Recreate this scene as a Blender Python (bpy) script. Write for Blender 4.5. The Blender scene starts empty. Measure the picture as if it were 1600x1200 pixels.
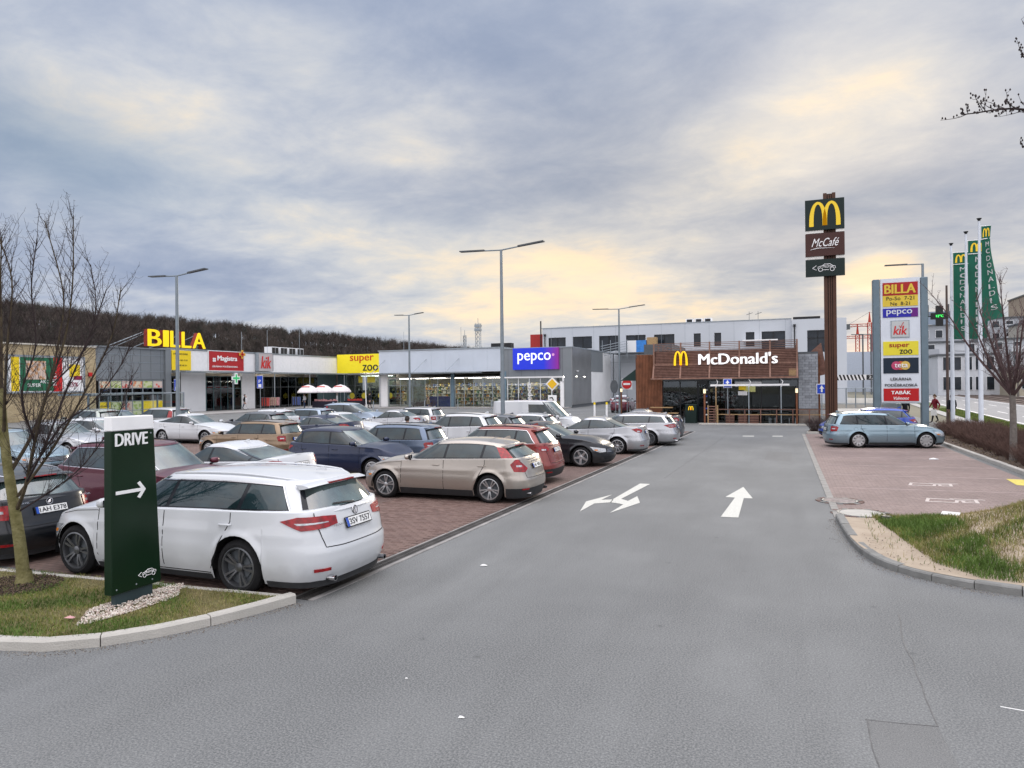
import bpy, math, random
import numpy as np
from mathutils import Vector, Matrix
random.seed(7); rng = np.random.default_rng(7)
R = math.radians
scene = bpy.context.scene
col = scene.collection

# ------------------------------------------------------------------ camera
cam_data = bpy.data.cameras.new('camera'); cam = bpy.data.objects.new('camera', cam_data); col.objects.link(cam)
cam_data.sensor_width = 36; cam_data.lens = 36*1098/1600; cam_data.clip_start = .1; cam_data.clip_end = 6000
CAMZ = 2.77; YAW = R(21.3); ROLL = R(.62)
cam.matrix_world = Matrix.Translation((0, 0, CAMZ)) @ Matrix.Rotation(YAW, 4, 'Z') @ Matrix.Rotation(R(90), 4, 'X') @ Matrix.Rotation(-ROLL, 4, 'Z')
scene.camera = cam

# ------------------------------------------------------------------ sky (world) and sun
SUN_AZ = R(5); SUN_EL = R(14)
world = bpy.data.worlds.new('World'); scene.world = world; world.use_nodes = True
nt = world.node_tree; N = nt.nodes; LK = nt.links; N.clear()
def wn(t, **k):
    n = N.new(t)
    for a, b in k.items(): setattr(n, a, b)
    return n
def wm(op, a, b=None, clamp=False):
    n = wn('ShaderNodeMath', operation=op); n.use_clamp = clamp
    for i, v in enumerate((a, b)):
        if v is None: continue
        if isinstance(v, (int, float)): n.inputs[i].default_value = v
        else: LK.new(v, n.inputs[i])
    return n.outputs[0]
tc = wn('ShaderNodeTexCoord'); sep = wn('ShaderNodeSeparateXYZ'); LK.new(tc.outputs['Generated'], sep.inputs[0])
dx, dy, dz = sep.outputs
az = wm('ARCTAN2', dx, dy); el = wm('ARCSINE', dz)
zc = wm('MAXIMUM', dz, 0.0)
den = wm('ADD', zc, .16)
px_ = wm('DIVIDE', dx, den); py_ = wm('DIVIDE', dy, den)
cmb = wn('ShaderNodeCombineXYZ'); LK.new(px_, cmb.inputs[0]); LK.new(py_, cmb.inputs[1])
def noise(scale, detail, rough, dist, off, vec=None, sx=1, sy=1, rot=0):
    mp = wn('ShaderNodeMapping'); mp.inputs['Location'].default_value = off; mp.inputs['Scale'].default_value = (sx, sy, 1)
    mp.inputs['Rotation'].default_value = (0, 0, rot)
    LK.new(vec or cmb.outputs[0], mp.inputs[0])
    n = wn('ShaderNodeTexNoise'); n.inputs['Scale'].default_value = scale; n.inputs['Detail'].default_value = detail
    n.inputs['Roughness'].default_value = rough; n.inputs['Distortion'].default_value = dist
    LK.new(mp.outputs[0], n.inputs['Vector']); return n.outputs['Fac']
n1 = noise(1.05, 5, .5, .2, (3.1, 1.7, 0), sx=1, sy=1.15, rot=.5)
n2 = noise(3.2, 9, .62, .25, (9.2, 4.4, 2), sx=1, sy=1.1, rot=.4)
n3 = noise(.5, 3, .5, .2, (1.0, 8.4, 5))
def blob(a0, e0, sa, se, tilt=0):
    """soft light patch of cloud round one direction of the sky (azimuth, elevation in degrees from the camera's heading)"""
    u = wm('SUBTRACT', az, R(a0)-YAW); v = wm('SUBTRACT', el, R(e0))
    c, s = math.cos(R(tilt)), math.sin(R(tilt))
    uu = wm('ADD', wm('MULTIPLY', u, c/R(sa)), wm('MULTIPLY', v, s/R(sa)))
    vv = wm('ADD', wm('MULTIPLY', v, c/R(se)), wm('MULTIPLY', u, -s/R(se)))
    q = wm('ADD', wm('MULTIPLY', uu, uu), wm('MULTIPLY', vv, vv))
    return wm('EXPONENT', wm('MULTIPLY', q, -1.0))
def addl(*xs):
    r = xs[0]
    for x in xs[1:]: r = wm('ADD', r, x)
    return r
# coordinates from the photograph's large cloud shapes: thin bright places and thick grey ones
bright = addl(wm('MULTIPLY', blob(21, 18.5, 12, 4.5, 14), .85), wm('MULTIPLY', blob(4, 9.0, 13, 3.2, -6), .86), wm('MULTIPLY', blob(27, 7.5, 3.2, 1.8, 8), 1.15),
              wm('MULTIPLY', blob(-16, 12.5, 13, 3.2, -16), .62), wm('MULTIPLY', blob(-30, 19.5, 8, 3.4, -10), .42), wm('MULTIPLY', blob(-12, 22, 16, 4, -22), .3),
              wm('MULTIPLY', blob(1, 5.2, 19, 2.0, 0), .75), wm('MULTIPLY', blob(33, 5, 8, 3, 0), .3), wm('MULTIPLY', blob(30, 27, 12, 4, 10), .35))
dark = addl(wm('MULTIPLY', blob(-2, 24, 20, 7, -20), .55), wm('MULTIPLY', blob(4, 15.5, 17, 3.2, 4), .55), wm('MULTIPLY', blob(-27, 14.5, 12, 3.2, -14), .4),
            wm('MULTIPLY', blob(29, 12.0, 9, 2.4, 6), .5), wm('MULTIPLY', blob(-22, 8.0, 14, 2.2, -3), .45), wm('MULTIPLY', blob(14, 6.4, 10, 1.6, 12), .4))
nn = wm('ADD', wm('MULTIPLY', wm('SUBTRACT', n1, .5), 1.5), wm('MULTIPLY', wm('SUBTRACT', n2, .5), 1.5))
lv = wm('ADD', wm('SUBTRACT', wm('ADD', wm('MULTIPLY', bright, .60), wm('MULTIPLY', nn, .60)), wm('MULTIPLY', dark, .36)), .355)
ramp = wn('ShaderNodeValToRGB'); LK.new(lv, ramp.inputs[0])
cr = ramp.color_ramp; cr.interpolation = 'B_SPLINE'
for e in list(cr.elements)[1:]: cr.elements.remove(e)
pts = [(0.0, (.275, .345, .49)), (.22, (.355, .42, .555)), (.45, (.485, .54, .64)), (.66, (.66, .685, .71)), (.82, (.85, .775, .655)), (1.0, (1.04, .87, .64))]
cr.elements[0].position = pts[0][0]; cr.elements[0].color = (*pts[0][1], 1)
for p, c in pts[1:]:
    e = cr.elements.new(p); e.color = (*c, 1)
# away from the low sun the bright cloud is white rather than yellow
warm = wm('MULTIPLY', addl(blob(18, 12, 30, 13), .12), 1.0, True)
mixw = wn('ShaderNodeMix', data_type='RGBA', blend_type='MULTIPLY'); mixw.inputs[0].default_value = 1
LK.new(ramp.outputs[0], mixw.inputs[6])
rw = wn('ShaderNodeMix', data_type='RGBA'); LK.new(warm, rw.inputs[0]); rw.inputs[6].default_value = (1.0, 1.0, 1.02, 1); rw.inputs[7].default_value = (1.08, .985, .88, 1)
LK.new(rw.outputs[2], mixw.inputs[7])
# unseen sky overhead and behind the camera brightened and whitened to light the facades
def sm(v, a, b):
    n = wn('ShaderNodeMapRange'); n.interpolation_type = 'SMOOTHSTEP'; n.inputs[1].default_value = a; n.inputs[2].default_value = b; LK.new(v, n.inputs[0]); return n.outputs[0]
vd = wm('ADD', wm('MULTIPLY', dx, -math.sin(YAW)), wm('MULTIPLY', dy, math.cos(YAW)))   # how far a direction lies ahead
unseen_gain = addl(wm('MULTIPLY', sm(dz, .50, 1.0), 3.1), wm('MULTIPLY', sm(wm('MULTIPLY', vd, -1.), -.45, .6), 1.7), .95)
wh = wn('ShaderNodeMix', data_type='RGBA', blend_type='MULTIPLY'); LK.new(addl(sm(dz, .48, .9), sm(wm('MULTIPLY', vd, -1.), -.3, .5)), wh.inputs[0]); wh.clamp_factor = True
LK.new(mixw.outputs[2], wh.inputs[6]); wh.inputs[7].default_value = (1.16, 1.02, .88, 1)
cl = wn('ShaderNodeVectorMath', operation='SCALE'); LK.new(wh.outputs[2], cl.inputs[0]); LK.new(wm('MULTIPLY', unseen_gain, 10.0), cl.inputs['Scale'])
sky = wn('ShaderNodeTexSky', sky_type='NISHITA'); sky.sun_disc = False
sky.sun_elevation = SUN_EL; sky.sun_rotation = SUN_AZ
cover = wm('ADD', wm('MULTIPLY', wm('ADD', n3, n1), .35), .62, True)
gap = wm('MULTIPLY', blob(-34, 16.5, 10, 3.4, -10), .45)
cover = wm('SUBTRACT', cover, gap, True)
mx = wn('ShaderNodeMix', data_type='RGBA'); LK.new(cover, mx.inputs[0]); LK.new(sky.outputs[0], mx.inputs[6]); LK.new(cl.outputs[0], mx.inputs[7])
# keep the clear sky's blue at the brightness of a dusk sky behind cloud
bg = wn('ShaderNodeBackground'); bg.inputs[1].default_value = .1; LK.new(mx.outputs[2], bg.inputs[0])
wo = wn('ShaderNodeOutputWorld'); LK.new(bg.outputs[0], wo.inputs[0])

sd = bpy.data.lights.new('sun', 'SUN'); sd.energy = .9; sd.angle = R(16); sd.color = (1, .88, .72)
sun = bpy.data.objects.new('sun', sd); col.objects.link(sun)
sdir = Vector((math.sin(SUN_AZ)*math.cos(SUN_EL), math.cos(SUN_AZ)*math.cos(SUN_EL), math.sin(SUN_EL)))
sun.rotation_euler = sdir.to_track_quat('Z', 'Y').to_euler(); sun.location = (0, 0, 60)

vs = scene.view_settings; vs.view_transform = 'Standard'; vs.look = 'None'; vs.gamma = 1; vs.use_curve_mapping = False; vs.exposure = .16
scene.cycles.max_bounces = 8; scene.cycles.transparent_max_bounces = 12; scene.cycles.caustics_reflective = False; scene.cycles.caustics_refractive = False
scene.cycles.sample_clamp_indirect = 3

# ------------------------------------------------------------------ materials
MATS = {}
def mat(name, color, rough=.6, metal=0., var=.12, vscale=3., bump=0., bscale=60., coat=0., emit=None, estr=0., ior=None, alpha=None, color2=None, detail=4, spec=None):
    """procedural surface: base colour varied by noise, optional fine relief"""
    if name in MATS: return MATS[name]
    m = bpy.data.materials.new(name); m.use_nodes = True; t = m.node_tree; n = t.nodes; l = t.links
    b = n['Principled BSDF']
    b.inputs['Roughness'].default_value = rough; b.inputs['Metallic'].default_value = metal
    if ior: b.inputs['IOR'].default_value = ior
    if spec is None: spec = .28 if not (coat or ior or metal) else .5
    if spec is not None: b.inputs['Specular IOR Level'].default_value = spec
    if coat: b.inputs['Coat Weight'].default_value = coat; b.inputs['Coat Roughness'].default_value = .04
    tcn = n.new('ShaderNodeTexCoord')
    if var > 0 or color2:
        no = n.new('ShaderNodeTexNoise'); no.inputs['Scale'].default_value = vscale; no.inputs['Detail'].default_value = detail
        l.new(tcn.outputs['Object'], no.inputs['Vector'])
        mx = n.new('ShaderNodeMix'); mx.data_type = 'RGBA'
        mr = n.new('ShaderNodeMapRange'); mr.inputs[1].default_value = .3; mr.inputs[2].default_value = .7; l.new(no.outputs['Fac'], mr.inputs[0]); l.new(mr.outputs[0], mx.inputs[0])
        c2 = color2 or tuple(min(1, c*(1+var)) for c in color); c1 = color if color2 else tuple(c*(1-var) for c in color)
        mx.inputs[6].default_value = (*c1, 1); mx.inputs[7].default_value = (*c2, 1)
        l.new(mx.outputs[2], b.inputs['Base Color'])
    else: b.inputs['Base Color'].default_value = (*color, 1)
    if bump:
        nb = n.new('ShaderNodeTexNoise'); nb.inputs['Scale'].default_value = bscale; nb.inputs['Detail'].default_value = 5
        l.new(tcn.outputs['Object'], nb.inputs['Vector'])
        bp = n.new('ShaderNodeBump'); bp.inputs['Strength'].default_value = bump; bp.inputs['Distance'].default_value = .02
        l.new(nb.outputs['Fac'], bp.inputs['Height']); l.new(bp.outputs[0], b.inputs['Normal'])
    if emit: b.inputs['Emission Color'].default_value = (*emit, 1); b.inputs['Emission Strength'].default_value = estr
    MATS[name] = m; return m

def paint(name, color, metal=.0, rough=.35):
    """car paint: clear coat over colour, road dirt low on the flanks"""
    if name in MATS: return MATS[name]
    m = bpy.data.materials.new(name); m.use_nodes = True; t = m.node_tree; n = t.nodes; l = t.links
    b = n['Principled BSDF']; b.inputs['Metallic'].default_value = metal; b.inputs['Coat Weight'].default_value = .8; b.inputs['Coat Roughness'].default_value = .03
    tcn = n.new('ShaderNodeTexCoord'); sp = n.new('ShaderNodeSeparateXYZ'); l.new(tcn.outputs['Object'], sp.inputs[0])
    no = n.new('ShaderNodeTexNoise'); no.inputs['Scale'].default_value = 4; no.inputs['Detail'].default_value = 6; l.new(tcn.outputs['Object'], no.inputs['Vector'])
    ma = n.new('ShaderNodeMath'); ma.operation = 'MULTIPLY_ADD'; l.new(no.outputs['Fac'], ma.inputs[0]); ma.inputs[1].default_value = -.5; l.new(sp.outputs[2], ma.inputs[2])
    mr = n.new('ShaderNodeMapRange'); mr.inputs[1].default_value = .16; mr.inputs[2].default_value = -.14; mr.inputs[3].default_value = 0; mr.inputs[4].default_value = .7
    l.new(ma.outputs[0], mr.inputs[0])
    mx = n.new('ShaderNodeMix'); mx.data_type = 'RGBA'; l.new(mr.outputs[0], mx.inputs[0]); mx.inputs[6].default_value = (*color, 1)
    d = tuple(.55*c+.45*e for c, e in zip(color, (.12, .105, .09))); mx.inputs[7].default_value = (*d, 1)
    l.new(mx.outputs[2], b.inputs['Base Color'])
    m2 = n.new('ShaderNodeMapRange'); m2.inputs[1].default_value = 0; m2.inputs[2].default_value = .75; m2.inputs[3].default_value = rough; m2.inputs[4].default_value = .75
    l.new(mr.outputs[0], m2.inputs[0]); l.new(m2.outputs[0], b.inputs['Roughness'])
    m3 = n.new('ShaderNodeMapRange'); m3.inputs[1].default_value = 0; m3.inputs[2].default_value = .6; m3.inputs[3].default_value = (.8 if max(color) > .2 else .5); m3.inputs[4].default_value = .1
    l.new(mr.outputs[0], m3.inputs[0]); l.new(m3.outputs[0], b.inputs['Coat Weight'])
    MATS[name] = m; return m

def pane_mat(name, tint=(.75, .85, .82), see=.7):
    """window glass one can look through"""
    if name in MATS: return MATS[name]
    m = bpy.data.materials.new(name); m.use_nodes = True; t = m.node_tree; n = t.nodes; l = t.links; n.remove(n['Principled BSDF'])
    tr = n.new('ShaderNodeBsdfTransparent'); tr.inputs[0].default_value = (*[see*c for c in tint], 1)
    gl = n.new('ShaderNodeBsdfGlossy'); gl.inputs['Roughness'].default_value = .02; gl.inputs[0].default_value = (.9, .95, 1, 1)
    fr = n.new('ShaderNodeFresnel'); fr.inputs[0].default_value = 1.6
    ms = n.new('ShaderNodeMixShader'); l.new(fr.outputs[0], ms.inputs[0]); l.new(tr.outputs[0], ms.inputs[1]); l.new(gl.outputs[0], ms.inputs[2])
    l.new(ms.outputs[0], n['Material Output'].inputs[0]); MATS[name] = m; return m

# ------------------------------------------------------------------ mesh helpers
def tag(o, label=None, cat=None, group=None, kind=None):
    if label: o['label'] = label
    if cat: o['category'] = cat
    if group: o['group'] = group
    if kind: o['kind'] = kind
    return o
def rootloc(o):
    v = Vector((0, 0, 0))
    while o: v = v+o.location; o = o.parent
    return v
def link(name, me, parent=None, loc=None):
    o = bpy.data.objects.new(name, me); col.objects.link(o)
    if parent: o.parent = parent
    if loc is not None: o.location = loc
    return o
def thing(name, loc, label, cat, group=None):
    return tag(link(name, None, None, loc), label, cat, group)
def smooth(me, ang=38):
    me.polygons.foreach_set('use_smooth', [True]*len(me.polygons)); me.set_sharp_from_angle(angle=R(ang))
class MB:
    """collects pieces and links them as one mesh object; coordinates are world ones unless rel=True"""
    def __init__(s): s.v = []; s.f = []
    def add(s, vs, fs):
        k = len(s.v); s.v += [tuple(p) for p in vs]; s.f += [tuple(i+k for i in f) for f in fs]; return s
    def box(s, x0, x1, y0, y1, z0, z1):
        if x0 > x1: x0, x1 = x1, x0
        if y0 > y1: y0, y1 = y1, y0
        return s.add([(x, y, z) for z in (z0, z1) for y in (y0, y1) for x in (x0, x1)], [(0, 2, 3, 1), (4, 5, 7, 6), (0, 1, 5, 4), (2, 6, 7, 3), (0, 4, 6, 2), (1, 3, 7, 5)])
    def bbox(s, x0, x1, y0, y1, z0, z1, b=.01):
        """box with chamfered top and vertical edges"""
        o = [(x0+b, y0), (x1-b, y0), (x1, y0+b), (x1, y1-b), (x1-b, y1), (x0+b, y1), (x0, y1-b), (x0, y0+b)]
        i = [(min(max(x, x0+b), x1-b), min(max(y, y0+b), y1-b)) for x, y in o]
        V = [(x, y, z0) for x, y in o]+[(x, y, z1-b) for x, y in o]+[(x, y, z1) for x, y in i]
        F = [(k, (k+1) % 8, 8+(k+1) % 8, 8+k) for k in range(8)]+[(8+k, 8+(k+1) % 8, 16+(k+1) % 8, 16+k) for k in range(8)]+[tuple(range(16, 24)), tuple(range(7, -1, -1))]
        return s.add(V, F)
    def frame(s, o, r, u, w, h, d, x0=0, y0=0):
        """box placed on a plane: origin o, right r, up u, size w x h, depth d along r x u"""
        o, r, u = Vector(o), Vector(r), Vector(u); n = r.cross(u)
        P = [o+r*(x0+a*w)+u*(y0+b*h)+n*(c*d) for c in (0, 1) for b in (0, 1) for a in (0, 1)]
        return s.add(P, [(0, 2, 3, 1), (4, 5, 7, 6), (0, 1, 5, 4), (2, 6, 7, 3), (0, 4, 6, 2), (1, 3, 7, 5)])
    def tube(s, pts, rad, n=6, cap=True):
        pts = [Vector(p) for p in pts]; rad = rad if isinstance(rad, (list, tuple)) else [rad]*len(pts)
        V = []; F = []; up = None
        for i, p in enumerate(pts):
            d = (pts[min(i+1, len(pts)-1)]-pts[max(i-1, 0)])
            d = d.normalized() if d.length > 1e-9 else Vector((0, 0, 1))
            if up is None: up = Vector((0, 0, 1)) if abs(d.z) < .9 else Vector((1, 0, 0))
            a = (up-d*up.dot(d))
            if a.length < 1e-4: a = d.orthogonal()
            a.normalize(); b = d.cross(a); up = a
            V += [p+(a*math.cos(2*math.pi*k/n)+b*math.sin(2*math.pi*k/n))*rad[i] for k in range(n)]
        for i in range(len(pts)-1):
            F += [(i*n+k, i*n+(k+1) % n, (i+1)*n+(k+1) % n, (i+1)*n+k) for k in range(n)]
        if cap: F += [tuple(range(n-1, -1, -1)), tuple(range((len(pts)-1)*n, len(pts)*n))]
        return s.add(V, F)
    def lathe(s, prof, c=(0, 0, 0), n=16, ax='z', a0=0, a1=2*math.pi):
        V = []; F = []; full = abs(a1-a0-2*math.pi) < 1e-6; m = n if full else n+1
        for r, h in prof:
            for k in range(m):
                t = a0+(a1-a0)*k/n; x, y = r*math.cos(t), r*math.sin(t)
                V.append((c[0]+x, c[1]+y, c[2]+h) if ax == 'z' else (c[0]+x, c[1]+h, c[2]+y))
        for i in range(len(prof)-1):
            for k in range(n): F.append((i*m+k, i*m+(k+1) % m, (i+1)*m+(k+1) % m, (i+1)*m+k))
        return s.add(V, F)
    def poly(s, pts, z0, z1):
        n = len(pts); return s.add([(*p, z0) for p in pts]+[(*p, z1) for p in pts], [tuple(range(n, 2*n)), tuple(range(n-1, -1, -1))]+[(k, (k+1) % n, n+(k+1) % n, n+k) for k in range(n)])
    def prism(s, pts, o, r, u, d):
        """2-D outline pts placed on plane (o, r, u), extruded by d along r x u"""
        o, r, u = Vector(o), Vector(r), Vector(u); nn_ = r.cross(u); n = len(pts)
        return s.add([o+r*x+u*y for x, y in pts]+[o+r*x+u*y+nn_*d for x, y in pts], [tuple(range(n, 2*n)), tuple(range(n-1, -1, -1))]+[(k, (k+1) % n, n+(k+1) % n, n+k) for k in range(n)])
    def sheet(s, pts, z): return s.add([(*p, z) for p in pts], [tuple(range(len(pts)))])
    def mesh(s, name, off=(0, 0, 0)):
        me = bpy.data.meshes.new(name); ox, oy, oz = off
        me.from_pydata([(x-ox, y-oy, z-oz) for x, y, z in s.v], [], s.f); return me
    def build(s, name, m, parent=None, sm=None, kind=None, label=None):
        me = s.mesh(name, rootloc(parent) if parent else (0, 0, 0))
        if m: me.materials.append(m)
        if sm: smooth(me, sm)
        o = link(name, me, parent)
        if kind: o['kind'] = kind
        if label: o['label'] = label
        return o
def struct(name, mb, m, parent=None, sm=None):
    return mb.build(name, m, parent, sm, kind='structure' if parent is None else None)
def single(name, mb, m, label, cat, base, group=None, sm=None):
    """a thing that is one mesh, its origin at its base"""
    me = mb.mesh(name, base); me.materials.append(m)
    if sm: smooth(me, sm)
    return tag(link(name, me, None, base), label, cat, group)
def fastmesh(name, V, F, m, kind=None, parent=None):
    """numpy arrays: V (n,3), F (k,3 or 4)"""
    me = bpy.data.meshes.new(name); V = np.asarray(V, np.float32); F = np.asarray(F, np.int32); k = F.shape[1]
    if parent: V = V-np.array(rootloc(parent), np.float32)
    me.vertices.add(len(V)); me.vertices.foreach_set('co', V.ravel())
    me.loops.add(F.size); me.loops.foreach_set('vertex_index', F.ravel())
    me.polygons.add(len(F)); me.polygons.foreach_set('loop_start', np.arange(len(F), dtype=np.int32)*k)
    me.update(calc_edges=True); me.materials.append(m)
    o = link(name, me, parent)
    if kind: o['kind'] = kind
    return o

def textmesh(body, size=1., extrude=.01, offset=0., shear=0., spacing=1., align='LEFT', width=None, height=None):
    c = bpy.data.curves.new('lettering', 'FONT'); c.body = body; c.size = size; c.extrude = extrude; c.shear = shear
    c.space_character = spacing; c.align_x = 'LEFT'; c.resolution_u = 3
    o = bpy.data.objects.new('lettering', c); me = o.to_mesh()
    V = np.array([v.co[:] for v in me.vertices]); F = [tuple(p.vertices) for p in me.polygons]
    o.to_mesh_clear(); bpy.data.objects.remove(o); bpy.data.curves.remove(c)
    mn, mxx = V.min(0), V.max(0)
    if width: V[:, 0] = (V[:, 0]-mn[0])*width/(mxx[0]-mn[0])
    else: V[:, 0] -= mn[0]
    if height: V[:, 1] = (V[:, 1]-mn[1])*height/(mxx[1]-mn[1])
    w = V[:, 0].max()
    if offset > 0:   # heavier lettering: three overlapping casts, each a hair proud of the last
        n0 = len(V); sc = (width/(mxx[0]-mn[0]) if width else 1); dd = offset*(height or size)*.9
        V = np.concatenate([V+np.array([k*dd, k*dd*.25, (k+1)*.0012]) for k in (-1, 0, 1)]); F = F+[tuple(i+n0 for i in f) for f in F]+[tuple(i+2*n0 for i in f) for f in F]
    if align == 'CENTER': V[:, 0] -= w/2
    if align == 'RIGHT': V[:, 0] -= w
    return V, F
def text(name, body, o, r, u, m, parent, size=1., extrude=.01, offset=0., shear=0., spacing=1., align='LEFT', width=None, height=None, fn=None):
    V, F = textmesh(body, size, extrude, offset, shear, spacing, align, width, height)
    o, r, u = Vector(o), Vector(r), Vector(u); n = r.cross(u)
    P = [o+r*float(x)+u*float(y)+n*(float(z)+extrude) for x, y, z in V]
    if fn: P = [Vector(fn(p)) for p in P]
    b = MB(); b.add(P, F); return b.build(name, m, parent)
EX, EY, EZ, NX, NY = (1, 0, 0), (0, 1, 0), (0, 0, 1), (-1, 0, 0), (0, -1, 0)
def copy_tree(o, parent=None):
    c = o.copy(); col.objects.link(c); c.parent = parent
    for ch in KIDS.get(o.name, [x for x in o.children]): copy_tree(ch, c)
    return c
KIDS = {}

# shared materials
M = dict(
 white=mat('white_paint', (.82, .82, .82), .5, var=.04), offwhite=mat('offwhite_panel', (.72, .73, .74), .45, var=.05, vscale=.6),
 grey_clad=mat('grey_cladding', (.20, .22, .235), .45, metal=.3, var=.08, vscale=.4), grey_dark=mat('dark_grey_metal', (.09, .10, .11), .5, var=.15),
 galv=mat('galvanised_steel', (.30, .34, .37), .45, metal=.5, var=.12, vscale=6), black=mat('black_plastic', (.015, .016, .018), .45, var=.2, vscale=8),
 black_gloss=mat('black_gloss', (.012, .014, .018), .12, var=0), red=mat('sign_red', (.55, .02, .02), .4, var=.05), yellow=mat('sign_yellow', (.85, .62, .02), .4, var=.04),
 blue=mat('sign_blue', (.02, .07, .48), .4, var=.04), wood=mat('brown_wood_slats', (.175, .092, .070), .6, var=.25, vscale=5), woodl=mat('light_wood', (.36, .24, .12), .6, var=.2, vscale=8),
 rust=mat('rust_brown_boards', (.175, .068, .034), .6, var=.3, vscale=2.5), concrete=mat('concrete', (.36, .35, .33), .85, var=.15, vscale=5, bump=.5, bscale=90),
 chrome=mat('chrome', (.6, .6, .62), .12, metal=1, var=0), tyre=mat('tyre_rubber', (.012, .012, .013), .9, var=.25, vscale=12), alu=mat('alloy_silver', (.52, .53, .54), .32, metal=.8, var=.05),
 alu_dark=mat('alloy_grey', (.16, .165, .175), .35, metal=.8, var=.05), glass=mat('car_glass', (.010, .022, .026), .02, var=.7, vscale=2.2, ior=1.62),
 wglass=mat('windscreen_glass', (.055, .085, .082), .02, var=.7, vscale=2.4, ior=2.5),
 redlens=mat('red_lens', (.25, .004, .007), .25, var=.5, vscale=14, coat=.25), clearlens=mat('clear_lens', (.42, .44, .46), .12, metal=.3, var=.35, vscale=25, coat=.8), amber=mat('amber_lens', (.7, .22, .02), .2, var=0),
 plate=mat('number_plate_white', (.72, .73, .72), .4, var=.02), plate_blue=mat('number_plate_blue', (.02, .08, .42), .4, var=0), dark_letter=mat('dark_lettering', (.02, .02, .022), .5, var=0),
 trim=mat('unpainted_trim', (.030, .031, .033), .6, var=.15, vscale=6), under=mat('underbody', (.008, .008, .009), .9, var=0), seam=mat('seam_shadow_gap', (.010, .010, .011), .8, var=0),
)
# ------------------------------------------------------------------ cars
def lerp(a, b, t): return a+(b-a)*t
def interp(x, P):
    return float(np.interp(x, [p[0] for p in P], [p[1] for p in P]))
def pw(q, e): return q**e if q > 0 else q
def clamp(x, a=0., b=1.): return max(a, min(b, x))
def sstep(x, a, b):
    t = clamp((x-a)/(b-a)); return t*t*(3-2*t)

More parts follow.
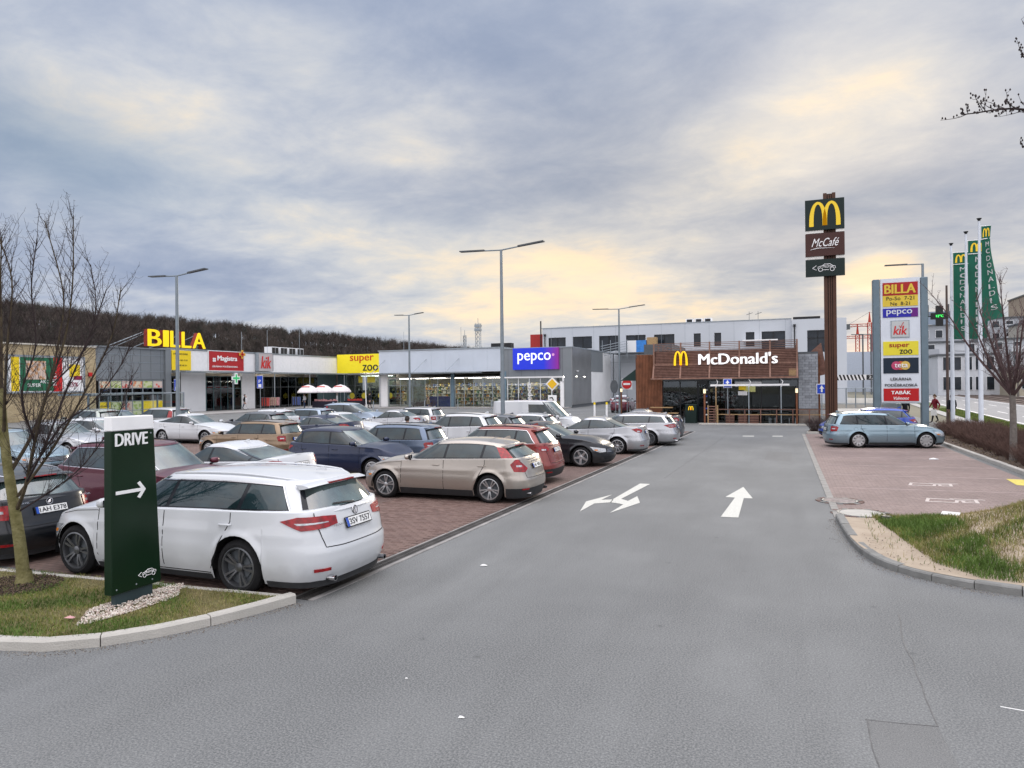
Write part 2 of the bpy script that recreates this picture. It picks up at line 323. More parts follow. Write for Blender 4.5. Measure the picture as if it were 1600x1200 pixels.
class CarShape:
    """body of a car as two lofted shells: lower body and glasshouse. x forward, y left, z up, wheels on z=0"""
    def __init__(s, **k):
        d = dict(L=4.7, W=1.82, H=1.48, wb=2.72, fo=.92, r=.325, sill=.165, zn=.66, zh=.78, zc=.97, zb=.98, zr=1.02, xc=None, xwt=None, xrt=None, xrb=None, wr=.65,
                 kind='wagon', nf=6.5, nr=13, deck=None, tail=.10, style='five_double', rails=False, face=.10, roofdrop=.03, belt=.03, dlo_front=.16, dlo_rear=.22,
                 pillars=(.50, ), arch=.06, q0=.06, cladding=False)
        d.update(k); s.__dict__.update(d)
        if 'dlo_rear' not in k: s.dlo_rear = dict(wagon=.36, suv=.34, hatch=.26, sedan=.20, liftback=.24, van=.2)[s.kind]
        L = s.L; s.xf = L/2; s.xr = -L/2
        s.xfw = L/2-s.fo; s.xrw = s.xfw-s.wb
        dd = dict(wagon=(1.28, 2.05, .42, .16), hatch=(1.05, 1.85, .55, .22), suv=(1.30, 2.05, .55, .20), sedan=(1.30, 2.2, 1.55, .70), liftback=(1.30, 2.2, 1.55, .38), van=(.80, 1.65, .06, .02))[s.kind]
        if s.xc is None: s.xc = L/2-dd[0]
        if s.xwt is None: s.xwt = L/2-dd[1]
        if s.xrt is None: s.xrt = -L/2+dd[2]
        if s.xrb is None: s.xrb = -L/2+dd[3]
        s._outline()
    def shoulder(s, x):
        """height of the shoulder line along the car"""
        L = s.L
        P = [(-L/2, s.deck or s.zr), (s.xrb, (s.deck or s.zr)+.0), (s.xrb+.35, s.zr), (0, s.zb), (s.xc, s.zc-.04), (s.xc+.45, lerp(s.zc, s.zh, .45)), (L/2-.28, s.zh-.02), (L/2-.1, s.zn+.03), (L/2, s.zn)]
        return interp(x, P)
    def eta(s, xi):
        n = s.nf if xi > 0 else s.nr; m = 2.3 if xi > 0 else 2.6
        return max(0., 1-abs(xi)**n)**(1/m)
    def xi_of(s, e, front):
        n = s.nf if front else s.nr; m = 2.3 if front else 2.6
        return (max(0, 1-e**m)**(1/n))*(1 if front else -1)
    def _outline(s):
        st = [(s.xi_of(e, True), e) for e in np.linspace(0, .72, 9)]
        x0 = st[-1][0]; xr = s.xi_of(.72, False); h = s.L/2
        xs = set(np.linspace(x0, xr, 44)[1:-1])
        for xw in (s.xfw, s.xrw):
            Ra = s.r+s.arch; xs = {x for x in xs if abs(x*h-xw) > Ra+.03}
            xs |= {(xw+Ra*math.cos(a))/h for a in np.linspace(0, math.pi, 17)} | {(xw+Ra*1.004)/h, (xw-Ra*1.004)/h, (xw+Ra+.05)/h, (xw-Ra-.05)/h}
        xs = sorted((x for x in xs if xr < x < x0), reverse=True)
        st += [(x, s.eta(x)) for x in xs]
        st += [(s.xi_of(e, False), e) for e in np.linspace(.72, 0, 9)]
        s.st = st
        # fine outline for patches, with arc length
        f = [(s.xi_of(e, True), e) for e in np.linspace(0, .75, 60)]; b = [(s.xi_of(e, False), e) for e in np.linspace(.75, 0, 60)]
        m = [(x, s.eta(x)) for x in np.linspace(f[-1][0], b[0][0], 200)[1:-1]]
        F = f+m+b; P = np.array([(x*h, e*s.W/2) for x, e in F]); s.fo_ = np.array(F)
        s.fs = np.concatenate([[0], np.cumsum(np.hypot(*np.diff(P, axis=0).T))]); s.total = s.fs[-1]
    def wz(s, z):
        return interp(z, [(.15, .90), (.26, .955), (.36, .985), (.50, 1.0), (.62, .996), (.68, .985), (.74, .990), (.80, .975), (.90, .962), (1.05, .945), (1.3, .93)])
    def low_xy(s, xi, e, z):
        h = s.L/2; w = abs(xi)**6; zn = z/s.zn
        if xi > 0: off = interp(zn, [(.2, -.16), (.34, -.05), (.5, -.005), (.62, 0), (.78, -.02), (.95, -.06), (1.0, -.10), (1.15, -.22), (1.4, -.5)])
        else: off = interp(z, [(.18, -.10), (.30, -.03), (.42, 0), (.58, -.005), (.62, -.035), (.80, -.05-s.tail*.25), (1.0, -.05-s.tail), (1.15, -.06-s.tail*1.6)])*-1
        x = xi*h+off*w
        Wn = s.W/2*s.wz(z)
        # bulge round the arches
        y = e*Wn
        for xw in (s.xfw, s.xrw):
            d = math.hypot(x-xw, z-s.r)-(s.r+s.arch)
            if 0 <= d+.02 < .16: y += .018*math.exp(-((d)/.05)**2)*sstep(e, .5, .95)
        return x, y
    def low(s, sarc, z, side=1):
        """point of the lower body at arc length from the nose"""
        if sarc < 0: sarc, side = -sarc, -side
        if sarc > s.total: sarc, side = 2*s.total-sarc, -side
        xi = float(np.interp(sarc, s.fs, s.fo_[:, 0])); e = float(np.interp(sarc, s.fs, s.fo_[:, 1]))
        x, y = s.low_xy(xi, e, z); return Vector((x, y*side, z))
    def s_at_x(s, x):
        return float(np.interp(-x, -s.fo_[:, 0]*s.L/2, s.fs))
    def zlow(s, x, e):
        z = s.sill
        if e > .3:
            for xw in (s.xfw, s.xrw):
                Ra = s.r+s.arch; d = abs(x-xw)
                if d < Ra: z = max(z, s.r+math.sqrt(Ra*Ra-d*d))
        return z
    def lower_mesh(s):
        b = MB(); nr = 18; h = s.L/2; rows = []
        for xi, e in s.st:
            x0 = xi*h; z0 = s.zlow(x0, e); z1 = s.shoulder(x0); cl = []
            for k in range(nr):
                z = lerp(z0, z1, k/(nr-1)); x, y = s.low_xy(xi, e, z); cl.append((x, y, z))
            xt, yt, zt = cl[-1]
            k1 = min(.03, yt*.5)
            cl.append((xt-.006*np.sign(xi)*abs(xi)**6, max(yt-k1*.5, 0), zt+.010)); cl.append((xt-.014*np.sign(xi)*abs(xi)**6, max(yt-k1*1.6, 0), zt+.019))
            rows.append(cl)
        n = len(rows); m = len(rows[0]); V = []
        for side in (1, -1):
            for cl in rows: V += [(x, y*side, z) for x, y, z in cl]
        F = []
        for sd in (0, 1):
            o = sd*n*m
            for i in range(n-1):
                for k in range(m-1):
                    q = (o+i*m+k, o+i*m+k+1, o+(i+1)*m+k+1, o+(i+1)*m+k); F.append(q if sd == 0 else q[::-1])
        # top cover: bonnet and deck
        T = [-1, -.88, -.6, -.3, 0, .3, .6, .88, 1]; base = len(V)
        for (xi, e), cl in zip(s.st, rows):
            x, y, z = cl[-1]; xx = xi*h
            cr = .055*sstep(s.xf-xx, .02, .6) if xx > 0 else .02
            ridge = .012*sstep(s.xf-xx, .1, .5) if xx > 0 else 0
            for t in T: V.append((x+(-.02*(1-t*t) if False else 0), y*t, z+cr*(1-abs(t)**2.2)+ridge*(1 if abs(t) < .7 else 0)))
        m2 = len(T)
        for i in range(n-1):
            for k in range(m2-1): F.append((base+i*m2+k, base+(i+1)*m2+k, base+(i+1)*m2+k+1, base+i*m2+k+1))
        b.v = V; b.f = F; return b
    # glasshouse
    def gq(s, q):
        xf = lerp(s.xc, s.xwt, pw(q, .93)); xr = lerp(s.xrb, s.xrt, pw(q, 1.05 if s.kind in ('wagon', 'suv', 'hatch', 'van') else .9))
        return xf, xr
    def gpt(s, xi, e, q, side=1):
        xf, xr = s.gq(q); c, h = (xf+xr)/2, (xf-xr)/2; x = c+xi*h
        hw = lerp(s.W/2*.915, s.W/2*s.wr+.03, pw(q, 1.12))
        zb = s.shoulder(clamp(x, s.xrb-.02, s.xc))-.0; zt = s.H-.055-(s.roofdrop*1.5*abs(xi)**2.2 if xi > 0 else s.roofdrop*2.0*abs(xi)**2)-(.05*sstep(-xi, .2, 1) if s.kind == 'liftback' else 0)
        return Vector((x, e*hw*side, lerp(zb, zt, q)))
    def geta(s, xi): return max(0., 1-abs(xi)**7)**(1/2.0) if xi > 0 else max(0., 1-abs(xi)**10)**(1/2.2)
    def gxi(s, e, front): return max(0, 1-e**2.0)**(1/7) if front else -max(0, 1-e**2.2)**(1/10)
    def gx(s, x, q, side=1):
        xf, xr = s.gq(q); xi = clamp((x-(xf+xr)/2)/((xf-xr)/2), -1, 1); return s.gpt(xi, s.geta(xi), q, side)
    def gend(s, e, q, front=True):
        return s.gpt(s.gxi(abs(e), front), abs(e), q, 1 if e >= 0 else -1)
    def top_mesh(s):
        st = [(s.gxi(e, True), e) for e in np.linspace(0, .8, 10)]
        st += [(x, s.geta(x)) for x in np.linspace(st[-1][0], s.gxi(.8, False), 30)[1:-1]]+[(s.gxi(e, False), e) for e in np.linspace(.8, 0, 10)]
        Q = np.linspace(-.12, 1, 12); V = []; F = []; n = len(st); rows = []
        for xi, e in st:
            cl = [tuple(s.gpt(xi, e, q)) for q in Q]; x, y, z = cl[-1]; c = (s.xwt+s.xrt)/2
            k = min(.055, y*.4); cl += [(x+(c-x)*.008, y-k*.35, z+.016), (x+(c-x)*.02, y-k, z+.027)]; rows.append(cl)
        m = len(rows[0])
        for side in (1, -1):
            for cl in rows: V += [(x, y*side, z) for x, y, z in cl]
        for sd in (0, 1):
            o = sd*n*m
            for i in range(n-1):
                for k in range(m-1):
                    q = (o+i*m+k, o+i*m+k+1, o+(i+1)*m+k+1, o+(i+1)*m+k); F.append(q if sd == 0 else q[::-1])
        T = [-1, -.85, -.55, -.25, 0, .25, .55, .85, 1]; base = len(V); m2 = len(T)
        for (xi, e), cl in zip(st, rows):
            x, y, z = cl[-1]
            for t in T: V.append((x, y*t, z+.034*(1-abs(xi)**4)*(1-abs(t)**2)))
        for i in range(n-1):
            for k in range(m2-1): F.append((base+i*m2+k, base+(i+1)*m2+k, base+(i+1)*m2+k+1, base+i*m2+k+1))
        b = MB(); b.v = V; b.f = F; return b

def patch(fn, cols, off=.004, nrow=6, skirt=.012, thick=None):
    """panel lying on a surface fn(u, v); cols = [(u, vlo, vhi)...]"""
    b = MB(); eps = 1e-3
    def P(u, v, o):
        p = fn(u, v); a = fn(u+eps, v)-fn(u-eps, v); c = fn(u, v+eps)-fn(u, v-eps); n = a.cross(c)
        if n.length < 1e-12: n = Vector((0, 0, 1))
        n.normalize()
        ctr = Vector((p.x*.0 + clamp(p.x, -1.2, 1.0), 0, .7))
        if n.dot(p-ctr) < 0: n = -n
        return p+n*o
    grid = []
    for (u, lo, hi) in cols: grid.append([(u, lerp(lo, hi, k/nrow)) for k in range(nrow+1)])
    n = len(grid); V = []
    for i in range(n):
        for k in range(nrow+1): V.append(P(*grid[i][k], off))
    F = [(i*(nrow+1)+k, i*(nrow+1)+k+1, (i+1)*(nrow+1)+k+1, (i+1)*(nrow+1)+k) for i in range(n-1) for k in range(nrow)]
    ring = [(i, 0) for i in range(n)]+[(n-1, k) for k in range(1, nrow+1)]+[(i, nrow) for i in range(n-2, -1, -1)]+[(0, k) for k in range(nrow-1, 0, -1)]
    base = len(V)
    for i, k in ring: V.append(P(*grid[i][k], off-skirt))
    for j in range(len(ring)):
        a = ring[j]; c = ring[(j+1) % len(ring)]; F.append((a[0]*(nrow+1)+a[1], c[0]*(nrow+1)+c[1], base+(j+1) % len(ring), base+j))
    b.v = [tuple(v) for v in V]; b.f = F; return b
def polycols(poly, n=14):
    """convex-in-u outline -> columns"""
    us = [p[0] for p in poly]; u0, u1 = min(us), max(us); out = []
    brk = sorted(set([u0+(u1-u0)*k/n for k in range(n+1)]+us))
    for u in brk:
        vs_ = []
        uu = clamp(u, u0+1e-5, u1-1e-5)
        for (a, b_), (c, d) in zip(poly, poly[1:]+poly[:1]):
            if (a-uu)*(c-uu) <= 0 and abs(a-c) > 1e-9: vs_.append(b_+(d-b_)*(uu-a)/(c-a))
        if vs_: out.append((u, min(vs_), max(vs_)))
    return out
def merge(bs):
    b = MB()
    for x in bs: b.add(x.v, x.f)
    return b
def ribbon(fn, pts, w=.008, off=.0015):
    b = MB(); P = []; dens = []
    for (a, c) in zip(pts, pts[1:]):
        L = (fn(*a)-fn(*c)).length; k = max(1, int(L/.06)); dens += [(lerp(a[0], c[0], i/k), lerp(a[1], c[1], i/k)) for i in range(k)]
    dens.append(pts[-1]); e = 1e-3; V = []
    for i, (u, v) in enumerate(dens):
        p = fn(u, v); t = fn(*dens[min(i+1, len(dens)-1)])-fn(*dens[max(i-1, 0)]); n = (fn(u+e, v)-fn(u-e, v)).cross(fn(u, v+e)-fn(u, v-e))
        n.normalize(); t.normalize()
        if n.dot(p-Vector((clamp(p.x, -1.2, 1.), 0, .7))) < 0: n = -n
        sd = n.cross(t).normalized()*w/2; V += [p+n*off+sd, p+n*off-sd]
    b.add(V, [(2*i, 2*i+1, 2*i+3, 2*i+2) for i in range(len(dens)-1)]); return b

WHEELS = {}
def wheel_meshes(r, w=.21, style='five_double', rimr=None):
    key = (round(r, 3), style)
    if key in WHEELS: return WHEELS[key]
    rr = rimr or r*.74; t = MB()
    t.lathe([(rr, -w/2+.02), (rr+.01, -w/2+.004), (r-.05, -w/2), (r-.012, -w/2+.03), (r, -w/2+.05), (r, w/2-.05), (r-.012, w/2-.03), (r-.05, w/2), (rr+.01, w/2-.004), (rr, w/2-.02), (rr-.01, 0)], n=32, ax='y')
    tyre = t.mesh('tyre'); smooth(tyre, 30); tyre.materials.append(M['tyre'])
    b = MB(); yo = w/2-.012
    b.lathe([(rr+.004, yo-.02), (rr+.002, yo), (rr-.016, yo+.004), (rr-.024, yo-.02), (rr-.03, yo-.10)], n=32, ax='y')
    def spoke(a, w0, w1, r0, r1, y0, y1, d=.02):
        c, s_ = math.cos(a), math.sin(a); V = []
        for rad, ww, yy in ((r0, w0, y0), ((r0+r1)*.5, (w0+w1)*.5*.92, (y0+y1)/2+.010), (r1, w1, y1)):
            for dy in (0, -d):
                for sg in (-1, 1):
                    ww2 = ww*(1 if dy == 0 else 1.4); V.append((c*rad-s_*sg*ww2/2, yy+dy, s_*rad+c*sg*ww2/2))
        F = []
        for k in (0, 1):
            o = 4*k; F += [(o, o+1, o+5, o+4), (o+1, o+3, o+7, o+5), (o+2, o, o+4, o+6), (o+3, o+2, o+6, o+7)]
        F += [(0, 2, 3, 1), (8, 9, 11, 10)]; b.add(V, F)
    re_ = rr-.018
    if style == 'five_double':
        for k in range(5):
            a = math.pi/2+2*math.pi*k/5
            for sg in (-1, 1): spoke(a+sg*.17, .022, .030, .05, re_, yo-.028, yo-.006)
    elif style == 'five': 
        for k in range(5): spoke(math.pi/2+2*math.pi*k/5, .07, .055, .045, re_, yo-.025, yo-.006)
    elif style == 'seven':
        for k in range(7): spoke(math.pi/2+2*math.pi*k/7, .045, .034, .045, re_, yo-.028, yo-.008)
    elif style == 'ten':
        for k in range(10): spoke(math.pi/2+2*math.pi*k/10, .024, .026, .045, re_, yo-.028, yo-.008)
    else:  # cover with holes
        for k in range(9): spoke(math.pi/2+2*math.pi*k/9, .055, .085, .06, re_, yo-.02, yo-.008)
        b.lathe([(0.001, yo-.006), (.10, yo-.010), (.115, yo-.03)], n=20, ax='y')
    b.lathe([(.0005, yo-.008), (.030, yo-.010), (.055, yo-.018), (.06, yo-.05)], n=16, ax='y')
    rim = b.mesh('rim'); smooth(rim, 35); rim.materials.append(M['alu_dark'] if style == 'five_double_dark' else M['alu'])
    d = MB(); d.lathe([(.001, yo-.07), (rr-.02, yo-.075)], n=20, ax='y'); d.lathe([(.06, yo-.06), (rr*.62, yo-.06), (rr*.62, yo-.075)], n=20, ax='y')
    disc = d.mesh('brake_disc'); disc.materials.append(M['grey_dark'])
    WHEELS[key] = (tyre, rim, disc); return WHEELS[key]

def build_car(sp, pm, opts=None):
    """one car at the origin, nose along +x; returns its root Empty with all parts"""
    o = dict(rail=M['chrome'], rim=None, plate_text=None, badge=None, script=None, front_plate=True, lamp='bar', handle=None, chrome_line=True, wiper=True); o.update(opts or {})
    root = link('car', None)
    P = root
    def add(name, b, m, parent=None, sm=35, label=None):
        return b.build(name, m, parent or P, sm, label=label)
    add('body', sp.lower_mesh(), pm); add('roof', sp.top_mesh(), pm)
    L, W, H, h = sp.L, sp.W, sp.H, sp.L/2
    # underbody and wheel wells
    u = MB(); u.box(sp.xrw+.2, sp.xfw-.2, -W/2+.12, W/2-.12, sp.sill-.03, .46); u.box(sp.xr+.22, sp.xf-.24, -W/2+.36, W/2-.36, sp.sill-.025, .455)
    u.box(sp.xr+.40, sp.xf-.50, -W/2+.34, W/2-.34, .44, .60)
    for xw in (sp.xfw, sp.xrw):
        Ra = sp.r+sp.arch+.012
        for sg in (-1, 1):
            y0 = sg*(W/2-.30); y1 = sg*(W/2-.045)
            V = []; 
            for k in range(13):
                a = -.15+(math.pi+.3)*k/12; V += [(xw+Ra*math.cos(a), y0, sp.r+Ra*math.sin(a)), (xw+Ra*math.cos(a), y1, sp.r+Ra*math.sin(a))]
            u.add(V, [(2*k, 2*k+1, 2*k+3, 2*k+2) for k in range(12)]); u.add([(xw+Ra*math.cos(a), y0, sp.r+Ra*math.sin(a)) for a in np.linspace(-.15, math.pi+.15, 13)], [tuple(range(13))])
    add('underbody', u, M['under'], sm=None)
    # wheels
    style = sp.style.replace('_dark', ''); tyre, rim, disc = wheel_meshes(sp.r, style=style)
    for xw in (sp.xfw, sp.xrw):
        for sg in (1, -1):
            w = link('wheel', tyre, P, (xw, sg*(W/2-.125), sp.r)); w.rotation_euler = (0, random.uniform(0, 1.2), 0 if sg > 0 else math.pi)
            rm = link('rim', rim, w); link('brake_disc', disc, w)
            if sp.style.endswith('_dark'):
                rm.material_slots[0].link = 'OBJECT'; rm.material_slots[0].material = M['alu_dark']
    # bottom trim all round, arches on cladded cars
    b = MB()
    for side in (1, -1):
        f = lambda u_, v_, sd=side: sp.low(u_, v_, sd)
        s0, s1 = sp.s_at_x(sp.xfw-sp.r-sp.arch-.02), sp.s_at_x(sp.xrw+sp.r+sp.arch+.02)
        b.add(*(lambda q: (q.v, q.f))(patch(f, [(s0+(s1-s0)*k/8, sp.sill-.02, sp.sill+(.13 if sp.cladding else .055)) for k in range(9)], .006, 2)))
    fr = lambda u_, v_: sp.low(u_, v_, 1)
    e = sp.s_at_x(sp.xfw+sp.r+sp.arch+.03)
    b2 = patch(fr, [(-e+2*e*k/24, sp.sill-.03, sp.sill+.06) for k in range(25)], .006, 2)
    er = sp.total-sp.s_at_x(sp.xrw-sp.r-sp.arch-.03)
    fb = lambda u_, v_: sp.low(sp.total+u_, v_, 1)
    b3 = patch(fb, [(-er+2*er*k/24, sp.sill-.03, sp.sill+(.20 if sp.cladding else .045)) for k in range(25)], .007, 2)
    add('bumper_trim', merge([b, b2, b3]), M['trim'])
    # grille and air intake
    g = MB(); gw = W*.30
    q = patch(fr, [(-gw+2*gw*k/12, sp.zn-.20, sp.zn-.05) for k in range(13)], .006, 3)
    q2 = patch(fr, [(-gw*1.15+2*gw*1.15*k/12, sp.sill+.09, sp.sill+.20) for k in range(13)], .006, 3)
    gr = add('grille', merge([q, q2]), M['black'])
    bars = merge([ribbon(fr, [(-gw*.97, z), (0, z), (gw*.97, z)], .012, .012) for z in (sp.zn-.165, sp.zn-.125, sp.zn-.085)]); add('grille_bar', bars, M['chrome'], gr)
    # headlights
    zt = sp.zn-.02
    for side in (1, -1):
        f = lambda u_, v_, sd=side: sp.low(u_, v_, sd)
        x1 = sp.s_at_x(sp.xf-.62); x0 = gw*1.04
        hl = add('headlight', patch(f, polycols([(x0, zt-.14), (x0+.25, zt-.16), (x1-.12, zt-.08), (x1, zt+.035), (x1-.2, zt+.01), (x0, zt-.035)], 16), .008, 4), M['clearlens'])
        add('indicator', patch(f, polycols([(x1-.26, zt-.10), (x1-.16, zt-.09), (x1-.14, zt-.05), (x1-.26, zt-.06)], 4), .011, 2), M['amber'], hl)
    # seams and doors
    fx = lambda side: (lambda x_, z_: sp.low(sp.s_at_x(x_), z_, side))
    dl0 = sp.xfw-sp.r-sp.arch-.06; dl2 = sp.xrw+sp.r*.35; mid = lerp(dl0+.05, dl2, .53)
    two = sp.kind != 'van'
    zs_ = lambda x: sp.shoulder(x)-.012
    hnd = o['handle'] or pm
    for side in (1, -1):
        f = fx(side); zb = sp.sill+.075
        d1 = [(dl0, zb+.02), (mid, zb), (mid, zs_(mid)), (dl0, zs_(dl0))]
        rb = ribbon(f, [(dl0, zs_(dl0)), (dl0+.01, zb+.10), (dl0-.04, zb), (mid, zb), (mid+.005, .6), (mid, zs_(mid))], .013, .0008)
        dr = add('door', patch(f, [(lerp(dl0-.008, mid+.008, k/10), zb+.012, zs_(lerp(dl0, mid, k/10))) for k in range(11)], .0022, 14, .006), pm)
        rs = [rb]
        hz = sp.zb-.13
        def handle(xh, par):
            p = f(xh, hz); p2 = f(xh-.19, hz+.004); hb = MB(); n_ = Vector((0, side, 0))
            hb.tube([p+n_*.004, p+n_*.030+Vector((-.02, 0, 0)), p2+n_*.032+Vector((.02, 0, 0)), p2+n_*.004], [.010, .013, .013, .010], 6); add('door_handle', hb, hnd, par)
        handle(mid+.30, dr)
        if two:
            za = sp.r+sp.arch
            dz = [(mid, zs_(mid)), (mid, zb)]; xe = sp.xrw+sp.r+sp.arch+.03
            cols_ = [(lerp(mid-.008, xe, k/6), zb+.012, zs_(lerp(mid, xe, k/6))) for k in range(7)]
            cols_ += [(lerp(xe, dl2, k/6), lerp(zb+.012, zs_(dl2)-.10, (k/6)**.8), zs_(lerp(xe, dl2, k/6))) for k in range(1, 7)]
            d2 = add('door', patch(f, cols_, .0022, 14, .006), pm)
            rs.append(ribbon(f, [(mid, zb), (xe, zb)]+[(lerp(xe, dl2, k/6)-.006, lerp(zb, zs_(dl2)-.11, (k/6)**.8)) for k in range(1, 7)]+[(dl2-.006, zs_(dl2))], .013, .0008)); handle(dl2+.16, d2)
        # bonnet shut line and fuel flap
        rs.append(ribbon(f, [(sp.xf-.55, sp.shoulder(sp.xf-.55)-.02), (sp.xfw, sp.shoulder(sp.xfw)-.025), (sp.xc-.05, sp.shoulder(sp.xc)-.03), (dl0, zs_(dl0)-.03)], .009, .001))
        if side > 0 or True:
            fc = (sp.xrw-.10, sp.zr-.17); rs.append(ribbon(f, [(fc[0]+.08*math.cos(a), fc[1]+.07*math.sin(a)) for a in np.linspace(0, 2*math.pi, 13)], .006, .001)) if side < 0 else None
        add('shut_line', merge([r_ for r_ in rs if r_]), M['seam'], sm=None)
    # side glass: dark surround, then each pane
    q0 = sp.q0; pA = .07; qm = .845
    rs_ = 1 if sp.kind in ('wagon', 'suv', 'hatch') else 1
    def q1(x):
        a = (sp.xc-sp.dlo_front-x)/max(.01, (sp.xc-sp.xwt))
        bq = (x-(sp.xrb+sp.dlo_rear))/max(.03, (sp.xrt-sp.xrb)) if sp.xrt-sp.xrb > .05 else (10 if x > sp.xrb+sp.dlo_rear else 0)
        k = .10; m = a if a < bq*1.05 else bq*1.05
        hh = max(k-abs(m-qm), 0)/k
        return min(m, qm)-hh*hh*k*.25*(1.6 if bq*1.05 < a else .6)
    xA = sp.xc-sp.dlo_front-q0*(sp.xc-sp.xwt); xB = sp.xrb+sp.dlo_rear+q0*(sp.xrt-sp.xrb)
    if sp.kind == 'van': xB = .62
    pil = [mid]+([lerp(mid, xB, .62 if sp.kind in ('wagon', 'suv') else .80)] if two else [])
    for side in (1, -1):
        f = lambda u_, v_, sd=side: sp.gx(u_-.05*v_, v_, sd)
        def colsr(x0, x1, lo, dh, n=12):
            xs = [lerp(x0, x1, k/n) for k in range(n+1)]; return [(x, lo, max(lo+.01, q1(x)+dh)) for x in xs]
        sur = add('window_surround', patch(f, colsr(xA+.03, xB-.03, q0-.03, .03, 26), .003, 5, .01), M['black_gloss'])
        if o['chrome_line']:
            add('window_trim', ribbon(f, [(lerp(xA+.03, xB-.03, k/16), q0-.035) for k in range(17)]+[(lerp(xB-.03, xA+.03, k/24), max(q0, q1(lerp(xB-.03, xA+.03, k/24))+.035)) for k in range(25)], .014, .009), M['chrome'], sur)
        edges = [xA]+pil+[xB]; 
        for i in range(len(edges)-1):
            g0 = .0 if i == 0 else .030; g1 = .0 if i == len(edges)-2 else .030
            if edges[i]-edges[i+1] < .12: continue
            add('side_window', patch(f, colsr(edges[i]-g0, edges[i+1]+g1, q0+.02, -.015, 14), .006, 5, .006), M['glass'])
    # windscreen
    fw = lambda e_, q_: sp.gend(e_, q_, True)
    wsur = add('windscreen_surround', patch(fw, [(lerp(-.93, .93, k/22), .01, .985) for k in range(23)], .003, 6, .01), M['black_gloss'])
    add('windscreen', patch(fw, [(lerp(-.90, .90, k/22), .05, .955) for k in range(23)], .006, 8, .006), M['wglass'])
    if o['wiper']:
        wb_ = merge([ribbon(fw, [(.55, .035), (.1, .09), (-.25, .10)], .018, .016), ribbon(fw, [(-.12, .03), (-.45, .07), (-.80, .075)], .018, .016)]); add('wiper', wb_, M['black'], sm=None)
    # rear glass
    if sp.kind != 'van':
        fr_ = lambda e_, q_: sp.gend(e_, q_, False); est = sp.kind in ('wagon', 'suv', 'hatch'); lo, hi = (.05, .84) if est else (.06, .94)
        add('rear_window_surround', patch(fr_, [(lerp(-.86, .86, k/18), lo-.03, hi+.02) for k in range(19)], .003, 6, .01), M['black_gloss'])
        add('rear_window', patch(fr_, [(lerp(-.80, .80, k/18), lo, hi) for k in range(19)], .006, 6, .006), M['wglass'])
        if est:
            p = sp.gend(0, 1., False); sb = MB(); w0 = W*.335
            prof = [(.12, .008), (-.01, .010), (-.09, -.008), (-.11, -.022), (-.04, -.040), (.03, -.048)]
            V = []; K = 9
            for k in range(K):
                t = -1+2*k/(K-1); yy = t*w0; cv = .05*t*t; dzz = -.022*t*t
                V += [(p.x+a+cv*(1 if a < .05 else .2), yy, p.z+c_+dzz+.012) for a, c_ in prof]
            n_ = len(prof); F = [(k*n_+j, k*n_+(j+1) % n_, (k+1)*n_+(j+1) % n_, (k+1)*n_+j) for k in range(K-1) for j in range(n_)]+[tuple(range(n_)), tuple(range((K-1)*n_, K*n_))[::-1]]
            sb.add(V, F); spo = add('spoiler', sb, pm)
            bl = MB(); bl.box(p.x-.112, p.x-.07, -.26, .26, p.z-.014, p.z+.004); add('brake_light', bl, M['redlens'], spo, None)
            add('rear_wiper', ribbon(fr_, [(-.05, lo+.01), (.15, lo+.06), (.42, lo+.09)], .022, .018), M['black'], sm=None)
    # tailgate lines, lights, plate
    fb = lambda u_, v_: sp.low(sp.total+u_, v_, 1)
    zr_ = (sp.deck or sp.zr); gw2 = W*.40
    zb_ = .60
    ls = [ribbon(fb, [(-gw2, zr_-.015), (-gw2*1.0, zr_-.12), (-gw2*.86, zb_+.01), (-gw2*.5, zb_), (0, zb_), (gw2*.5, zb_), (gw2*.86, zb_+.01), (gw2, zr_-.12), (gw2, zr_-.015)], .012, .001)]
    add('shut_line', merge(ls), M['seam'], sm=None)
    for side in (1, -1):
        f = lambda u_, v_, sd=side: sp.low(sp.total+u_, v_, sd)
        zl = zr_-.045; lk = o['lamp']
        if lk == 'bar':
            pl = [(-(W*.5+.30), zl-.055), (-(W*.5+.02), zl-.165), (-W*.33, zl-.155), (-W*.22, zl-.13), (-W*.22, zl-.035), (-W*.33, zl-.015), (-(W*.5+.05), zl-.005)]
        elif lk == 'tall':
            pl = [(-(W*.5+.06), zl-.24), (-W*.36, zl-.26), (-W*.30, zl-.18), (-W*.40, zl-.02), (-W*.43, zl+.03), (-(W*.5-.02), zl+.03), (-(W*.5+.14), zl-.08)]
        elif lk == 'block':
            pl = [(-(W*.5+.05), zl-.22), (-W*.36, zl-.24), (-W*.36, zl-.02), (-(W*.5+.04), zl-.01), (-(W*.5+.12), zl-.06)]
        else:
            pl = [(-(W*.5+.22), zl-.04), (-(W*.5+.0), zl-.15), (-W*.36, zl-.17), (-W*.29, zl-.10), (-W*.36, zl-.03), (-(W*.5-.02), zl+.005)]
        tl = add('tail_light', patch(f, polycols(pl, 18), .010, 5), M['redlens'])
        cen = [(-(W*.5+.06), zl-.10), (-W*.30, zl-.098), (-W*.30, zl-.085), (-(W*.5+.10), zl-.075)] if lk == 'bar' else [(-(W*.5-.02), zl-.135), (-W*.40, zl-.14), (-W*.40, zl-.10), (-(W*.5-.02), zl-.095)]
        add('reversing_light', patch(f, polycols(cen, 8), .0125, 2), M['clearlens'], tl)
        if lk == 'tall':  # lamps climbing beside the rear window
            fq = lambda e_, q_, sd=side: sp.gend(e_*sd, q_, False)
            add('tail_light', patch(fq, [(lerp(.875, .985, k/5), -.04, .78) for k in range(6)], .010, 6), M['redlens'])
    zp = zr_-.20 if sp.kind != 'sedan' else zr_-.22
    if o.get('zp'): zp = o['zp']
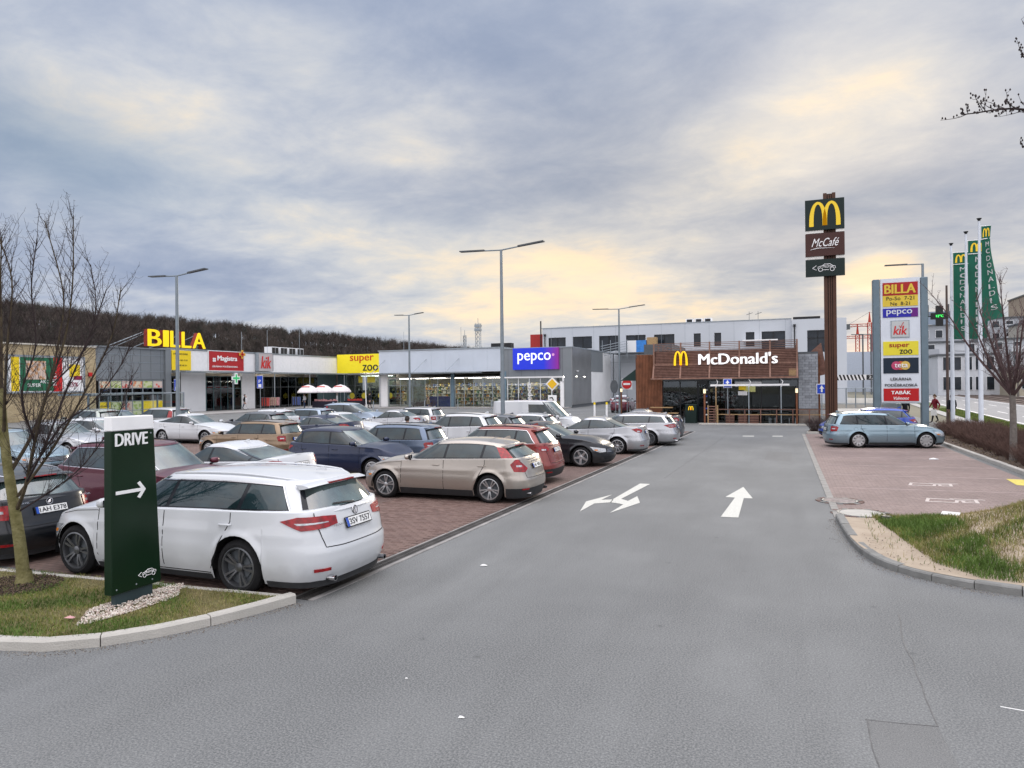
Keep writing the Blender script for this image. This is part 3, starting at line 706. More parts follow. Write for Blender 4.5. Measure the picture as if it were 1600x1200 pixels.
    p = fb(0, zp); q = fb(0, zp+.05); tl = Vector((q.x-p.x, 0, .05)).normalized(); nrm = Vector((-tl.z, 0, tl.x))
    r_ = Vector((0, -1, 0)); u_ = tl; n_ = r_.cross(u_)
    if n_.x > 0: n_ = -n_
    base = p+n_*.012
    pb_ = MB(); pb_.frame(base-r_*.275-u_*.068, r_, u_, .55, .136, .010); ph = add('plate_holder', pb_, M['black'], sm=None)
    pb_ = MB(); pb_.frame(base-r_*.26-u_*.055+n_*.004, r_, u_, .52, .11, .010); pp = add('number_plate', pb_, M['plate'], sm=None)
    pb_ = MB(); pb_.frame(base-r_*.26-u_*.055+n_*.0065, r_, u_, .045, .11, .010); add('plate_band', pb_, M['plate_blue'], pp, None)
    if o['plate_text']: text('lettering', o['plate_text'], base-r_*.20-u_*.037+n_*.0145, r_, u_, M['dark_letter'], pp, extrude=.0006, width=.44, height=.075, offset=.012)
    elif o.get('dashes', True): text('lettering', random.choice(['5AB 2841', '2AK 6073', '1AX 9352', '4SC 1760']), base-r_*.20-u_*.037+n_*.0145, r_, u_, M['dark_letter'], pp, extrude=.0006, width=.44, height=.075)
    if o['badge']:
        zb2 = zr_-.075; p2 = fb(0, zb2); bb = MB(); N2 = Vector((-1, 0, .12)).normalized(); u2 = Vector((.12, 0, 1)).normalized()
        ring = [p2+N2*.012+(r_*math.cos(a)+u2*math.sin(a))*.052 for a in np.linspace(0, 2*math.pi, 21)]; bb.tube(ring, .006, 5, False)
        if o['badge'] == 'vw':
            for A, B in (((-.03, .035), (0, -.005)), ((.03, .035), (0, -.005)), ((-.042, .012), (-.018, -.04)), ((-.018, -.04), (0, -.002)), ((0, -.002), (.018, -.04)), ((.018, -.04), (.042, .012))):
                bb.tube([p2+N2*.014+r_*A[0]+u2*A[1], p2+N2*.014+r_*B[0]+u2*B[1]], .005, 4)
        elif o['badge'] == 'wing':
            bb.tube([p2+N2*.014-r_*.03-u2*.02, p2+N2*.014+r_*.005+u2*.01, p2+N2*.014+r_*.03+u2*.028], [.004, .010, .004], 5); bb.tube([p2+N2*.014-r_*.02-u2*.03, p2+N2*.014+r_*.02-u2*.005], [.004, .008], 5)
        else: bb.tube([p2+N2*.014-r_*.04, p2+N2*.014+r_*.04], .007, 5)
        add('badge', bb, M['chrome'])
    for (tx, side_, zz, ww, hh) in (o['script'] or []):
        p3 = fb(0, zz); ff = fb(-side_, zz) if side_ else p3
        if tx: text('lettering', tx, Vector((p3.x, 0, zz))+Vector((-.014, 0, 0))-r_*(-side_ + 0) + Vector((0, 0, 0)), r_, u_, M['chrome'], P, extrude=.002, width=ww, height=hh, offset=.006)
    # reflectors low in the rear bumper
    for side in (1, -1):
        f = lambda u_, v_, sd=side: sp.low(sp.total+u_, v_, sd)
        add('reflector', patch(f, [(-W*.44, .33, .365), (-W*.38, .33, .365), (-W*.32, .33, .365)], .010, 1), M['redlens'])
    # mirrors
    for side in (1, -1):
        mb_ = MB(); cx, cy, cz = sp.xc-.34, side*(W/2+.085), sp.shoulder(sp.xc-.4)+.085
        V = []; n1, n2_ = 10, 7
        for i in range(n2_+1):
            ph = -math.pi/2+math.pi*i/n2_
            for k in range(n1):
                th = 2*math.pi*k/n1; c_, s_ = math.cos(th), math.sin(th)
                V.append((cx+.075*math.copysign(abs(math.cos(ph))**.7, 1)*c_, cy+.115*math.copysign(abs(s_)**.8, s_)*math.cos(ph)**.7 if math.cos(ph) > 0 else cy, cz+.065*math.copysign(abs(math.sin(ph))**.75, math.sin(ph))))
        mb_.add(V, [(i*n1+k, i*n1+(k+1) % n1, (i+1)*n1+(k+1) % n1, (i+1)*n1+k) for i in range(n2_) for k in range(n1)])
        mi = add('mirror', mb_, pm)
        ar = MB(); ar.tube([(cx+.02, side*(W/2-.06), cz-.07), (cx, side*(W/2+.03), cz-.05)], [.03, .022], 6); add('mirror_arm', ar, M['black'], mi)
        mg = MB(); mg.box(cx-.072, cx-.066, cy-.085, cy+.085, cz-.045, cz+.045); add('mirror_glass', mg, M['black_gloss'], mi, None)
    # roof rails and aerial
    if sp.rails:
        for side in (1, -1):
            x0, x1 = sp.xwt-.12, sp.xrt+.10; pts_ = []
            for k in range(13):
                x = lerp(x0, x1, k/12); pt = sp.gx(x, 1., side); up = .045*math.sin(math.pi*clamp(k/12*1.0))**.35; pts_.append((x, pt.y-side*.05, pt.z+.010+up*.75))
            rb_ = MB(); rb_.tube(pts_, .013, 6); add('roof_rail', rb_, o['rail'])
    ab = MB(); p = Vector((sp.xrt+.22, 0, H-.01)); ab.prism([(-.09, 0), (.09, 0), (-.03, .055), (-.08, .06)], p+Vector((0, .012, 0)), EX, EZ, .024); add('aerial', ab, pm, None, None)
    if o.get('exhaust'):
        for side in (1, -1):
            eb = MB(); eb.lathe([(.03, 0), (.036, 0), (.036, .12), (.03, .12)], (sp.xr+.05, side*.55, .235), 12, 'z'); 
            eb.v = [(sp.xr+.03+(z-.235), y, .235+(x-(sp.xr+.05))) for x, y, z in eb.v]; add('exhaust_pipe', eb, M['chrome'])
    return root

def tree_of(o):
    out = [o]
    for c in o.children: out += tree_of(c)
    return out
CAR_GROUP = 'cars parked in the shopping centre car park'
BASE_CARS = {}
def place_car(key, pm, x, y, deg, label, cat='car', sc=1.0, name='parked_car'):
    """copies the model `key` with all its parts, swaps its paint, and stands it at x, y"""
    root, parts = BASE_CARS[key]; base_paint = parts['paint']
    if not parts['used']:
        parts['used'] = True; new = root
        swap = base_paint is not pm
    else:
        swap = base_paint is not pm; cache = {}
        def cp(o, par):
            c = o.copy(); col.objects.link(c); c.parent = par
            for ch in parts['kids'].get(o.as_pointer(), []): cp(ch, c)
            return c
        new = cp(root, None)
        swap = True
    new.name = name
    j = 0 if pm in (PCH,) or 'plate' in label else random.uniform(-1.3, 1.3)
    new.location = (x, y, 0); new.rotation_euler = (0, 0, R(deg+j)); new.scale = (sc, sc, sc*(1 if j == 0 else random.uniform(.97, 1.03)))
    if swap:
        stack = [new]; kids_new = {}
        def walk(o):
            for c in o.children: walk(c)
            if o.type == 'MESH' and o.material_slots and o.data.materials[0] is base_paint:
                o.material_slots[0].link = 'OBJECT'; o.material_slots[0].material = pm
        walk(new)
    return tag(new, label, cat, CAR_GROUP)
def model(key, sp, pm, opts=None):
    root = build_car(sp, pm, opts); kids = {o.as_pointer(): list(o.children) for o in tree_of(root)}
    BASE_CARS[key] = (root, dict(paint=pm, used=False, kids=kids))
# ------------------------------------------------------------------ ground, asphalt, paving
def ground_mat(name, c1, c2, spk, rough=.85, big=.25, fine=70., bump=.25, cracks=False):
    """worn asphalt: aggregate speckle, stains, worn tracks"""
    m = bpy.data.materials.new(name); m.use_nodes = True; t = m.node_tree; n = t.nodes; l = t.links; b = n['Principled BSDF']; b.inputs['Roughness'].default_value = rough
    tcn = n.new('ShaderNodeTexCoord')
    def nz(sc, det, ro=.6, st=None):
        x = n.new('ShaderNodeTexNoise'); x.inputs['Scale'].default_value = sc; x.inputs['Detail'].default_value = det; x.inputs['Roughness'].default_value = ro
        if st:
            mp = n.new('ShaderNodeMapping'); mp.inputs['Scale'].default_value = st; l.new(tcn.outputs['Object'], mp.inputs[0]); l.new(mp.outputs[0], x.inputs['Vector'])
        else: l.new(tcn.outputs['Object'], x.inputs['Vector'])
        return x.outputs['Fac']
    def mr(v, a, c, d=0., e=1.):
        x = n.new('ShaderNodeMapRange'); x.inputs[1].default_value = a; x.inputs[2].default_value = c; x.inputs[3].default_value = d; x.inputs[4].default_value = e; l.new(v, x.inputs[0]); return x.outputs[0]
    def mix(f, a, c, bt='MIX'):
        x = n.new('ShaderNodeMix'); x.data_type = 'RGBA'; x.blend_type = bt
        if isinstance(f, float): x.inputs[0].default_value = f
        else: l.new(f, x.inputs[0])
        for i, v in ((6, a), (7, c)):
            if isinstance(v, tuple): x.inputs[i].default_value = (*v, 1)
            else: l.new(v, x.inputs[i])
        return x.outputs[2]
    g = mix(mr(nz(big, 5, .6), .35, .65), c1, c2)
    g = mix(mr(nz(big*3.5, 6, .6, (1, .28, 1)), .42, .72, 0, .7), g, tuple(x*.85 for x in c1))
    g = mix(mr(nz(.9, 5, .65, (1, .10, 1)), .50, .72, 0, .38), g, tuple(x*.62 for x in c1))
    g = mix(mr(nz(2.3, 6, .7), .60, .74, 0, .35), g, tuple(x*.55 for x in c1))
    g = mix(mr(nz(fine, 3, .7), .40, .70, 0, .8), g, spk)
    g = mix(mr(nz(fine*1.9, 2, .8), .56, .72, 0, .55), g, tuple(x*.45 for x in c1))
    v = n.new('ShaderNodeTexVoronoi'); v.inputs['Scale'].default_value = 1.15; v.inputs['Randomness'].default_value = 1; l.new(tcn.outputs['Object'], v.inputs['Vector'])
    g = mix(mr(v.outputs['Distance'], .07, .02, 0, .35), g, tuple(x*.5 for x in c1))
    if cracks:
        w = n.new('ShaderNodeTexVoronoi'); w.feature = 'DISTANCE_TO_EDGE'; w.inputs['Scale'].default_value = .22
        dd = n.new('ShaderNodeVectorMath'); dd.operation = 'ADD'; nv = n.new('ShaderNodeTexNoise'); nv.inputs['Scale'].default_value = 1.5; nv.inputs['Detail'].default_value = 5; l.new(tcn.outputs['Object'], nv.inputs['Vector'])
        sc = n.new('ShaderNodeVectorMath'); sc.operation = 'SCALE'; sc.inputs['Scale'].default_value = .9; l.new(nv.outputs['Color'], sc.inputs[0])
        l.new(tcn.outputs['Object'], dd.inputs[0]); l.new(sc.outputs[0], dd.inputs[1]); l.new(dd.outputs[0], w.inputs['Vector'])
        g = mix(mr(w.outputs['Distance'], .0035, .0012, 0, .35), g, tuple(x*.5 for x in c1))
    l.new(g, b.inputs['Base Color'])
    bp = n.new('ShaderNodeBump'); bp.inputs['Strength'].default_value = bump; bp.inputs['Distance'].default_value = .01; l.new(nz(fine*1.3, 4, .7), bp.inputs['Height']); l.new(bp.outputs[0], b.inputs['Normal'])
    MATS[name] = m; return m
ASPH = ground_mat('asphalt', (.080, .085, .087), (.142, .148, .148), (.27, .275, .27), cracks=False, fine=55, bump=.16)
def brick_mat(name, c1, c2, mortar, w, h, rough=.85, bump=.5, mort=.012, rot=0, dirt=.35, space='xy'):
    m = bpy.data.materials.new(name); m.use_nodes = True; t = m.node_tree; n = t.nodes; l = t.links; b = n['Principled BSDF']; b.inputs['Roughness'].default_value = rough
    tcn = n.new('ShaderNodeTexCoord'); mp = n.new('ShaderNodeMapping'); mp.inputs['Rotation'].default_value = (0, 0, rot)
    if space == 'yz':
        sp = n.new('ShaderNodeSeparateXYZ'); cb = n.new('ShaderNodeCombineXYZ'); l.new(tcn.outputs['Object'], sp.inputs[0]); l.new(sp.outputs[1], cb.inputs[0]); l.new(sp.outputs[2], cb.inputs[1]); l.new(cb.outputs[0], mp.inputs[0])
    elif space == 'xz':
        sp = n.new('ShaderNodeSeparateXYZ'); cb = n.new('ShaderNodeCombineXYZ'); l.new(tcn.outputs['Object'], sp.inputs[0]); l.new(sp.outputs[0], cb.inputs[0]); l.new(sp.outputs[2], cb.inputs[1]); l.new(cb.outputs[0], mp.inputs[0])
    else: l.new(tcn.outputs['Object'], mp.inputs[0])
    br = n.new('ShaderNodeTexBrick'); br.inputs['Scale'].default_value = 1; br.inputs['Brick Width'].default_value = w; br.inputs['Row Height'].default_value = h; br.inputs['Mortar Size'].default_value = mort
    br.inputs['Color1'].default_value = (*c1, 1); br.inputs['Color2'].default_value = (*c2, 1); br.inputs['Mortar'].default_value = (*mortar, 1); l.new(mp.outputs[0], br.inputs['Vector'])
    nz = n.new('ShaderNodeTexNoise'); nz.inputs['Scale'].default_value = .45; nz.inputs['Detail'].default_value = 7; l.new(tcn.outputs['Object'], nz.inputs['Vector'])
    mr = n.new('ShaderNodeMapRange'); mr.inputs[1].default_value = .35; mr.inputs[2].default_value = .7; mr.inputs[3].default_value = 1.08; mr.inputs[4].default_value = 1-dirt; l.new(nz.outputs['Fac'], mr.inputs[0])
    nf = n.new('ShaderNodeTexNoise'); nf.inputs['Scale'].default_value = 9; nf.inputs['Detail'].default_value = 5; l.new(tcn.outputs['Object'], nf.inputs['Vector'])
    mf = n.new('ShaderNodeMapRange'); mf.inputs[1].default_value = .3; mf.inputs[2].default_value = .7; mf.inputs[3].default_value = .86; mf.inputs[4].default_value = 1.12; l.new(nf.outputs['Fac'], mf.inputs[0])
    mm = n.new('ShaderNodeMath'); mm.operation = 'MULTIPLY'; l.new(mr.outputs[0], mm.inputs[0]); l.new(mf.outputs[0], mm.inputs[1])
    sc = n.new('ShaderNodeVectorMath'); sc.operation = 'SCALE'; l.new(br.outputs['Color'], sc.inputs[0]); l.new(mm.outputs[0], sc.inputs['Scale']); l.new(sc.outputs[0], b.inputs['Base Color'])
    iv = n.new('ShaderNodeMath'); iv.operation = 'SUBTRACT'; iv.inputs[0].default_value = 1; l.new(br.outputs['Fac'], iv.inputs[1])
    bp = n.new('ShaderNodeBump'); bp.inputs['Strength'].default_value = bump; bp.inputs['Distance'].default_value = .01; l.new(iv.outputs[0], bp.inputs['Height']); l.new(bp.outputs[0], b.inputs['Normal'])
    MATS[name] = m; return m
PAV = brick_mat('red_pavers', (.145, .092, .077), (.19, .126, .107), (.10, .075, .066), .2, .1, dirt=.25)
PAVR = brick_mat('pale_pavers', (.225, .165, .148), (.27, .205, .188), (.18, .14, .125), .2, .1, dirt=.2)
PAV1 = mat('paver_red', (.13, .083, .070), .85, var=.22, vscale=9, bump=.3); PAV2 = mat('paver_pink', (.175, .118, .10), .85, var=.2, vscale=9, bump=.3); PAV3 = mat('paver_worn', (.158, .107, .092), .88, var=.2, vscale=7, bump=.3)
struct('ground', MB().sheet([(-2500, -300), (2500, -300), (2500, 4000), (-2500, 4000)], -.03), mat('far_ground', (.16, .15, .11), .95, var=.3, vscale=.02))
struct('asphalt_road', MB().sheet([(-120, -60), (90, -60), (90, 10.2), (9, 10.2), (9, 60), (10, 170), (-120, 170)], 0), ASPH)

# left parking rows: red paving with the drain beside the lane
def drain_x(b): return lerp(-5.90, -4.90, (b-7.4)/33.0)
lp = [(-15.6, 7.35), (drain_x(7.35)-.13, 7.35), (drain_x(40.4)-.13, 40.4), (-15.6, 40.4)]
pv = struct('parking_paving', MB().sheet(lp, .004), PAV)
struct('parking_paving_middle', MB().sheet([(-30.6, 12), (-22.6-4.9+4.9+0, 12), (-17.4, 12), (-17.4, 42), (-30.6, 42)], .004), PAV)
struct('parking_paving_far', MB().sheet([(-42, 16), (-33.4, 16), (-33.4, 38), (-42, 38)], .004), PAV)
# single pavers where they can be told apart, the rest of the near field joined
pm_ = []
for m_ in (PAV1, PAV2, PAV3):
    b = MB(); b.bbox(-.0965, .0965, -.0465, .0465, 0, .009, .004); me = b.mesh('paver'); me.materials.append(m_); pm_.append(me)
cells = []
j = 0; y = 7.5
while y < 15.2:
    x = -8.9+(.1 if j % 2 else 0)
    while x < drain_x(y)-.13-.2:
        cells.append((x+.1, y+.05)); x += .2
    y += .1; j += 1
cells.sort(key=lambda c: (c[0]+.0)**2+(c[1])**2)
vis = [c for c in cells if c[0] > -6.35+(c[1]-7.5)*-.30][:300]
vs_set = set(vis)
for k, (x, y) in enumerate(vis):
    o = link('paver', pm_[random.choice((0, 1, 1, 2, 2))], pv, (x, y, .0045+random.uniform(0, .0025))); o.rotation_euler = (random.gauss(0, .006), random.gauss(0, .004), random.gauss(0, .008))
rest = [c for c in cells if c not in vs_set]
for mi, m_ in enumerate((PAV1, PAV2, PAV3)):
    b = MB()
    for (x, y) in rest[mi::3]: b.bbox(x-.0965, x+.0965, y-.0465, y+.0465, .0045, .0125+random.uniform(0, .002), .004)
    b.build('paver_field', m_, pv, kind='stuff')
# slot drain: concrete frame and cast gratings, each one metre a piece
dr = thing('drainage_channel', (-5.5, 7.5, 0), 'long cast iron slot drain between the red paving and the lane', 'drain')
b = MB()
dirx = Vector((drain_x(8.5)-drain_x(7.5), 1, 0)).normalized(); nx = Vector((dirx.y, -dirx.x, 0))
for sg, w0, w1 in ((-1, .115, .15), (1, .115, .19)):
    a0 = Vector((drain_x(7.5), 7.5, 0)); a1 = Vector((drain_x(40.3), 40.3, 0))
    q = [a0+nx*sg*w0, a0+nx*sg*w1, a1+nx*sg*w1, a1+nx*sg*w0]
    if sg < 0: q = q[::-1]
    b.poly([(p.x, p.y) for p in q], -.01, .012)
b.build('concrete_frame', mat('old_concrete_edge', (.27, .26, .25), .9, var=.2, vscale=3), dr)
g = MB(); L_ = .996
for k in range(20):
    t = -L_/2+L_*(k+.5)/20; g.box(-.095, .095, t-.011, t+.011, -.006, .010)
g.box(-.112, -.09, -L_/2, L_/2, -.006, .011); g.box(.09, .112, -L_/2, L_/2, -.006, .011); g.box(-.008, .008, -L_/2, L_/2, -.006, .0105)
gm = g.mesh('grating'); gm.materials.append(mat('cast_iron', (.075, .07, .066), .7, var=.35, vscale=2.5, metal=.2))
for k in range(32):
    yy = 8.0+k; p = Vector((drain_x(yy), yy, 0)); o = link('grating', gm, dr, p-Vector(dr.location)); o.rotation_euler = (0, 0, math.atan2(dirx.y, dirx.x)-math.pi/2)
MB().sheet([(drain_x(7.5)-.11, 7.5), (drain_x(7.5)+.11, 7.5), (drain_x(40.3)+.11, 40.3), (drain_x(40.3)-.11, 40.3)], .0015).build('channel_floor', M['under'], dr)

# right parking bay
rp = struct('parking_paving_right', MB().sheet([(1.02, 15.4), (4.2, 16.25), (6.0, 16.6), (6.05, 24), (5.95, 40.2), (.92, 39.6)], .004), PAVR)
# flush edging stones along the bay
es = thing('edging_kerb', (.9, 15.6, 0), 'flush concrete edging between lane and the right hand paving', 'kerb')
CON = mat('kerb_concrete', (.40, .385, .35), .9, var=.18, vscale=3.5, bump=.45, bscale=55, color2=(.47, .45, .41))
CON2 = mat('kerb_concrete_grey', (.20, .20, .19), .9, var=.2, vscale=4, bump=.5, bscale=55)
for k in range(24):
    b = MB(); b.bbox(.88-.006*k, 1.03-.006*k, 15.55+k, 15.55+k+.985, -.01, .016, .004); b.build('edging_stone', mat('edging_concrete', (.27, .26, .24), .9, var=.18, vscale=3.5, bump=.45, bscale=55), es)

def kerb_run(name, pts, label, w=.13, h=.12, step=1.0, m=None, gap=.011, inner=1, chamfer=.02, jitter=.006):
    """kerb stones laid one by one along a line; stones lie on the inner side of pts"""
    P = [Vector((*p, 0)) for p in pts]; d = [0]
    for a, c in zip(P, P[1:]): d.append(d[-1]+(c-a).length)
    def at(s):
        s = clamp(s, 0, d[-1]); 
        for i in range(len(P)-1):
            if s <= d[i+1]+1e-9: return P[i].lerp(P[i+1], (s-d[i])/(d[i+1]-d[i]))
    def nrm(s):
        t = at(min(s+.05, d[-1]))-at(max(s-.05, 0)); t.normalize(); return Vector((-t.y, t.x, 0))*inner
    root = thing(name, (P[0].x, P[0].y, 0), label, 'kerb'); n = int(d[-1]/step)
    for k in range(n):
        s0, s1 = k*d[-1]/n+gap/2, (k+1)*d[-1]/n-gap/2; K = 3; V = []; dz = random.uniform(-jitter, jitter); dn = random.uniform(-jitter, jitter)*.7
        prof = [(0, -.02), (0, h-chamfer), (chamfer, h), (w-.006, h), (w, h-.006), (w, -.02)]
        for j in range(K):
            s = lerp(s0, s1, j/(K-1)); p, nn_ = at(s), nrm(s)
            V += [p+nn_*(a+dn)+Vector((0, 0, z+(dz if z > 0 else 0))) for a, z in prof]
        m_ = len(prof); F = [(j*m_+i, (j+1)*m_+i, (j+1)*m_+i+1, j*m_+i+1) for j in range(K-1) for i in range(m_-1)]+[tuple(range(m_)), tuple(range((K-1)*m_, K*m_))[::-1]]
        if inner < 0: F = [f[::-1] for f in F]
        b = MB(); b.add(V, F); b.build('kerb_stone', m or CON, root, 30)
    return root
def curve_pts(ctrl, n=8):
    """Catmull-Rom through the control points"""
    C = [Vector((*c, 0)) for c in ctrl]; C = [2*C[0]-C[1]]+C+[2*C[-1]-C[-2]]; out = []
    for i in range(1, len(C)-2):
        for k in range(n):
            t = k/n; p = .5*((2*C[i])+(-C[i-1]+C[i+1])*t+(2*C[i-1]-5*C[i]+4*C[i+1]-C[i+2])*t*t+(-C[i-1]+3*C[i]-3*C[i+1]+C[i+2])*t**3); out.append((p.x, p.y))
    out.append((C[-2].x, C[-2].y)); return out
isl_front = curve_pts([(-5.86, 7.36), (-6.06, 6.75), (-6.45, 5.92), (-7.10, 5.22), (-7.95, 4.93), (-9.5, 4.72), (-12, 4.55), (-19, 4.4)])
kerb_run('island_kerb_front', isl_front, 'curved concrete kerb in front of the DRIVE sign bed', inner=-1, step=1.05)
kerb_run('island_kerb_back', [(-5.96, 7.37), (-8.6, 7.19), (-11.2, 7.0), (-19, 6.75)], 'straight kerb behind the DRIVE sign bed beside the white estate', inner=1, step=1.0, h=.10, w=.10)
right_kerb = curve_pts([(.90, 15.45), (.93, 14.3), (1.0, 13.1), (1.20, 11.95), (1.60, 11.27), (2.15, 10.87), (2.85, 10.64), (4.5, 10.25), (8, 9.8), (14, 9.5)])
kerb_run('corner_kerb', right_kerb, 'dark faced curved kerb round the grassy mound at the right', inner=1, step=.5, h=.105, w=.15, m=CON2)
kerb_run('hedge_kerb', [(6.45, 14.0), (6.32, 24), (6.12, 34.5), (6.0, 41)], 'long kerb in front of the bare brown hedge', inner=-1, step=1.0, h=.12)
kerb_run('hedge_end_kerb', [(1.0, 39.8), (6.0, 40.6)], 'short kerb at the far end of the right hand bay', inner=1, step=1.0, h=.11)
kerb_run('terrace_kerb', [(-5.3, 46.9), (-4.4, 46.75), (2.7, 46.9)], 'pale kerb along the front of the restaurant terrace', inner=1, step=1.0, h=.10, w=.2)

# verge soils
SOIL = mat('bark_soil', (.055, .040, .032), .95, var=.5, vscale=14, bump=.8, bscale=30, color2=(.13, .095, .07), detail=8)
SAND = mat('sandy_soil', (.33, .265, .20), .95, var=.2, vscale=3, bump=.5, bscale=40, color2=(.42, .35, .27), detail=9)
LAWN = mat('lawn_ground', (.11, .11, .04), .95, var=.3, vscale=3, bump=.6, bscale=40, color2=(.15, .125, .06), detail=9)
isl = [(p[0], p[1]) for p in isl_front[2:]]; 
isl_poly = [(-6.08, 7.26)]+[(p[0]-.05, p[1]+.08) for p in isl_front[3:]]+[(-19, 6.78), (-11.2, 7.02), (-8.6, 7.21)]
struct('island_bed', MB().poly(isl_poly, .0, .085), LAWN)
# grassy mound at the right: a height field between the kerb and the bay
def mound_h(x, y):
    ex = sstep(x, 1.7, 5.2); ey = sstep(y, 10.7, 13.2)*(1-sstep(y, 14.2, 16.0)*.8)
    return .10+.80*ex*ey+.03*math.sin(x*2.1+y*1.3)*ex+.02*math.sin(x*5.3-y*3.1)*ex
kx = [p for p in right_kerb]
def kerb_y(x):
    ys = [p for p in kx if p[0] >= .9]; xs_ = [p[0] for p in kx]; 
    return float(np.interp(x, [p[0] for p in kx], [p[1] for p in kx]))
V = []; F = []; nxn, nyn = 60, 34
for i in range(nxn):
    x = 1.0+(i/(nxn-1))**1.2*12.5; y0 = kerb_y(x)+.12; y1 = 15.42+min(x-1.0, 3.2)*.26+.0 if x < 4.2 else 16.25+(min(x, 6.3)-4.2)*.12
    if x > 6.3: y1 = 16.5
    for k in range(nyn):
        y = lerp(y0, y1, k/(nyn-1)); ed = min(1, min(k, nyn-1-k)/3)
        V.append((x, y, lerp(.105 if k < nyn/2 else .01, mound_h(x, y), ed)))
F = [(i*nyn+k, (i+1)*nyn+k, (i+1)*nyn+k+1, i*nyn+k+1) for i in range(nxn-1) for k in range(nyn-1)]
b = MB(); b.add(V, F); struct('grassy_mound', b, SAND, None, 60)
struct('hedge_bed', MB().poly([(6.5, 15.5), (9.6, 15.5), (10.3, 41), (6.15, 41), (6.25, 34.5), (6.45, 24)], -.01, .09), SOIL)
struct('hedge_end_bed', MB().poly([(1.0, 39.95), (6.0, 40.7), (6.1, 43.5), (1.3, 43.2)], -.01, .08), SOIL)
# pedestrian strip, lawn, street, tramway, far verge
def strip(name, a0, a1, b0, b1, z, m, s=.066):
    return struct(name, MB().sheet([(a0+s*b0, b0), (a1+s*b0, b0), (a1+s*b1, b1), (a0+s*b1, b1)], z), m)
PATH = mat('footpath', (.36, .355, .34), .9, var=.1, vscale=1.5)
strip('footpath', 7.05, 7.9, 20, 300, .02, PATH)
struct('verge_lawn', MB().sheet([(7.9+.066*20, 20), (9.6+.066*20, 20), (9.3+.066*300, 300), (7.9+.066*300, 300)], .03), mat('verge_grass', (.085, .115, .035), .95, var=.35, vscale=1.2, detail=8))
STR = ground_mat('street_asphalt', (.22, .22, .22), (.25, .25, .25), (.32, .32, .32), fine=30)
strip('street', 9.6, 17.2, 20, 300, .012, STR)
for k, aa in enumerate((11.9, 14.2)):
    b = MB()
    for q in range(26): b.sheet([(aa+.066*(30+q*9), 30+q*9), (aa+.12+.066*(30+q*9), 30+q*9), (aa+.12+.066*(34+q*9), 34+q*9), (aa+.066*(34+q*9), 34+q*9)], .017)
    struct('lane_marking', b, M['white'])
strip('edge_marking', 16.5, 16.62, 25, 290, .018, M['white']); strip('edge_marking', 10.0, 10.12, 25, 290, .018, M['white'])
strip('tram_bed', 17.2, 24.6, 20, 300, .03, mat('tram_ballast', (.13, .10, .085), .95, var=.4, vscale=8))
for aa in (18.2, 19.65, 21.6, 23.05):
    b = MB(); b.add([(aa+.066*20+dx_, 20, z) for dx_, z in ((0, .03), (0, .14), (.08, .14), (.08, .03))]+[(aa+.066*290+dx_, 290, z) for dx_, z in ((0, .03), (0, .14), (.08, .14), (.08, .03))], [(0, 1, 5, 4), (1, 2, 6, 5), (2, 3, 7, 6)])
    single('tram_rail', b, mat('rail_steel', (.12, .085, .07), .5, metal=.6, var=.2), {18.2: 'tram rail nearest the street', 19.65: 'second tram rail from the street', 21.6: 'third tram rail from the street', 23.05: 'tram rail nearest the far houses'}[aa], 'rail', (aa+.066*20, 20, .03))
strip('far_footpath', 24.6, 30, 20, 300, .02, PATH)
struct('far_lawn', MB().sheet([(30+.066*20, 20), (140, 20), (140, 300), (30+.066*300, 300)], .025), MATS['verge_grass'])

# painted arrows on the lane, bars and bay marks
WM = mat('road_paint', (.46, .46, .42), .8, var=.12, vscale=38, color2=(.62, .62, .57), detail=8, bump=.3)
b = MB(); b.poly([(-1.27, 14.95), (-.93, 14.97), (-.96, 17.50), (-.76, 17.53), (-1.07, 19.35), (-1.38, 17.55), (-1.16, 17.52)], .003, .008)
single('straight_arrow_marking', b, WM, 'painted white arrow pointing straight ahead on the lane', 'road marking', (-1.1, 15, 0))
b = MB()
b.poly([(-4.17, 14.65), (-4.13, 15.72), (-3.80, 15.99), (-3.84, 16.39), (-4.10, 16.24), (-4.04, 17.09), (-4.38, 15.92)], .003, .008)
b.poly([(-3.82, 15.99), (-3.62, 15.90), (-3.47, 15.78), (-3.52, 14.68), (-3.16, 16.13), (-3.40, 17.04), (-3.47, 16.28), (-3.69, 16.53), (-3.48, 19.18), (-3.75, 19.19), (-3.86, 16.39)], .003, .008)
single('forked_arrow_marking', b, WM, 'painted white arrow forking to both sides, towards the camera', 'road marking', (-3.8, 15.5, 0))
for k, (x0, x1, yy, tx) in enumerate(((-2.07, -1.53, 37.2, 'left of the two short white bars across the lane near the restaurant'), (-.66, -.18, 37.5, 'right of the two short white bars across the lane near the restaurant'))):
    single('lane_bar_marking', MB().poly([(x0, yy), (x1, yy+.08), (x1, yy+.5), (x0, yy+.42)], .003, .007), WM, tx, 'road marking', (x0, yy, 0), 'short white bars on the lane')
FP = mat('faded_paint', (.52, .46, .43), .85, var=.2, vscale=16)
def stroke(segs, w, z0, z1):
    b = MB()
    for (p, q) in segs:
        p, q = Vector((*p, 0)), Vector((*q, 0)); d = (q-p).normalized(); n_ = Vector((-d.y, d.x, 0))*w/2; p, q = p-d*w/2, q+d*w/2
        b.poly([((p-n_).x, (p-n_).y), ((q-n_).x, (q-n_).y), ((q+n_).x, (q+n_).y), ((p+n_).x, (p+n_).y)], z0, z1+random.uniform(0, .001))
    return b
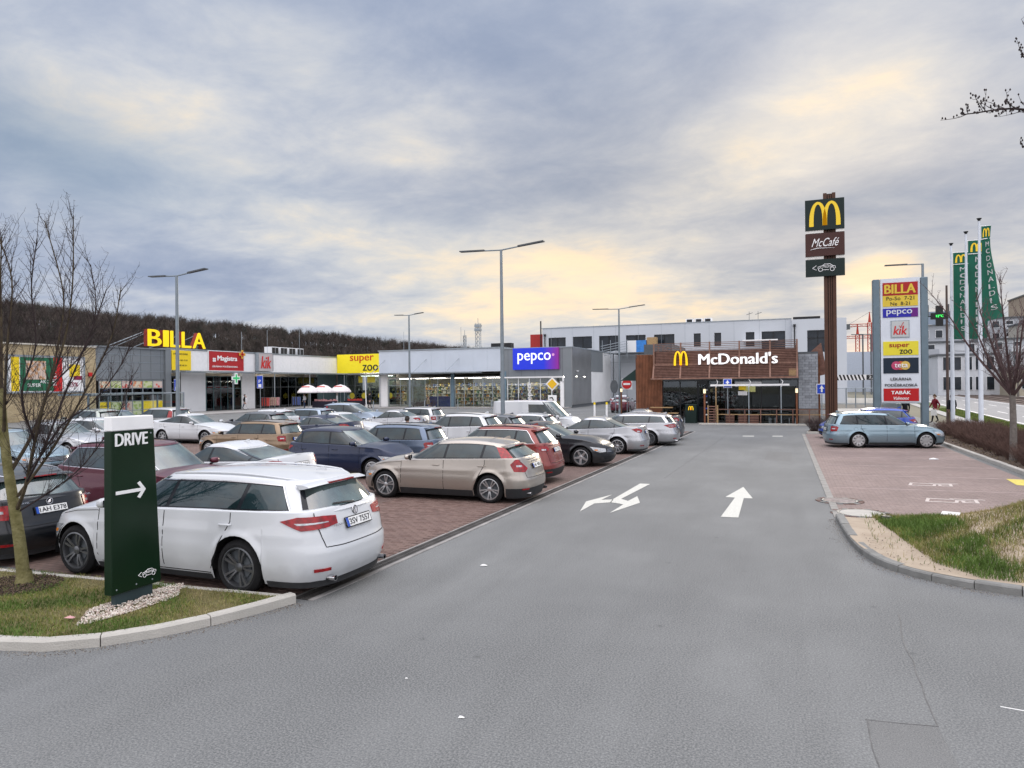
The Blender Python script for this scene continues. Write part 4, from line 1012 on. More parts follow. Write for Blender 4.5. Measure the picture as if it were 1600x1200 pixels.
for (ox, oy, sc_, tx) in ((3.0, 20.95, 1., 'faded white outline figure on the paving, farther of two'), (2.95, 18.25, 1.05, 'faded white outline figure on the paving, nearer of two')):
    sg = [((0, .0), (.55, 0)), ((0, .0), (.1, .45)), ((.1, .45), (.55, .4)), ((.55, 0), (.62, .3)), ((.62, .3), (.95, .3)), ((.7, .05), (.95, .05)), ((.95, .05), (1.0, .5)), ((.55, .5), (1.15, .52)), ((.7, .05), (.72, .28))]
    single('bay_symbol_marking', stroke([((ox+a*sc_, oy+b_*sc_), (ox+c*sc_, oy+d*sc_)) for (a, b_), (c, d) in sg], .07, .006, .011), FP, tx, 'road marking', (ox, oy, 0), 'faded figures on the right hand bay')
for k, yy in enumerate((19.9, 22.6, 25.2, 27.8, 30.3)):
    single('bay_line_marking', MB().poly([(1.2, yy), (6.0, yy+.35), (6.0, yy+.42), (1.2, yy+.07)], .005, .0085), mat('thin_bay_line', (.36, .29, .27), .9, var=.2), ['bay line nearest the mound, thin and worn', 'second thin bay line from the mound', 'third thin bay line from the mound', 'thin bay line just in front of the ice blue estate', 'thin bay line under the ice blue estate'][k], 'road marking', (1.2, yy, 0), 'thin lines between the right hand bays')
single('yellow_marking', MB().poly([(5.55, 21.75), (5.95, 21.55), (6.02, 22.9), (5.62, 22.95)], .006, .011), mat('yellow_road_paint', (.62, .52, .12), .8, var=.15, vscale=12), 'yellow painted patch on the paving by the hedge kerb', 'road marking', (5.6, 22, 0))
# manhole covers
for (x, y, r_, m_, tx) in ((1.12, 17.75, .33, M['grey_dark'], 'dark iron manhole cover with a broken ring of setts'), (1.42, 16.2, .40, CON, 'pale round concrete cover beside the mound kerb')):
    root = thing('manhole_cover', (x, y, 0), tx, 'manhole cover')
    b = MB(); b.lathe([(.001, .021), (r_, .021), (r_, .0)], (x, y, 0), 32); b.build('cover', CON if m_ is CON else mat('worn_iron', (.20, .17, .165), .7, var=.4, vscale=10, metal=.2, bump=.6, bscale=40), root)
    b = MB(); b.lathe([(r_+.012, .004), (r_+.012, .023), (r_+.05, .023), (r_+.06, .004)], (x, y, 0), 32); b.build('cover_ring', M['grey_dark'], root)
    for k in range(22):
        a = 2*math.pi*k/22+.1; c = Vector((x+(r_+.13)*math.cos(a), y+(r_+.13)*math.sin(a), 0)); t = Vector((-math.sin(a), math.cos(a), 0)); n_ = Vector((math.cos(a), math.sin(a), 0)); b = MB()
        P4 = [c-t*.055-n_*.05, c+t*.055-n_*.05, c+t*.055+n_*.05, c-t*.055+n_*.05]; b.poly([(p.x, p.y) for p in P4], .003, .014+random.uniform(-.004, .006)); b.build('sett', [PAV1, CON2, PAV3][k % 3], root)
# patched asphalt seams
SEAMM = mat('tar_seam', (.115, .115, .115), .7, var=.3, vscale=6)
def seam_line(pts, w, tx):
    sg = []
    for a, c in zip(pts, pts[1:]):
        k = max(1, int(math.dist(a, c)/.25)); prev = a
        for i in range(1, k+1):
            q = (lerp(a[0], c[0], i/k)+random.gauss(0, .008), lerp(a[1], c[1], i/k)+random.gauss(0, .008)); sg.append((prev, q)); prev = q
    single('asphalt_seam', stroke(sg, w, .001, .0025), SEAMM, tx, 'crack', (*pts[0], 0))
seam_line([(1.21, 9.38), (1.13, 8.45), (1.12, 7.28), (1.1, 6.45)], .010, 'tarred crack running towards the camera at lower right')
seam_line([(1.1, 6.45), (0.59, 6.38), (0.59, 5.62)], .010, 'angled edge of a patched square in the asphalt at lower right')

PATCHM = ground_mat('asphalt_repair', (.080, .083, .083), (.130, .134, .133), (.25, .25, .245), fine=85, bump=.2)
struct('asphalt_patch', MB().sheet([(.60, 5.0), (1.16, 5.06), (1.10, 6.44), (.595, 6.37)], .0008), PATCHM)
struct('asphalt_patch', MB().sheet([(.15, 26.0), (-.75, 26.2), (-.7, 29.5), (.2, 29.3)], .0008), PATCHM)
seam_line([(-3.3, 20.5), (-3.2, 25), (-3.05, 31), (-2.9, 38)], .010, 'long straight joint in the asphalt up the middle of the lane')
# ------------------------------------------------------------------ retail building
ROOFM = mat('roof_membrane', (.30, .31, .32), .8, var=.1, vscale=.2)
TAN = brick_mat('tan_brickwork', (.40, .31, .17), (.50, .40, .24), (.36, .30, .20), .29, .09, space='yz', mort=.012, dirt=.15)
BILL = thing('supermarket_block', (-60, 40, 0), 'low supermarket with tan brick end, grey cladding and glazed front at the far left', 'shop')
MB().box(-75, -60.0, 20, 47, 0, 6.55).build('brick_wall', TAN, BILL)
MB().box(-75, -60.0, 47.003, 55.2, 3.62, 6.68).build('cladding', M['grey_clad'], BILL)
b = MB()
for z in (4.42, 5.30, 6.05): b.box(-60, -59.975, 47.0, 55.2, z, z+.035)
b.build('cladding_joint', M['galv'], BILL)
MB().box(-75.1, -59.85, 19.9, 47.0, 6.56, 6.68).build('coping', mat('pale_coping', (.55, .52, .45), .7), BILL)
MB().box(-75.1, -59.85, 47.004, 55.45, 6.685, 6.80).build('coping', M['grey_clad'], BILL)
MB().box(-60.6, -59.80, 54.75, 55.45, 0, 6.68).build('pilaster', M['grey_clad'], BILL)
MB().box(-75, -64, 47.2, 54.7, 0, 3.6).build('inner_wall', mat('shop_inner_wall', (.14, .13, .12), .9), BILL)
MB().box(-64, -60.2, 47.2, 54.7, 3.5, 3.6).build('shop_ceiling', M['offwhite'], BILL)
PANE = pane_mat('shop_glass', (.9, .95, .93), .9); DPANE = pane_mat('dark_shop_glass', (.75, .85, .85), .75)
def goods_mesh(b, cols, seed): pass
def fruit(name, base, spots, seed):
    m = bpy.data.materials.new(name); m.use_nodes = True; t = m.node_tree; n = t.nodes; l = t.links; bs = n['Principled BSDF']; bs.inputs['Roughness'].default_value = .35
    tcn = n.new('ShaderNodeTexCoord'); v = n.new('ShaderNodeTexVoronoi'); v.inputs['Scale'].default_value = 3.2; mp = n.new('ShaderNodeMapping'); mp.inputs['Location'].default_value = (seed, seed*2, seed); l.new(tcn.outputs['Object'], mp.inputs[0]); l.new(mp.outputs[0], v.inputs['Vector'])
    r = n.new('ShaderNodeValToRGB'); l.new(v.outputs['Distance'], r.inputs[0]); cr = r.color_ramp; cr.elements[0].color = (*spots, 1); cr.elements[1].color = (*base, 1); cr.elements[1].position = .55
    e = cr.elements.new(.30); e.color = (*[min(1, x*1.4) for x in spots], 1); l.new(r.outputs[0], bs.inputs['Base Color']); MATS[name] = m; return m
F1 = fruit('food_print_bread', (.62, .55, .42), (.45, .16, .07), 1); F2 = fruit('food_print_tomato', (.60, .52, .46), (.50, .06, .04), 2.3); F3 = fruit('food_print_greens', (.55, .58, .36), (.22, .30, .06), 3.7)
F4 = fruit('food_print_meat', (.55, .46, .40), (.38, .12, .10), 5.1)
nb = 6; bs_ = [47.35+k*(54.55-47.35)/nb for k in range(nb+1)]
for k in range(nb):
    y0, y1 = bs_[k]+.03, bs_[k+1]-.03
    MB().box(-60.08, -60.05, y0, y1, 2.80, 3.46).build('food_poster', [F1, F3, F2, F1, F3, F2][k], BILL)
    MB().box(-60.07, -60.055, y0, y1, 1.50, 2.72).build('pane', DPANE, BILL)
    if k == 0: pl = MB().box(-60.06, -60.03, y0, y1, .15, 1.48).build('yellow_panel', M['yellow'], BILL); text('lettering', 'OTEVRENO', (-60.03, y0+.15, 1.0), EY, EZ, M['dark_letter'], pl, width=.9, height=.14)
    else: MB().box(-60.06, -60.03, y0, y1, .15, 1.46).build('food_poster', [F3, F4, F3, F3, F1][k-1] if k < 4 else M['yellow'], BILL)
for y in bs_: MB().box(-60.12, -60.0, y-.035, y+.035, 0, 3.55).build('mullion', M['galv'], BILL)
for z in (0.05, 1.48, 2.73, 3.5): MB().box(-60.10, -60.01, 47.35, 54.55, z, z+.06).build('transom', M['galv'], BILL)
# billboard on the brick wall
bb = thing('billboard', (-59.8, 42, 2), 'large framed leaflet billboard on the tan brick wall', 'billboard')
y0, y1, z0, z1 = 38.9, 45.6, 2.55, 5.55
b = MB(); 
for q in ((y0-.12, y0, z0-.12, z1+.12), (y1, y1+.12, z0-.12, z1+.12), (y0, y1, z0-.12, z0), (y0, y1, z1, z1+.12)): b.box(-60, -59.72, *q)
b.build('frame', M['galv'], bb); MB().box(-59.98, -59.80, y0, y1, z0, z1).build('poster_ground', M['white'], bb)
def bp(name, yy0, yy1, zz0, zz1, m_, d=.01): return MB().box(-59.80, -59.80+d, lerp(y0, y1, yy0), lerp(y0, y1, yy1), lerp(z0, z1, zz0), lerp(z0, z1, zz1)).build(name, m_, bb)
DG = mat('poster_green', (.02, .14, .07), .5, var=.05)
a = bp('poster_field', .04, .14, .02, .98, M['yellow']); bp('poster_field', .15, .58, .02, .98, DG); bp('poster_photo', .22, .48, .35, .88, fruit('food_print_pastry', (.62, .50, .42), (.42, .22, .10), 7.7), .015)
c = bp('poster_stripe', .58, .70, .0, 1, M['red'], .015); bp('poster_photo', .80, .95, .42, .80, M['yellow'], .014)
bp('price_block', .86, .98, .34, .46, mat('poster_wine', (.25, .02, .06), .5), .018)
text('lettering', 'BILLA', (-59.782, lerp(y0, y1, .615), lerp(z0, z1, .18)), (0, 0, 1), (0, -1, 0), M['white'], c, size=.55, offset=.02, fn=lambda p: p)
text('lettering', 'SUPER', (-59.786, lerp(y0, y1, .24), lerp(z0, z1, .14)), EY, EZ, M['white'], bb, size=.42, offset=.01)
text('lettering', '-25%', (-59.788, lerp(y0, y1, .76), lerp(z0, z1, .14)), EY, EZ, MATS['poster_wine'], bb, size=.55, offset=.015)
text('lettering', 'AKCE', (-59.788, lerp(y0, y1, .40), lerp(z0, z1, .24)), EY, EZ, M['white'], bb, size=.4)
b = MB(); b.box(-59.99, -59.85, 46.2, 46.55, 3.9, 4.25); single('wall_plate', b, M['red'], 'small red plate on the brick wall beside the grey cladding', 'sign', (-60, 46.4, 3.9))
# roof letters
rl = thing('roof_sign', (-61.5, 56, 6.8), 'big yellow letters standing on the supermarket roof', 'sign')
YL = mat('lit_yellow_letter', (.90, .66, .01), .4, var=0, emit=(1, .72, .01), estr=.35); RS = mat('letter_return_red', (.22, .02, .01), .5)
widths = {'B': 1.55, 'I': .62, 'L': 1.15, 'A': 1.62}; yy = 53.1
pieces = []
for ch, wd in (('B', 1.62), ('I', .62), ('L', 1.22), ('L', 1.22), ('A', 1.75)):
    # back shell in red, face in yellow; lettering stands along the wing
    V, F = textmesh(ch, 1, .5, .045, width=wd, height=1.72)
    b = MB(); b.add([(-60.6+z*.5, yy+x, 7.05+y) for x, y, z in V], F); back = b.build('letter', RS, rl)
    V, F = textmesh(ch, 1, .02, .04, width=wd*.985, height=1.70); b = MB(); b.add([(-60.33+z, yy+.01+x, 7.06+y) for x, y, z in V], F); b.build('letter_face', YL, back)
    yy += wd+.28
b = MB()
for y in (53.8, 56, 58, 60): b.tube([(-60.9, y, 6.7), (-60.9, y, 8.7)], .04, 5); b.tube([(-60.9, y, 8.6), (-64.5, y-1.8, 6.8)], .035, 5)
b.tube([(-60.85, 53, 7.3), (-60.85, 61, 7.3)], .03, 5); b.build('support_frame', M['galv'], rl)
b = MB(); b.tube([(-60.9, 53.1, 8.5), (-61.2, 49.0, 6.8)], .04, 5); b.build('guy_wire', M['galv'], rl)

# ---- north wing along x = -60
WING = thing('shop_wing', (-60, 60, 0), 'long white fascia wing with pharmacy and clothes shop', 'shop')
MB().box(-78, -60.02, 55.46, 85, 4.55, 6.80).build('fascia_backing', M['offwhite'], WING)
for k in range(20):
    y = 55.48+k*1.476; MB().box(-60.015, -59.975, y, y+1.466, 4.56, 6.74).build('fascia_panel', M['white'], WING)
MB().box(-78, -59.9, 55.46, 85, 6.81, 6.93).build('coping', M['galv'], WING)
cb = MB(); cb.box(-60.0, -57.9, 55.5, 85, 4.36, 4.44); cb.build('canopy', M['galv'], WING)
cb = MB()
for k in range(150): cb.box(-57.95, -57.88, 55.5+k*.197, 55.5+k*.197+.10, 4.36, 4.52)
cb.build('canopy_edge_rib', M['galv'], WING, kind='stuff')
MB().box(-78, -60.4, 55.46, 85, 0, .02).build('floor', M['grey_dark'], WING)
IN = mat('shop_interior_wall', (.30, .28, .25), .9, var=.2, vscale=1); MB().box(-66, -65.8, 55.46, 85, 0, 4.5).build('back_wall', IN, WING)
LIT = mat('shop_light_tube', (1, 1, 1), .5, var=0, emit=(1, .93, .80), estr=16)
def wall_seg(y0, y1, m_=None): return MB().box(-60.6, -60.3, y0, y1, 0, 4.5).build('wall', m_ or M['white'], WING)
def mag(px): return px
# segments (y ranges from the photograph): entrance, pharmacy, wall, clothes shop
wall_seg(57.2, 60.6, M['offwhite']); wall_seg(66.2, 68.4, M['white']); wall_seg(80.8, 85, mat('teal_grey_wall', (.085, .13, .14), .7, var=.1))
def glazing(root, ax, p, lo, hi, z0, z1, n, trans, pane=None, frame=None, depth=.08):
    """shop front: mullions, transoms and one pane for each bay. ax 'y': front runs along y at x = p; ax 'x': along x at y = p"""
    frame = frame or M['galv']; pane = pane or PANE
    zs = [z0]+list(trans)+[z1]
    for k in range(n+1):
        c = lerp(lo, hi, k/n); bx = (p-depth, p, c-.035, c+.035, z0, z1) if ax == 'y' else (c-.035, c+.035, p, p+depth, z0, z1); MB().box(*bx).build('mullion', frame, root)
    for z in zs:
        bx = (p-depth+.005, p-.005, lo, hi, z-.03, z+.03) if ax == 'y' else (lo, hi, p+.005, p+depth-.005, z-.03, z+.03); MB().box(*bx).build('transom', frame, root)
    for k in range(n):
        for za, zb in zip(zs, zs[1:]):
            c0, c1 = lerp(lo, hi, k/n)+.036, lerp(lo, hi, (k+1)/n)-.036
            bx = (p-.045, p-.035, c0, c1, za+.031, zb-.031) if ax == 'y' else (c0, c1, p+.035, p+.045, za+.031, zb-.031); MB().box(*bx).build('pane', pane, root)
glazing(WING, 'y', -60.3, 60.7, 66.1, .05, 4.0, 5, (2.6,), DPANE, mat('teal_frame', (.06, .12, .13), .5))
glazing(WING, 'y', -60.3, 68.5, 80.7, .05, 4.0, 8, (2.7,), DPANE, M['grey_dark'])
glazing(WING, 'y', -60.3, 55.5, 57.1, .05, 4.0, 1, (2.6,), DPANE, M['grey_dark'])
GOODC = [mat('goods_'+n_, c, .7, var=.3, vscale=5) for n_, c in (('beige', (.55, .45, .33)), ('orange', (.55, .24, .07)), ('white', (.62, .60, .56)), ('pink', (.50, .25, .25)), ('blue', (.08, .12, .30)), ('green', (.07, .16, .08)), ('brown', (.20, .12, .07)), ('dark', (.05, .05, .055)), ('red', (.40, .05, .04)), ('yellow', (.6, .45, .1)))]
def shelving(root, ax, p, lo, hi, h=2.3, step=1.3, depth=.5, pal=None, dens=1.):
    """shop shelves with goods; goods joined by colour since they are past counting"""
    pal = pal or GOODC; G = [MB() for _ in pal]; c = lo
    while c < hi-step*.6:
        w = step*.92; bxs = MB()
        for z in np.arange(.3, h, .45):
            bx = (p-depth, p, c, c+w, z, z+.03) if ax == 'y' else (c, c+w, p, p+depth, z, z+.03); bxs.box(*bx)
            u = c+.03
            while u < c+w-.12:
                ww = random.uniform(.09, .26); hh = random.uniform(.18, .40)
                if random.random() < dens:
                    q = random.randrange(len(pal)); bx = (p-depth*.5-.1, p-.02-random.uniform(0, .12), u, u+ww, z+.03, z+.03+hh) if ax == 'y' else (u, u+ww, p+.02+random.uniform(0, .12), p+depth*.5+.1, z+.03, z+.03+hh); G[q].box(*bx)
                u += ww+.02
        bxs.build('shelf', M['offwhite'], root); c += step
    for g_, m_ in zip(G, pal):
        if g_.v: g_.build('shelf_goods', m_, root, kind='stuff')
shelving(WING, 'y', -61.6, 69, 80, 2.6, 1.5, .6, [GOODC[i] for i in (1, 6, 8, 0, 7, 3)])
shelving(WING, 'y', -63.0, 61, 66, 2.2, 1.5, .5, [GOODC[i] for i in (5, 2, 7)])
for y in (63.5, 71, 74.5, 78): MB().box(-63.5, -62.0, y-.8, y+.8, 3.9, 3.96).build('ceiling_lamp', LIT, WING)
for y in (62.3, 69.2, 76.0): 
    b = MB(); b.tube([(-58.0, y, 0), (-58.0, y, 4.36)], .06, 8); b.build('canopy_post', M['galv'], WING)
# signs on the wing
def board(name, root_label, x, y0, y1, z0, z1, m_, d=.15, cat='sign', frame=None):
    r_ = thing(name, (x, (y0+y1)/2, z0), root_label, cat); MB().box(x, x+d, y0, y1, z0, z1).build('board', m_, r_)
    if frame:
        b = MB()
        for q in ((y0-.06, y0, z0-.06, z1+.06), (y1, y1+.06, z0-.06, z1+.06), (y0, y1, z0-.06, z0), (y0, y1, z1, z1+.06)): b.box(x, x+d+.03, *q)
        b.build('frame', frame, r_)
    return r_
s_ = board('hours_sign', 'yellow opening hours board below the roof letters', -59.96, 55.55, 58.1, 4.62, 6.70, M['yellow'])
text('lettering', 'OTEVIRACI DOBA', (-59.81, 55.75, 6.25), EY, EZ, M['dark_letter'], s_, width=1.9, height=.18); text('lettering', 'PO-SO 7-21', (-59.81, 56.2, 5.6), EY, EZ, M['dark_letter'], s_, width=1.4, height=.16); text('lettering', 'NE 8-21', (-59.81, 56.4, 5.05), EY, EZ, M['dark_letter'], s_, width=1.1, height=.16)
s_ = board('pharmacy_sign', 'red pharmacy sign with small gold cross on the white fascia', -59.96, 60.6, 66.0, 4.66, 6.82, mat('magistra_red', (.42, .022, .026), .4, var=.05), frame=M['offwhite'])
text('lettering', 'Magistra', (-59.80, 61.9, 5.62), EY, EZ, M['white'], s_, width=3.0, height=.72, offset=.06); text('lettering', 'LÉKÁRNA PODĚBRADSKÁ', (-59.80, 61.1, 5.02), EY, EZ, M['white'], s_, width=3.9, height=.24, offset=.015)
b = MB()
for a in range(4):
    th = math.pi/4+a*math.pi/2; c = (61.4+.16*math.cos(th), 5.85+.16*math.sin(th)); b.prism([(c[0]+.12*math.cos(t), c[1]+.12*math.sin(t)) for t in np.linspace(0, 2*math.pi, 9)[:-1]], (-59.80, 0, 0), EY, EZ, .02)
b.build('clover_mark', M['white'], s_)
b = MB(); 
for q in ((65.15, 66.15, 6.45, 6.75), (65.5, 65.8, 6.1, 7.1)): b.box(-59.72, -59.66, *q)
cz = b.build('gold_cross', mat('gold_cross', (.65, .38, .05), .4, var=0), s_); b = MB()
for q in ((65.35, 65.95, 6.53, 6.67), (65.58, 65.72, 6.3, 6.9)): b.box(-59.658, -59.64, *q)
b.build('cross_inner', M['red'], cz)
s_ = board('clothes_shop_sign', 'square grey clothes shop sign with red letters on the fascia', -59.9, 68.1, 70.6, 4.72, 6.86, mat('kik_ground', (.46, .42, .42), .5, var=.05), d=.5, frame=M['galv'])
text('lettering', 'kik', (-59.39, 68.5, 5.02), EY, EZ, M['red'], s_, width=1.75, height=1.45, shear=.2, offset=.03)
# pet shop across the corner
PET = thing('pet_shop', (-54, 85, 0), 'recessed corner shop front under the long yellow board', 'shop')
MB().box(-60, -47.6, 85.0, 97, 4.55, 6.95).build('fascia', M['offwhite'], PET); MB().box(-60, -47.6, 84.2, 85, 4.36, 4.46).build('canopy', M['galv'], PET)
MB().box(-60, -47.6, 88, 88.2, 0, 4.5).build('back_wall', IN, PET); MB().box(-60, -58.6, 85.0, 85.2, 0, 4.5).build('wall', MATS['teal_grey_wall'], PET)
glazing(PET, 'x', 85.05, -58.5, -50.5, .05, 4.2, 6, (2.8,), DPANE, M['grey_dark'])
MB().box(-56.5, -53.8, 84.98, 85.04, 3.2, 4.1).build('door_board', mat('dim_yellow_board', (.45, .38, .04), .5), PET)
for x in (-57.6, -55.6, -52.9, -51.4): b = MB(); b.lathe([(.001, 0), (.42, 0), (.42, .02)], (x, 84.98, 1.35), 14, 'y'); b.build('yellow_sticker', MATS['dim_yellow_board'], PET)
shelving(PET, 'x', 86.6, -58, -50, 2.2, 1.6, .6, [GOODC[i] for i in (7, 7, 6, 9, 2)], .8)
MB().box(-57, -52, 86.4, 86.8, 4.1, 4.16).build('ceiling_lamp', LIT, PET)
s_ = thing('pet_shop_sign', (-56, 84.9, 4.7), 'long yellow pet shop sign above the recessed corner shop', 'sign')
MB().box(-59.9, -52.3, 84.72, 84.97, 4.55, 7.22).build('board', mat('zoo_yellow', (.80, .66, .02), .4, var=.03, emit=(.8, .7, .03), estr=.12), s_)
text('lettering', 'super', (-57.7, 84.72, 5.95), EX, EZ, mat('zoo_red', (.55, .05, .01), .4, var=0), s_, width=3.9, height=1.05, offset=.03); text('lettering', 'zoo', (-55.6, 84.72, 4.85), EX, EZ, M['dark_letter'], s_, width=2.5, height=.85, offset=.035)
for x in (-58.2, -50.9): b = MB(); b.tube([(x, 84.0, 0), (x, 84.0, 4.36)], .06, 8); b.build('canopy_post', M['galv'], PET)

# ---- front wing along y = 76
FRN = thing('discount_shop_wing', (-35, 76, 0), 'shop wing with lit windows and grey clad corner under a blue sign', 'shop')
MB().box(-47.5, -30.8, 76.02, 96, 4.28, 7.0).build('fascia_backing', M['offwhite'], FRN)
for k in range(9): x = -47.48+k*1.852; MB().box(x, x+1.842, 75.985, 76.015, 4.30, 6.96).build('fascia_panel', mat('pale_blue_panel', (.54, .59, .66), .45, var=.05, vscale=.5), FRN)
MB().box(-47.6, -30.75, 75.9, 96, 7.01, 7.13).build('coping', M['galv'], FRN)
MB().box(-30.74, -22.42, 76.01, 80, 3.62, 6.82).build('cladding', M['grey_clad'], FRN)
MB().box(-30.76, -22.36, 75.93, 80, 6.83, 6.94).build('coping', M['galv'], FRN)
MB().box(-47.5, -22.6, 86, 86.2, 0, 4.2).build('back_wall', IN, FRN); MB().box(-47.5, -22.6, 76.3, 86, 0, .03).build('floor', mat('shop_floor', (.45, .42, .38), .4), FRN)
MB().box(-47.45, -22.6, 76.3, 86, 3.6, 3.7).build('shop_ceiling', M['white'], FRN); MB().box(-47.5, -46.3, 76.0, 76.2, 0, 4.25).build('wall', M['white'], FRN)
MB().box(-23.3, -22.42, 76.0, 76.4, 0, 3.6).build('corner_pilaster', M['grey_clad'], FRN); MB().box(-23.75, -23.32, 75.9, 76.2, 0, 3.0).build('end_panel', M['white'], FRN)
b = MB(); b.box(-30.72, -23.4, 75.9, 76.0, 3.45, 3.60); b.box(-30.74, -30.60, 75.9, 76.0, 3.60, 6.8); b.box(-23.5, -23.3, 75.9, 76.0, 2.9, 3.45); b.build('white_frame', M['white'], FRN)
glazing(FRN, 'x', 76.05, -46.2, -37.6, .05, 3.5, 5, (2.75,)); glazing(FRN, 'x', 76.05, -37.0, -30.9, .05, 3.5, 5, (2.75,)); glazing(FRN, 'x', 76.05, -30.2, -23.5, .05, 3.44, 5, (2.75,), frame=M['offwhite'])
for x in (-37.3, -30.55): MB().box(x-.2, x+.2, 75.95, 76.25, 0, 4.25).build('pillar', mat('teal_pillar', (.13, .20, .25), .5), FRN)
MB().box(-47.55, -33.4, 74.3, 76.0, 4.12, 4.24).build('canopy', M['galv'], FRN)
b = MB()
for k in range(70): b.box(-47.5+k*.2, -47.4+k*.2, 74.24, 74.32, 4.12, 4.28)
b.build('canopy_edge_rib', M['galv'], FRN, kind='stuff')
for x in (-46.6, -40.8, -36.4): b = MB(); b.tube([(x, 75.98, 5.9), (x-1.0, 74.35, 4.24)], .03, 6); b.build('canopy_rod', M['galv'], FRN)
shelving(FRN, 'x', 79.0, -46, -31, 2.4, 1.4, .6, [GOODC[i] for i in (0, 2, 6, 1, 7, 0, 5, 2)], .85); shelving(FRN, 'x', 77.4, -30.0, -23.6, 2.0, 1.5, .5, [GOODC[i] for i in (3, 0, 4, 7, 2, 3)], .8); shelving(FRN, 'x', 82, -46, -24, 2.9, 1.6, .6, [GOODC[i] for i in (0, 2, 6, 9, 7, 4)], .9)
for x in np.arange(-45.5, -23.5, 2.4):
    for y in (77.6, 81.0): MB().box(x, x+1.6, y, y+.25, 3.52, 3.58).build('ceiling_lamp', LIT, FRN)
MB().box(-43.8, -41.2, 76.35, 76.4, .3, 3.4).build('window_poster', fruit('poster_figures', (.70, .70, .66), (.42, .38, .33), 9.1), FRN)
MB().box(-40.6, -37.8, 76.35, 77.2, .05, 1.35).build('blue_crates', mat('crate_blue', (.012, .04, .34), .5, var=.15), FRN)
text('lettering', 'pepco', (-27.05, 75.98, .45), (0, 0, 1), (-1, 0, 0), M['white'], FRN, width=2.3, height=.62, offset=.02)
s_ = thing('blue_shop_sign', (-26.6, 75.6, 4.4), 'lit blue to purple shop sign on the grey corner', 'sign')
m = bpy.data.materials.new('pepco_face'); m.use_nodes = True; t = m.node_tree; n = t.nodes; l = t.links; bs = n['Principled BSDF']; tcn = n.new('ShaderNodeTexCoord'); sp = n.new('ShaderNodeSeparateXYZ'); l.new(tcn.outputs['Object'], sp.inputs[0])
mr = n.new('ShaderNodeMapRange'); mr.inputs[1].default_value = 1.0; mr.inputs[2].default_value = 2.9; l.new(sp.outputs[0], mr.inputs[0]); mx = n.new('ShaderNodeMix'); mx.data_type = 'RGBA'; l.new(mr.outputs[0], mx.inputs[0]); mx.inputs[6].default_value = (.002, .022, .55, 1); mx.inputs[7].default_value = (.22, .004, .20, 1)
l.new(mx.outputs[2], bs.inputs['Base Color']); l.new(mx.outputs[2], bs.inputs['Emission Color']); bs.inputs['Emission Strength'].default_value = .32; bs.inputs['Roughness'].default_value = .3
MB().box(-29.35, -23.85, 75.62, 75.99, 4.40, 6.86).build('light_box', m, s_); LW = mat('lit_white_letter', (.85, .88, .95), .4, var=0, emit=(.85, .9, 1), estr=.5)
text('lettering', 'pepco', (-28.75, 75.61, 5.05), EX, EZ, LW, s_, width=4.0, height=1.25, offset=.012); b = MB(); b.lathe([(.001, 0), (.16, 0), (.16, -.02)], (-24.45, 75.60, 6.05), 14, 'y'); b.build('dot_mark', mat('pink_dot', (.6, .3, .55), .4, var=0, emit=(.7, .3, .6), estr=.3), s_)
# long side wall of the wing
SIDE = thing('side_wall_of_wing', (-22.4, 90, 0), 'long pale side wall running back from the grey clad corner', 'wall')
MET = mat('brushed_grey_cladding', (.26, .265, .27), .28, metal=.65, var=.12, vscale=.8)
MB().box(-22.9, -22.36, 76.02, 84.3, .35, 6.80).build('metal_cladding', MET, SIDE); MB().box(-22.9, -22.37, 84.31, 90.31, 4.2, 6.80).build('metal_cladding', M['grey_clad'], SIDE)
for k in range(5): y = 84.32+k*6.0; MB().box(-22.9, -22.40, y, y+5.98, .35, 4.18 if k < 1 else 6.78).build('wall_panel', M['offwhite'], SIDE)
MB().box(-22.85, -22.42, 76.2, 114, 0, .35).build('plinth', M['grey_dark'], SIDE); MB().box(-30, -22.3, 80, 114.4, 6.81, 6.93).build('coping', M['galv'], SIDE)
b = MB(); b.lathe([(.001, .0), (.16, 0), (.20, .12), (.001, .16)], (-22.2, 77.6, 4.1), 10, 'x' if False else 'z'); b.build('wall_lamp', M['offwhite'], SIDE)
struct('shop_roof', MB().box(-78, -60.1, 20, 96, 6.3, 6.5).box(-60, -23, 88, 113, 6.3, 6.5), ROOFM)
# things on the roofs
for k, (y, tx) in enumerate(((73.5, 'first'), (75.2, 'second'), (76.9, 'third'), (78.6, 'fourth'))):
    r_ = thing('air_conditioner', (-62.5, y, 6.93), f'roof cooling unit, {tx} from the left of four above the white fascia', 'air conditioner', 'cooling units on the shop roof'); MB().box(-63.2, -62, y, y+1.35, 6.93, 7.95).build('casing', M['offwhite'], r_)
    for q in (0, 1): MB().box(-62.0, -61.97, y+.06+q*.65, y+.62+q*.65, 7.05, 7.85).build('fan_grille', M['black'], r_)
for k, (x, y, h_, tx) in enumerate(((-61, 67.0, 9.4, 'between pharmacy and clothes shop'), (-61, 71.5, 9.9, 'just right of the square red lettered sign'), (-61, 77.8, 10.8, 'behind the roof cooling units'), (-52, 90, 10.6, 'above the long yellow sign'), (-38, 80, 10, 'above the middle of the front wing'), (-34, 84, 10.4, 'left of the lit blue sign'))):
    b = MB(); b.tube([(x, y, 6.9), (x, y, h_)], .025, 5); single('lightning_rod', b, M['galv'], 'thin lightning rod '+tx, 'rod', (x, y, 6.9), 'lightning rods on the shop roofs')
b = MB(); b.box(-33.5, -30.9, 79, 80, 7.0, 7.75); single('roof_vent', b, M['black'], 'low black roof vent left of the lit blue sign', 'vent', (-32, 79.5, 7))
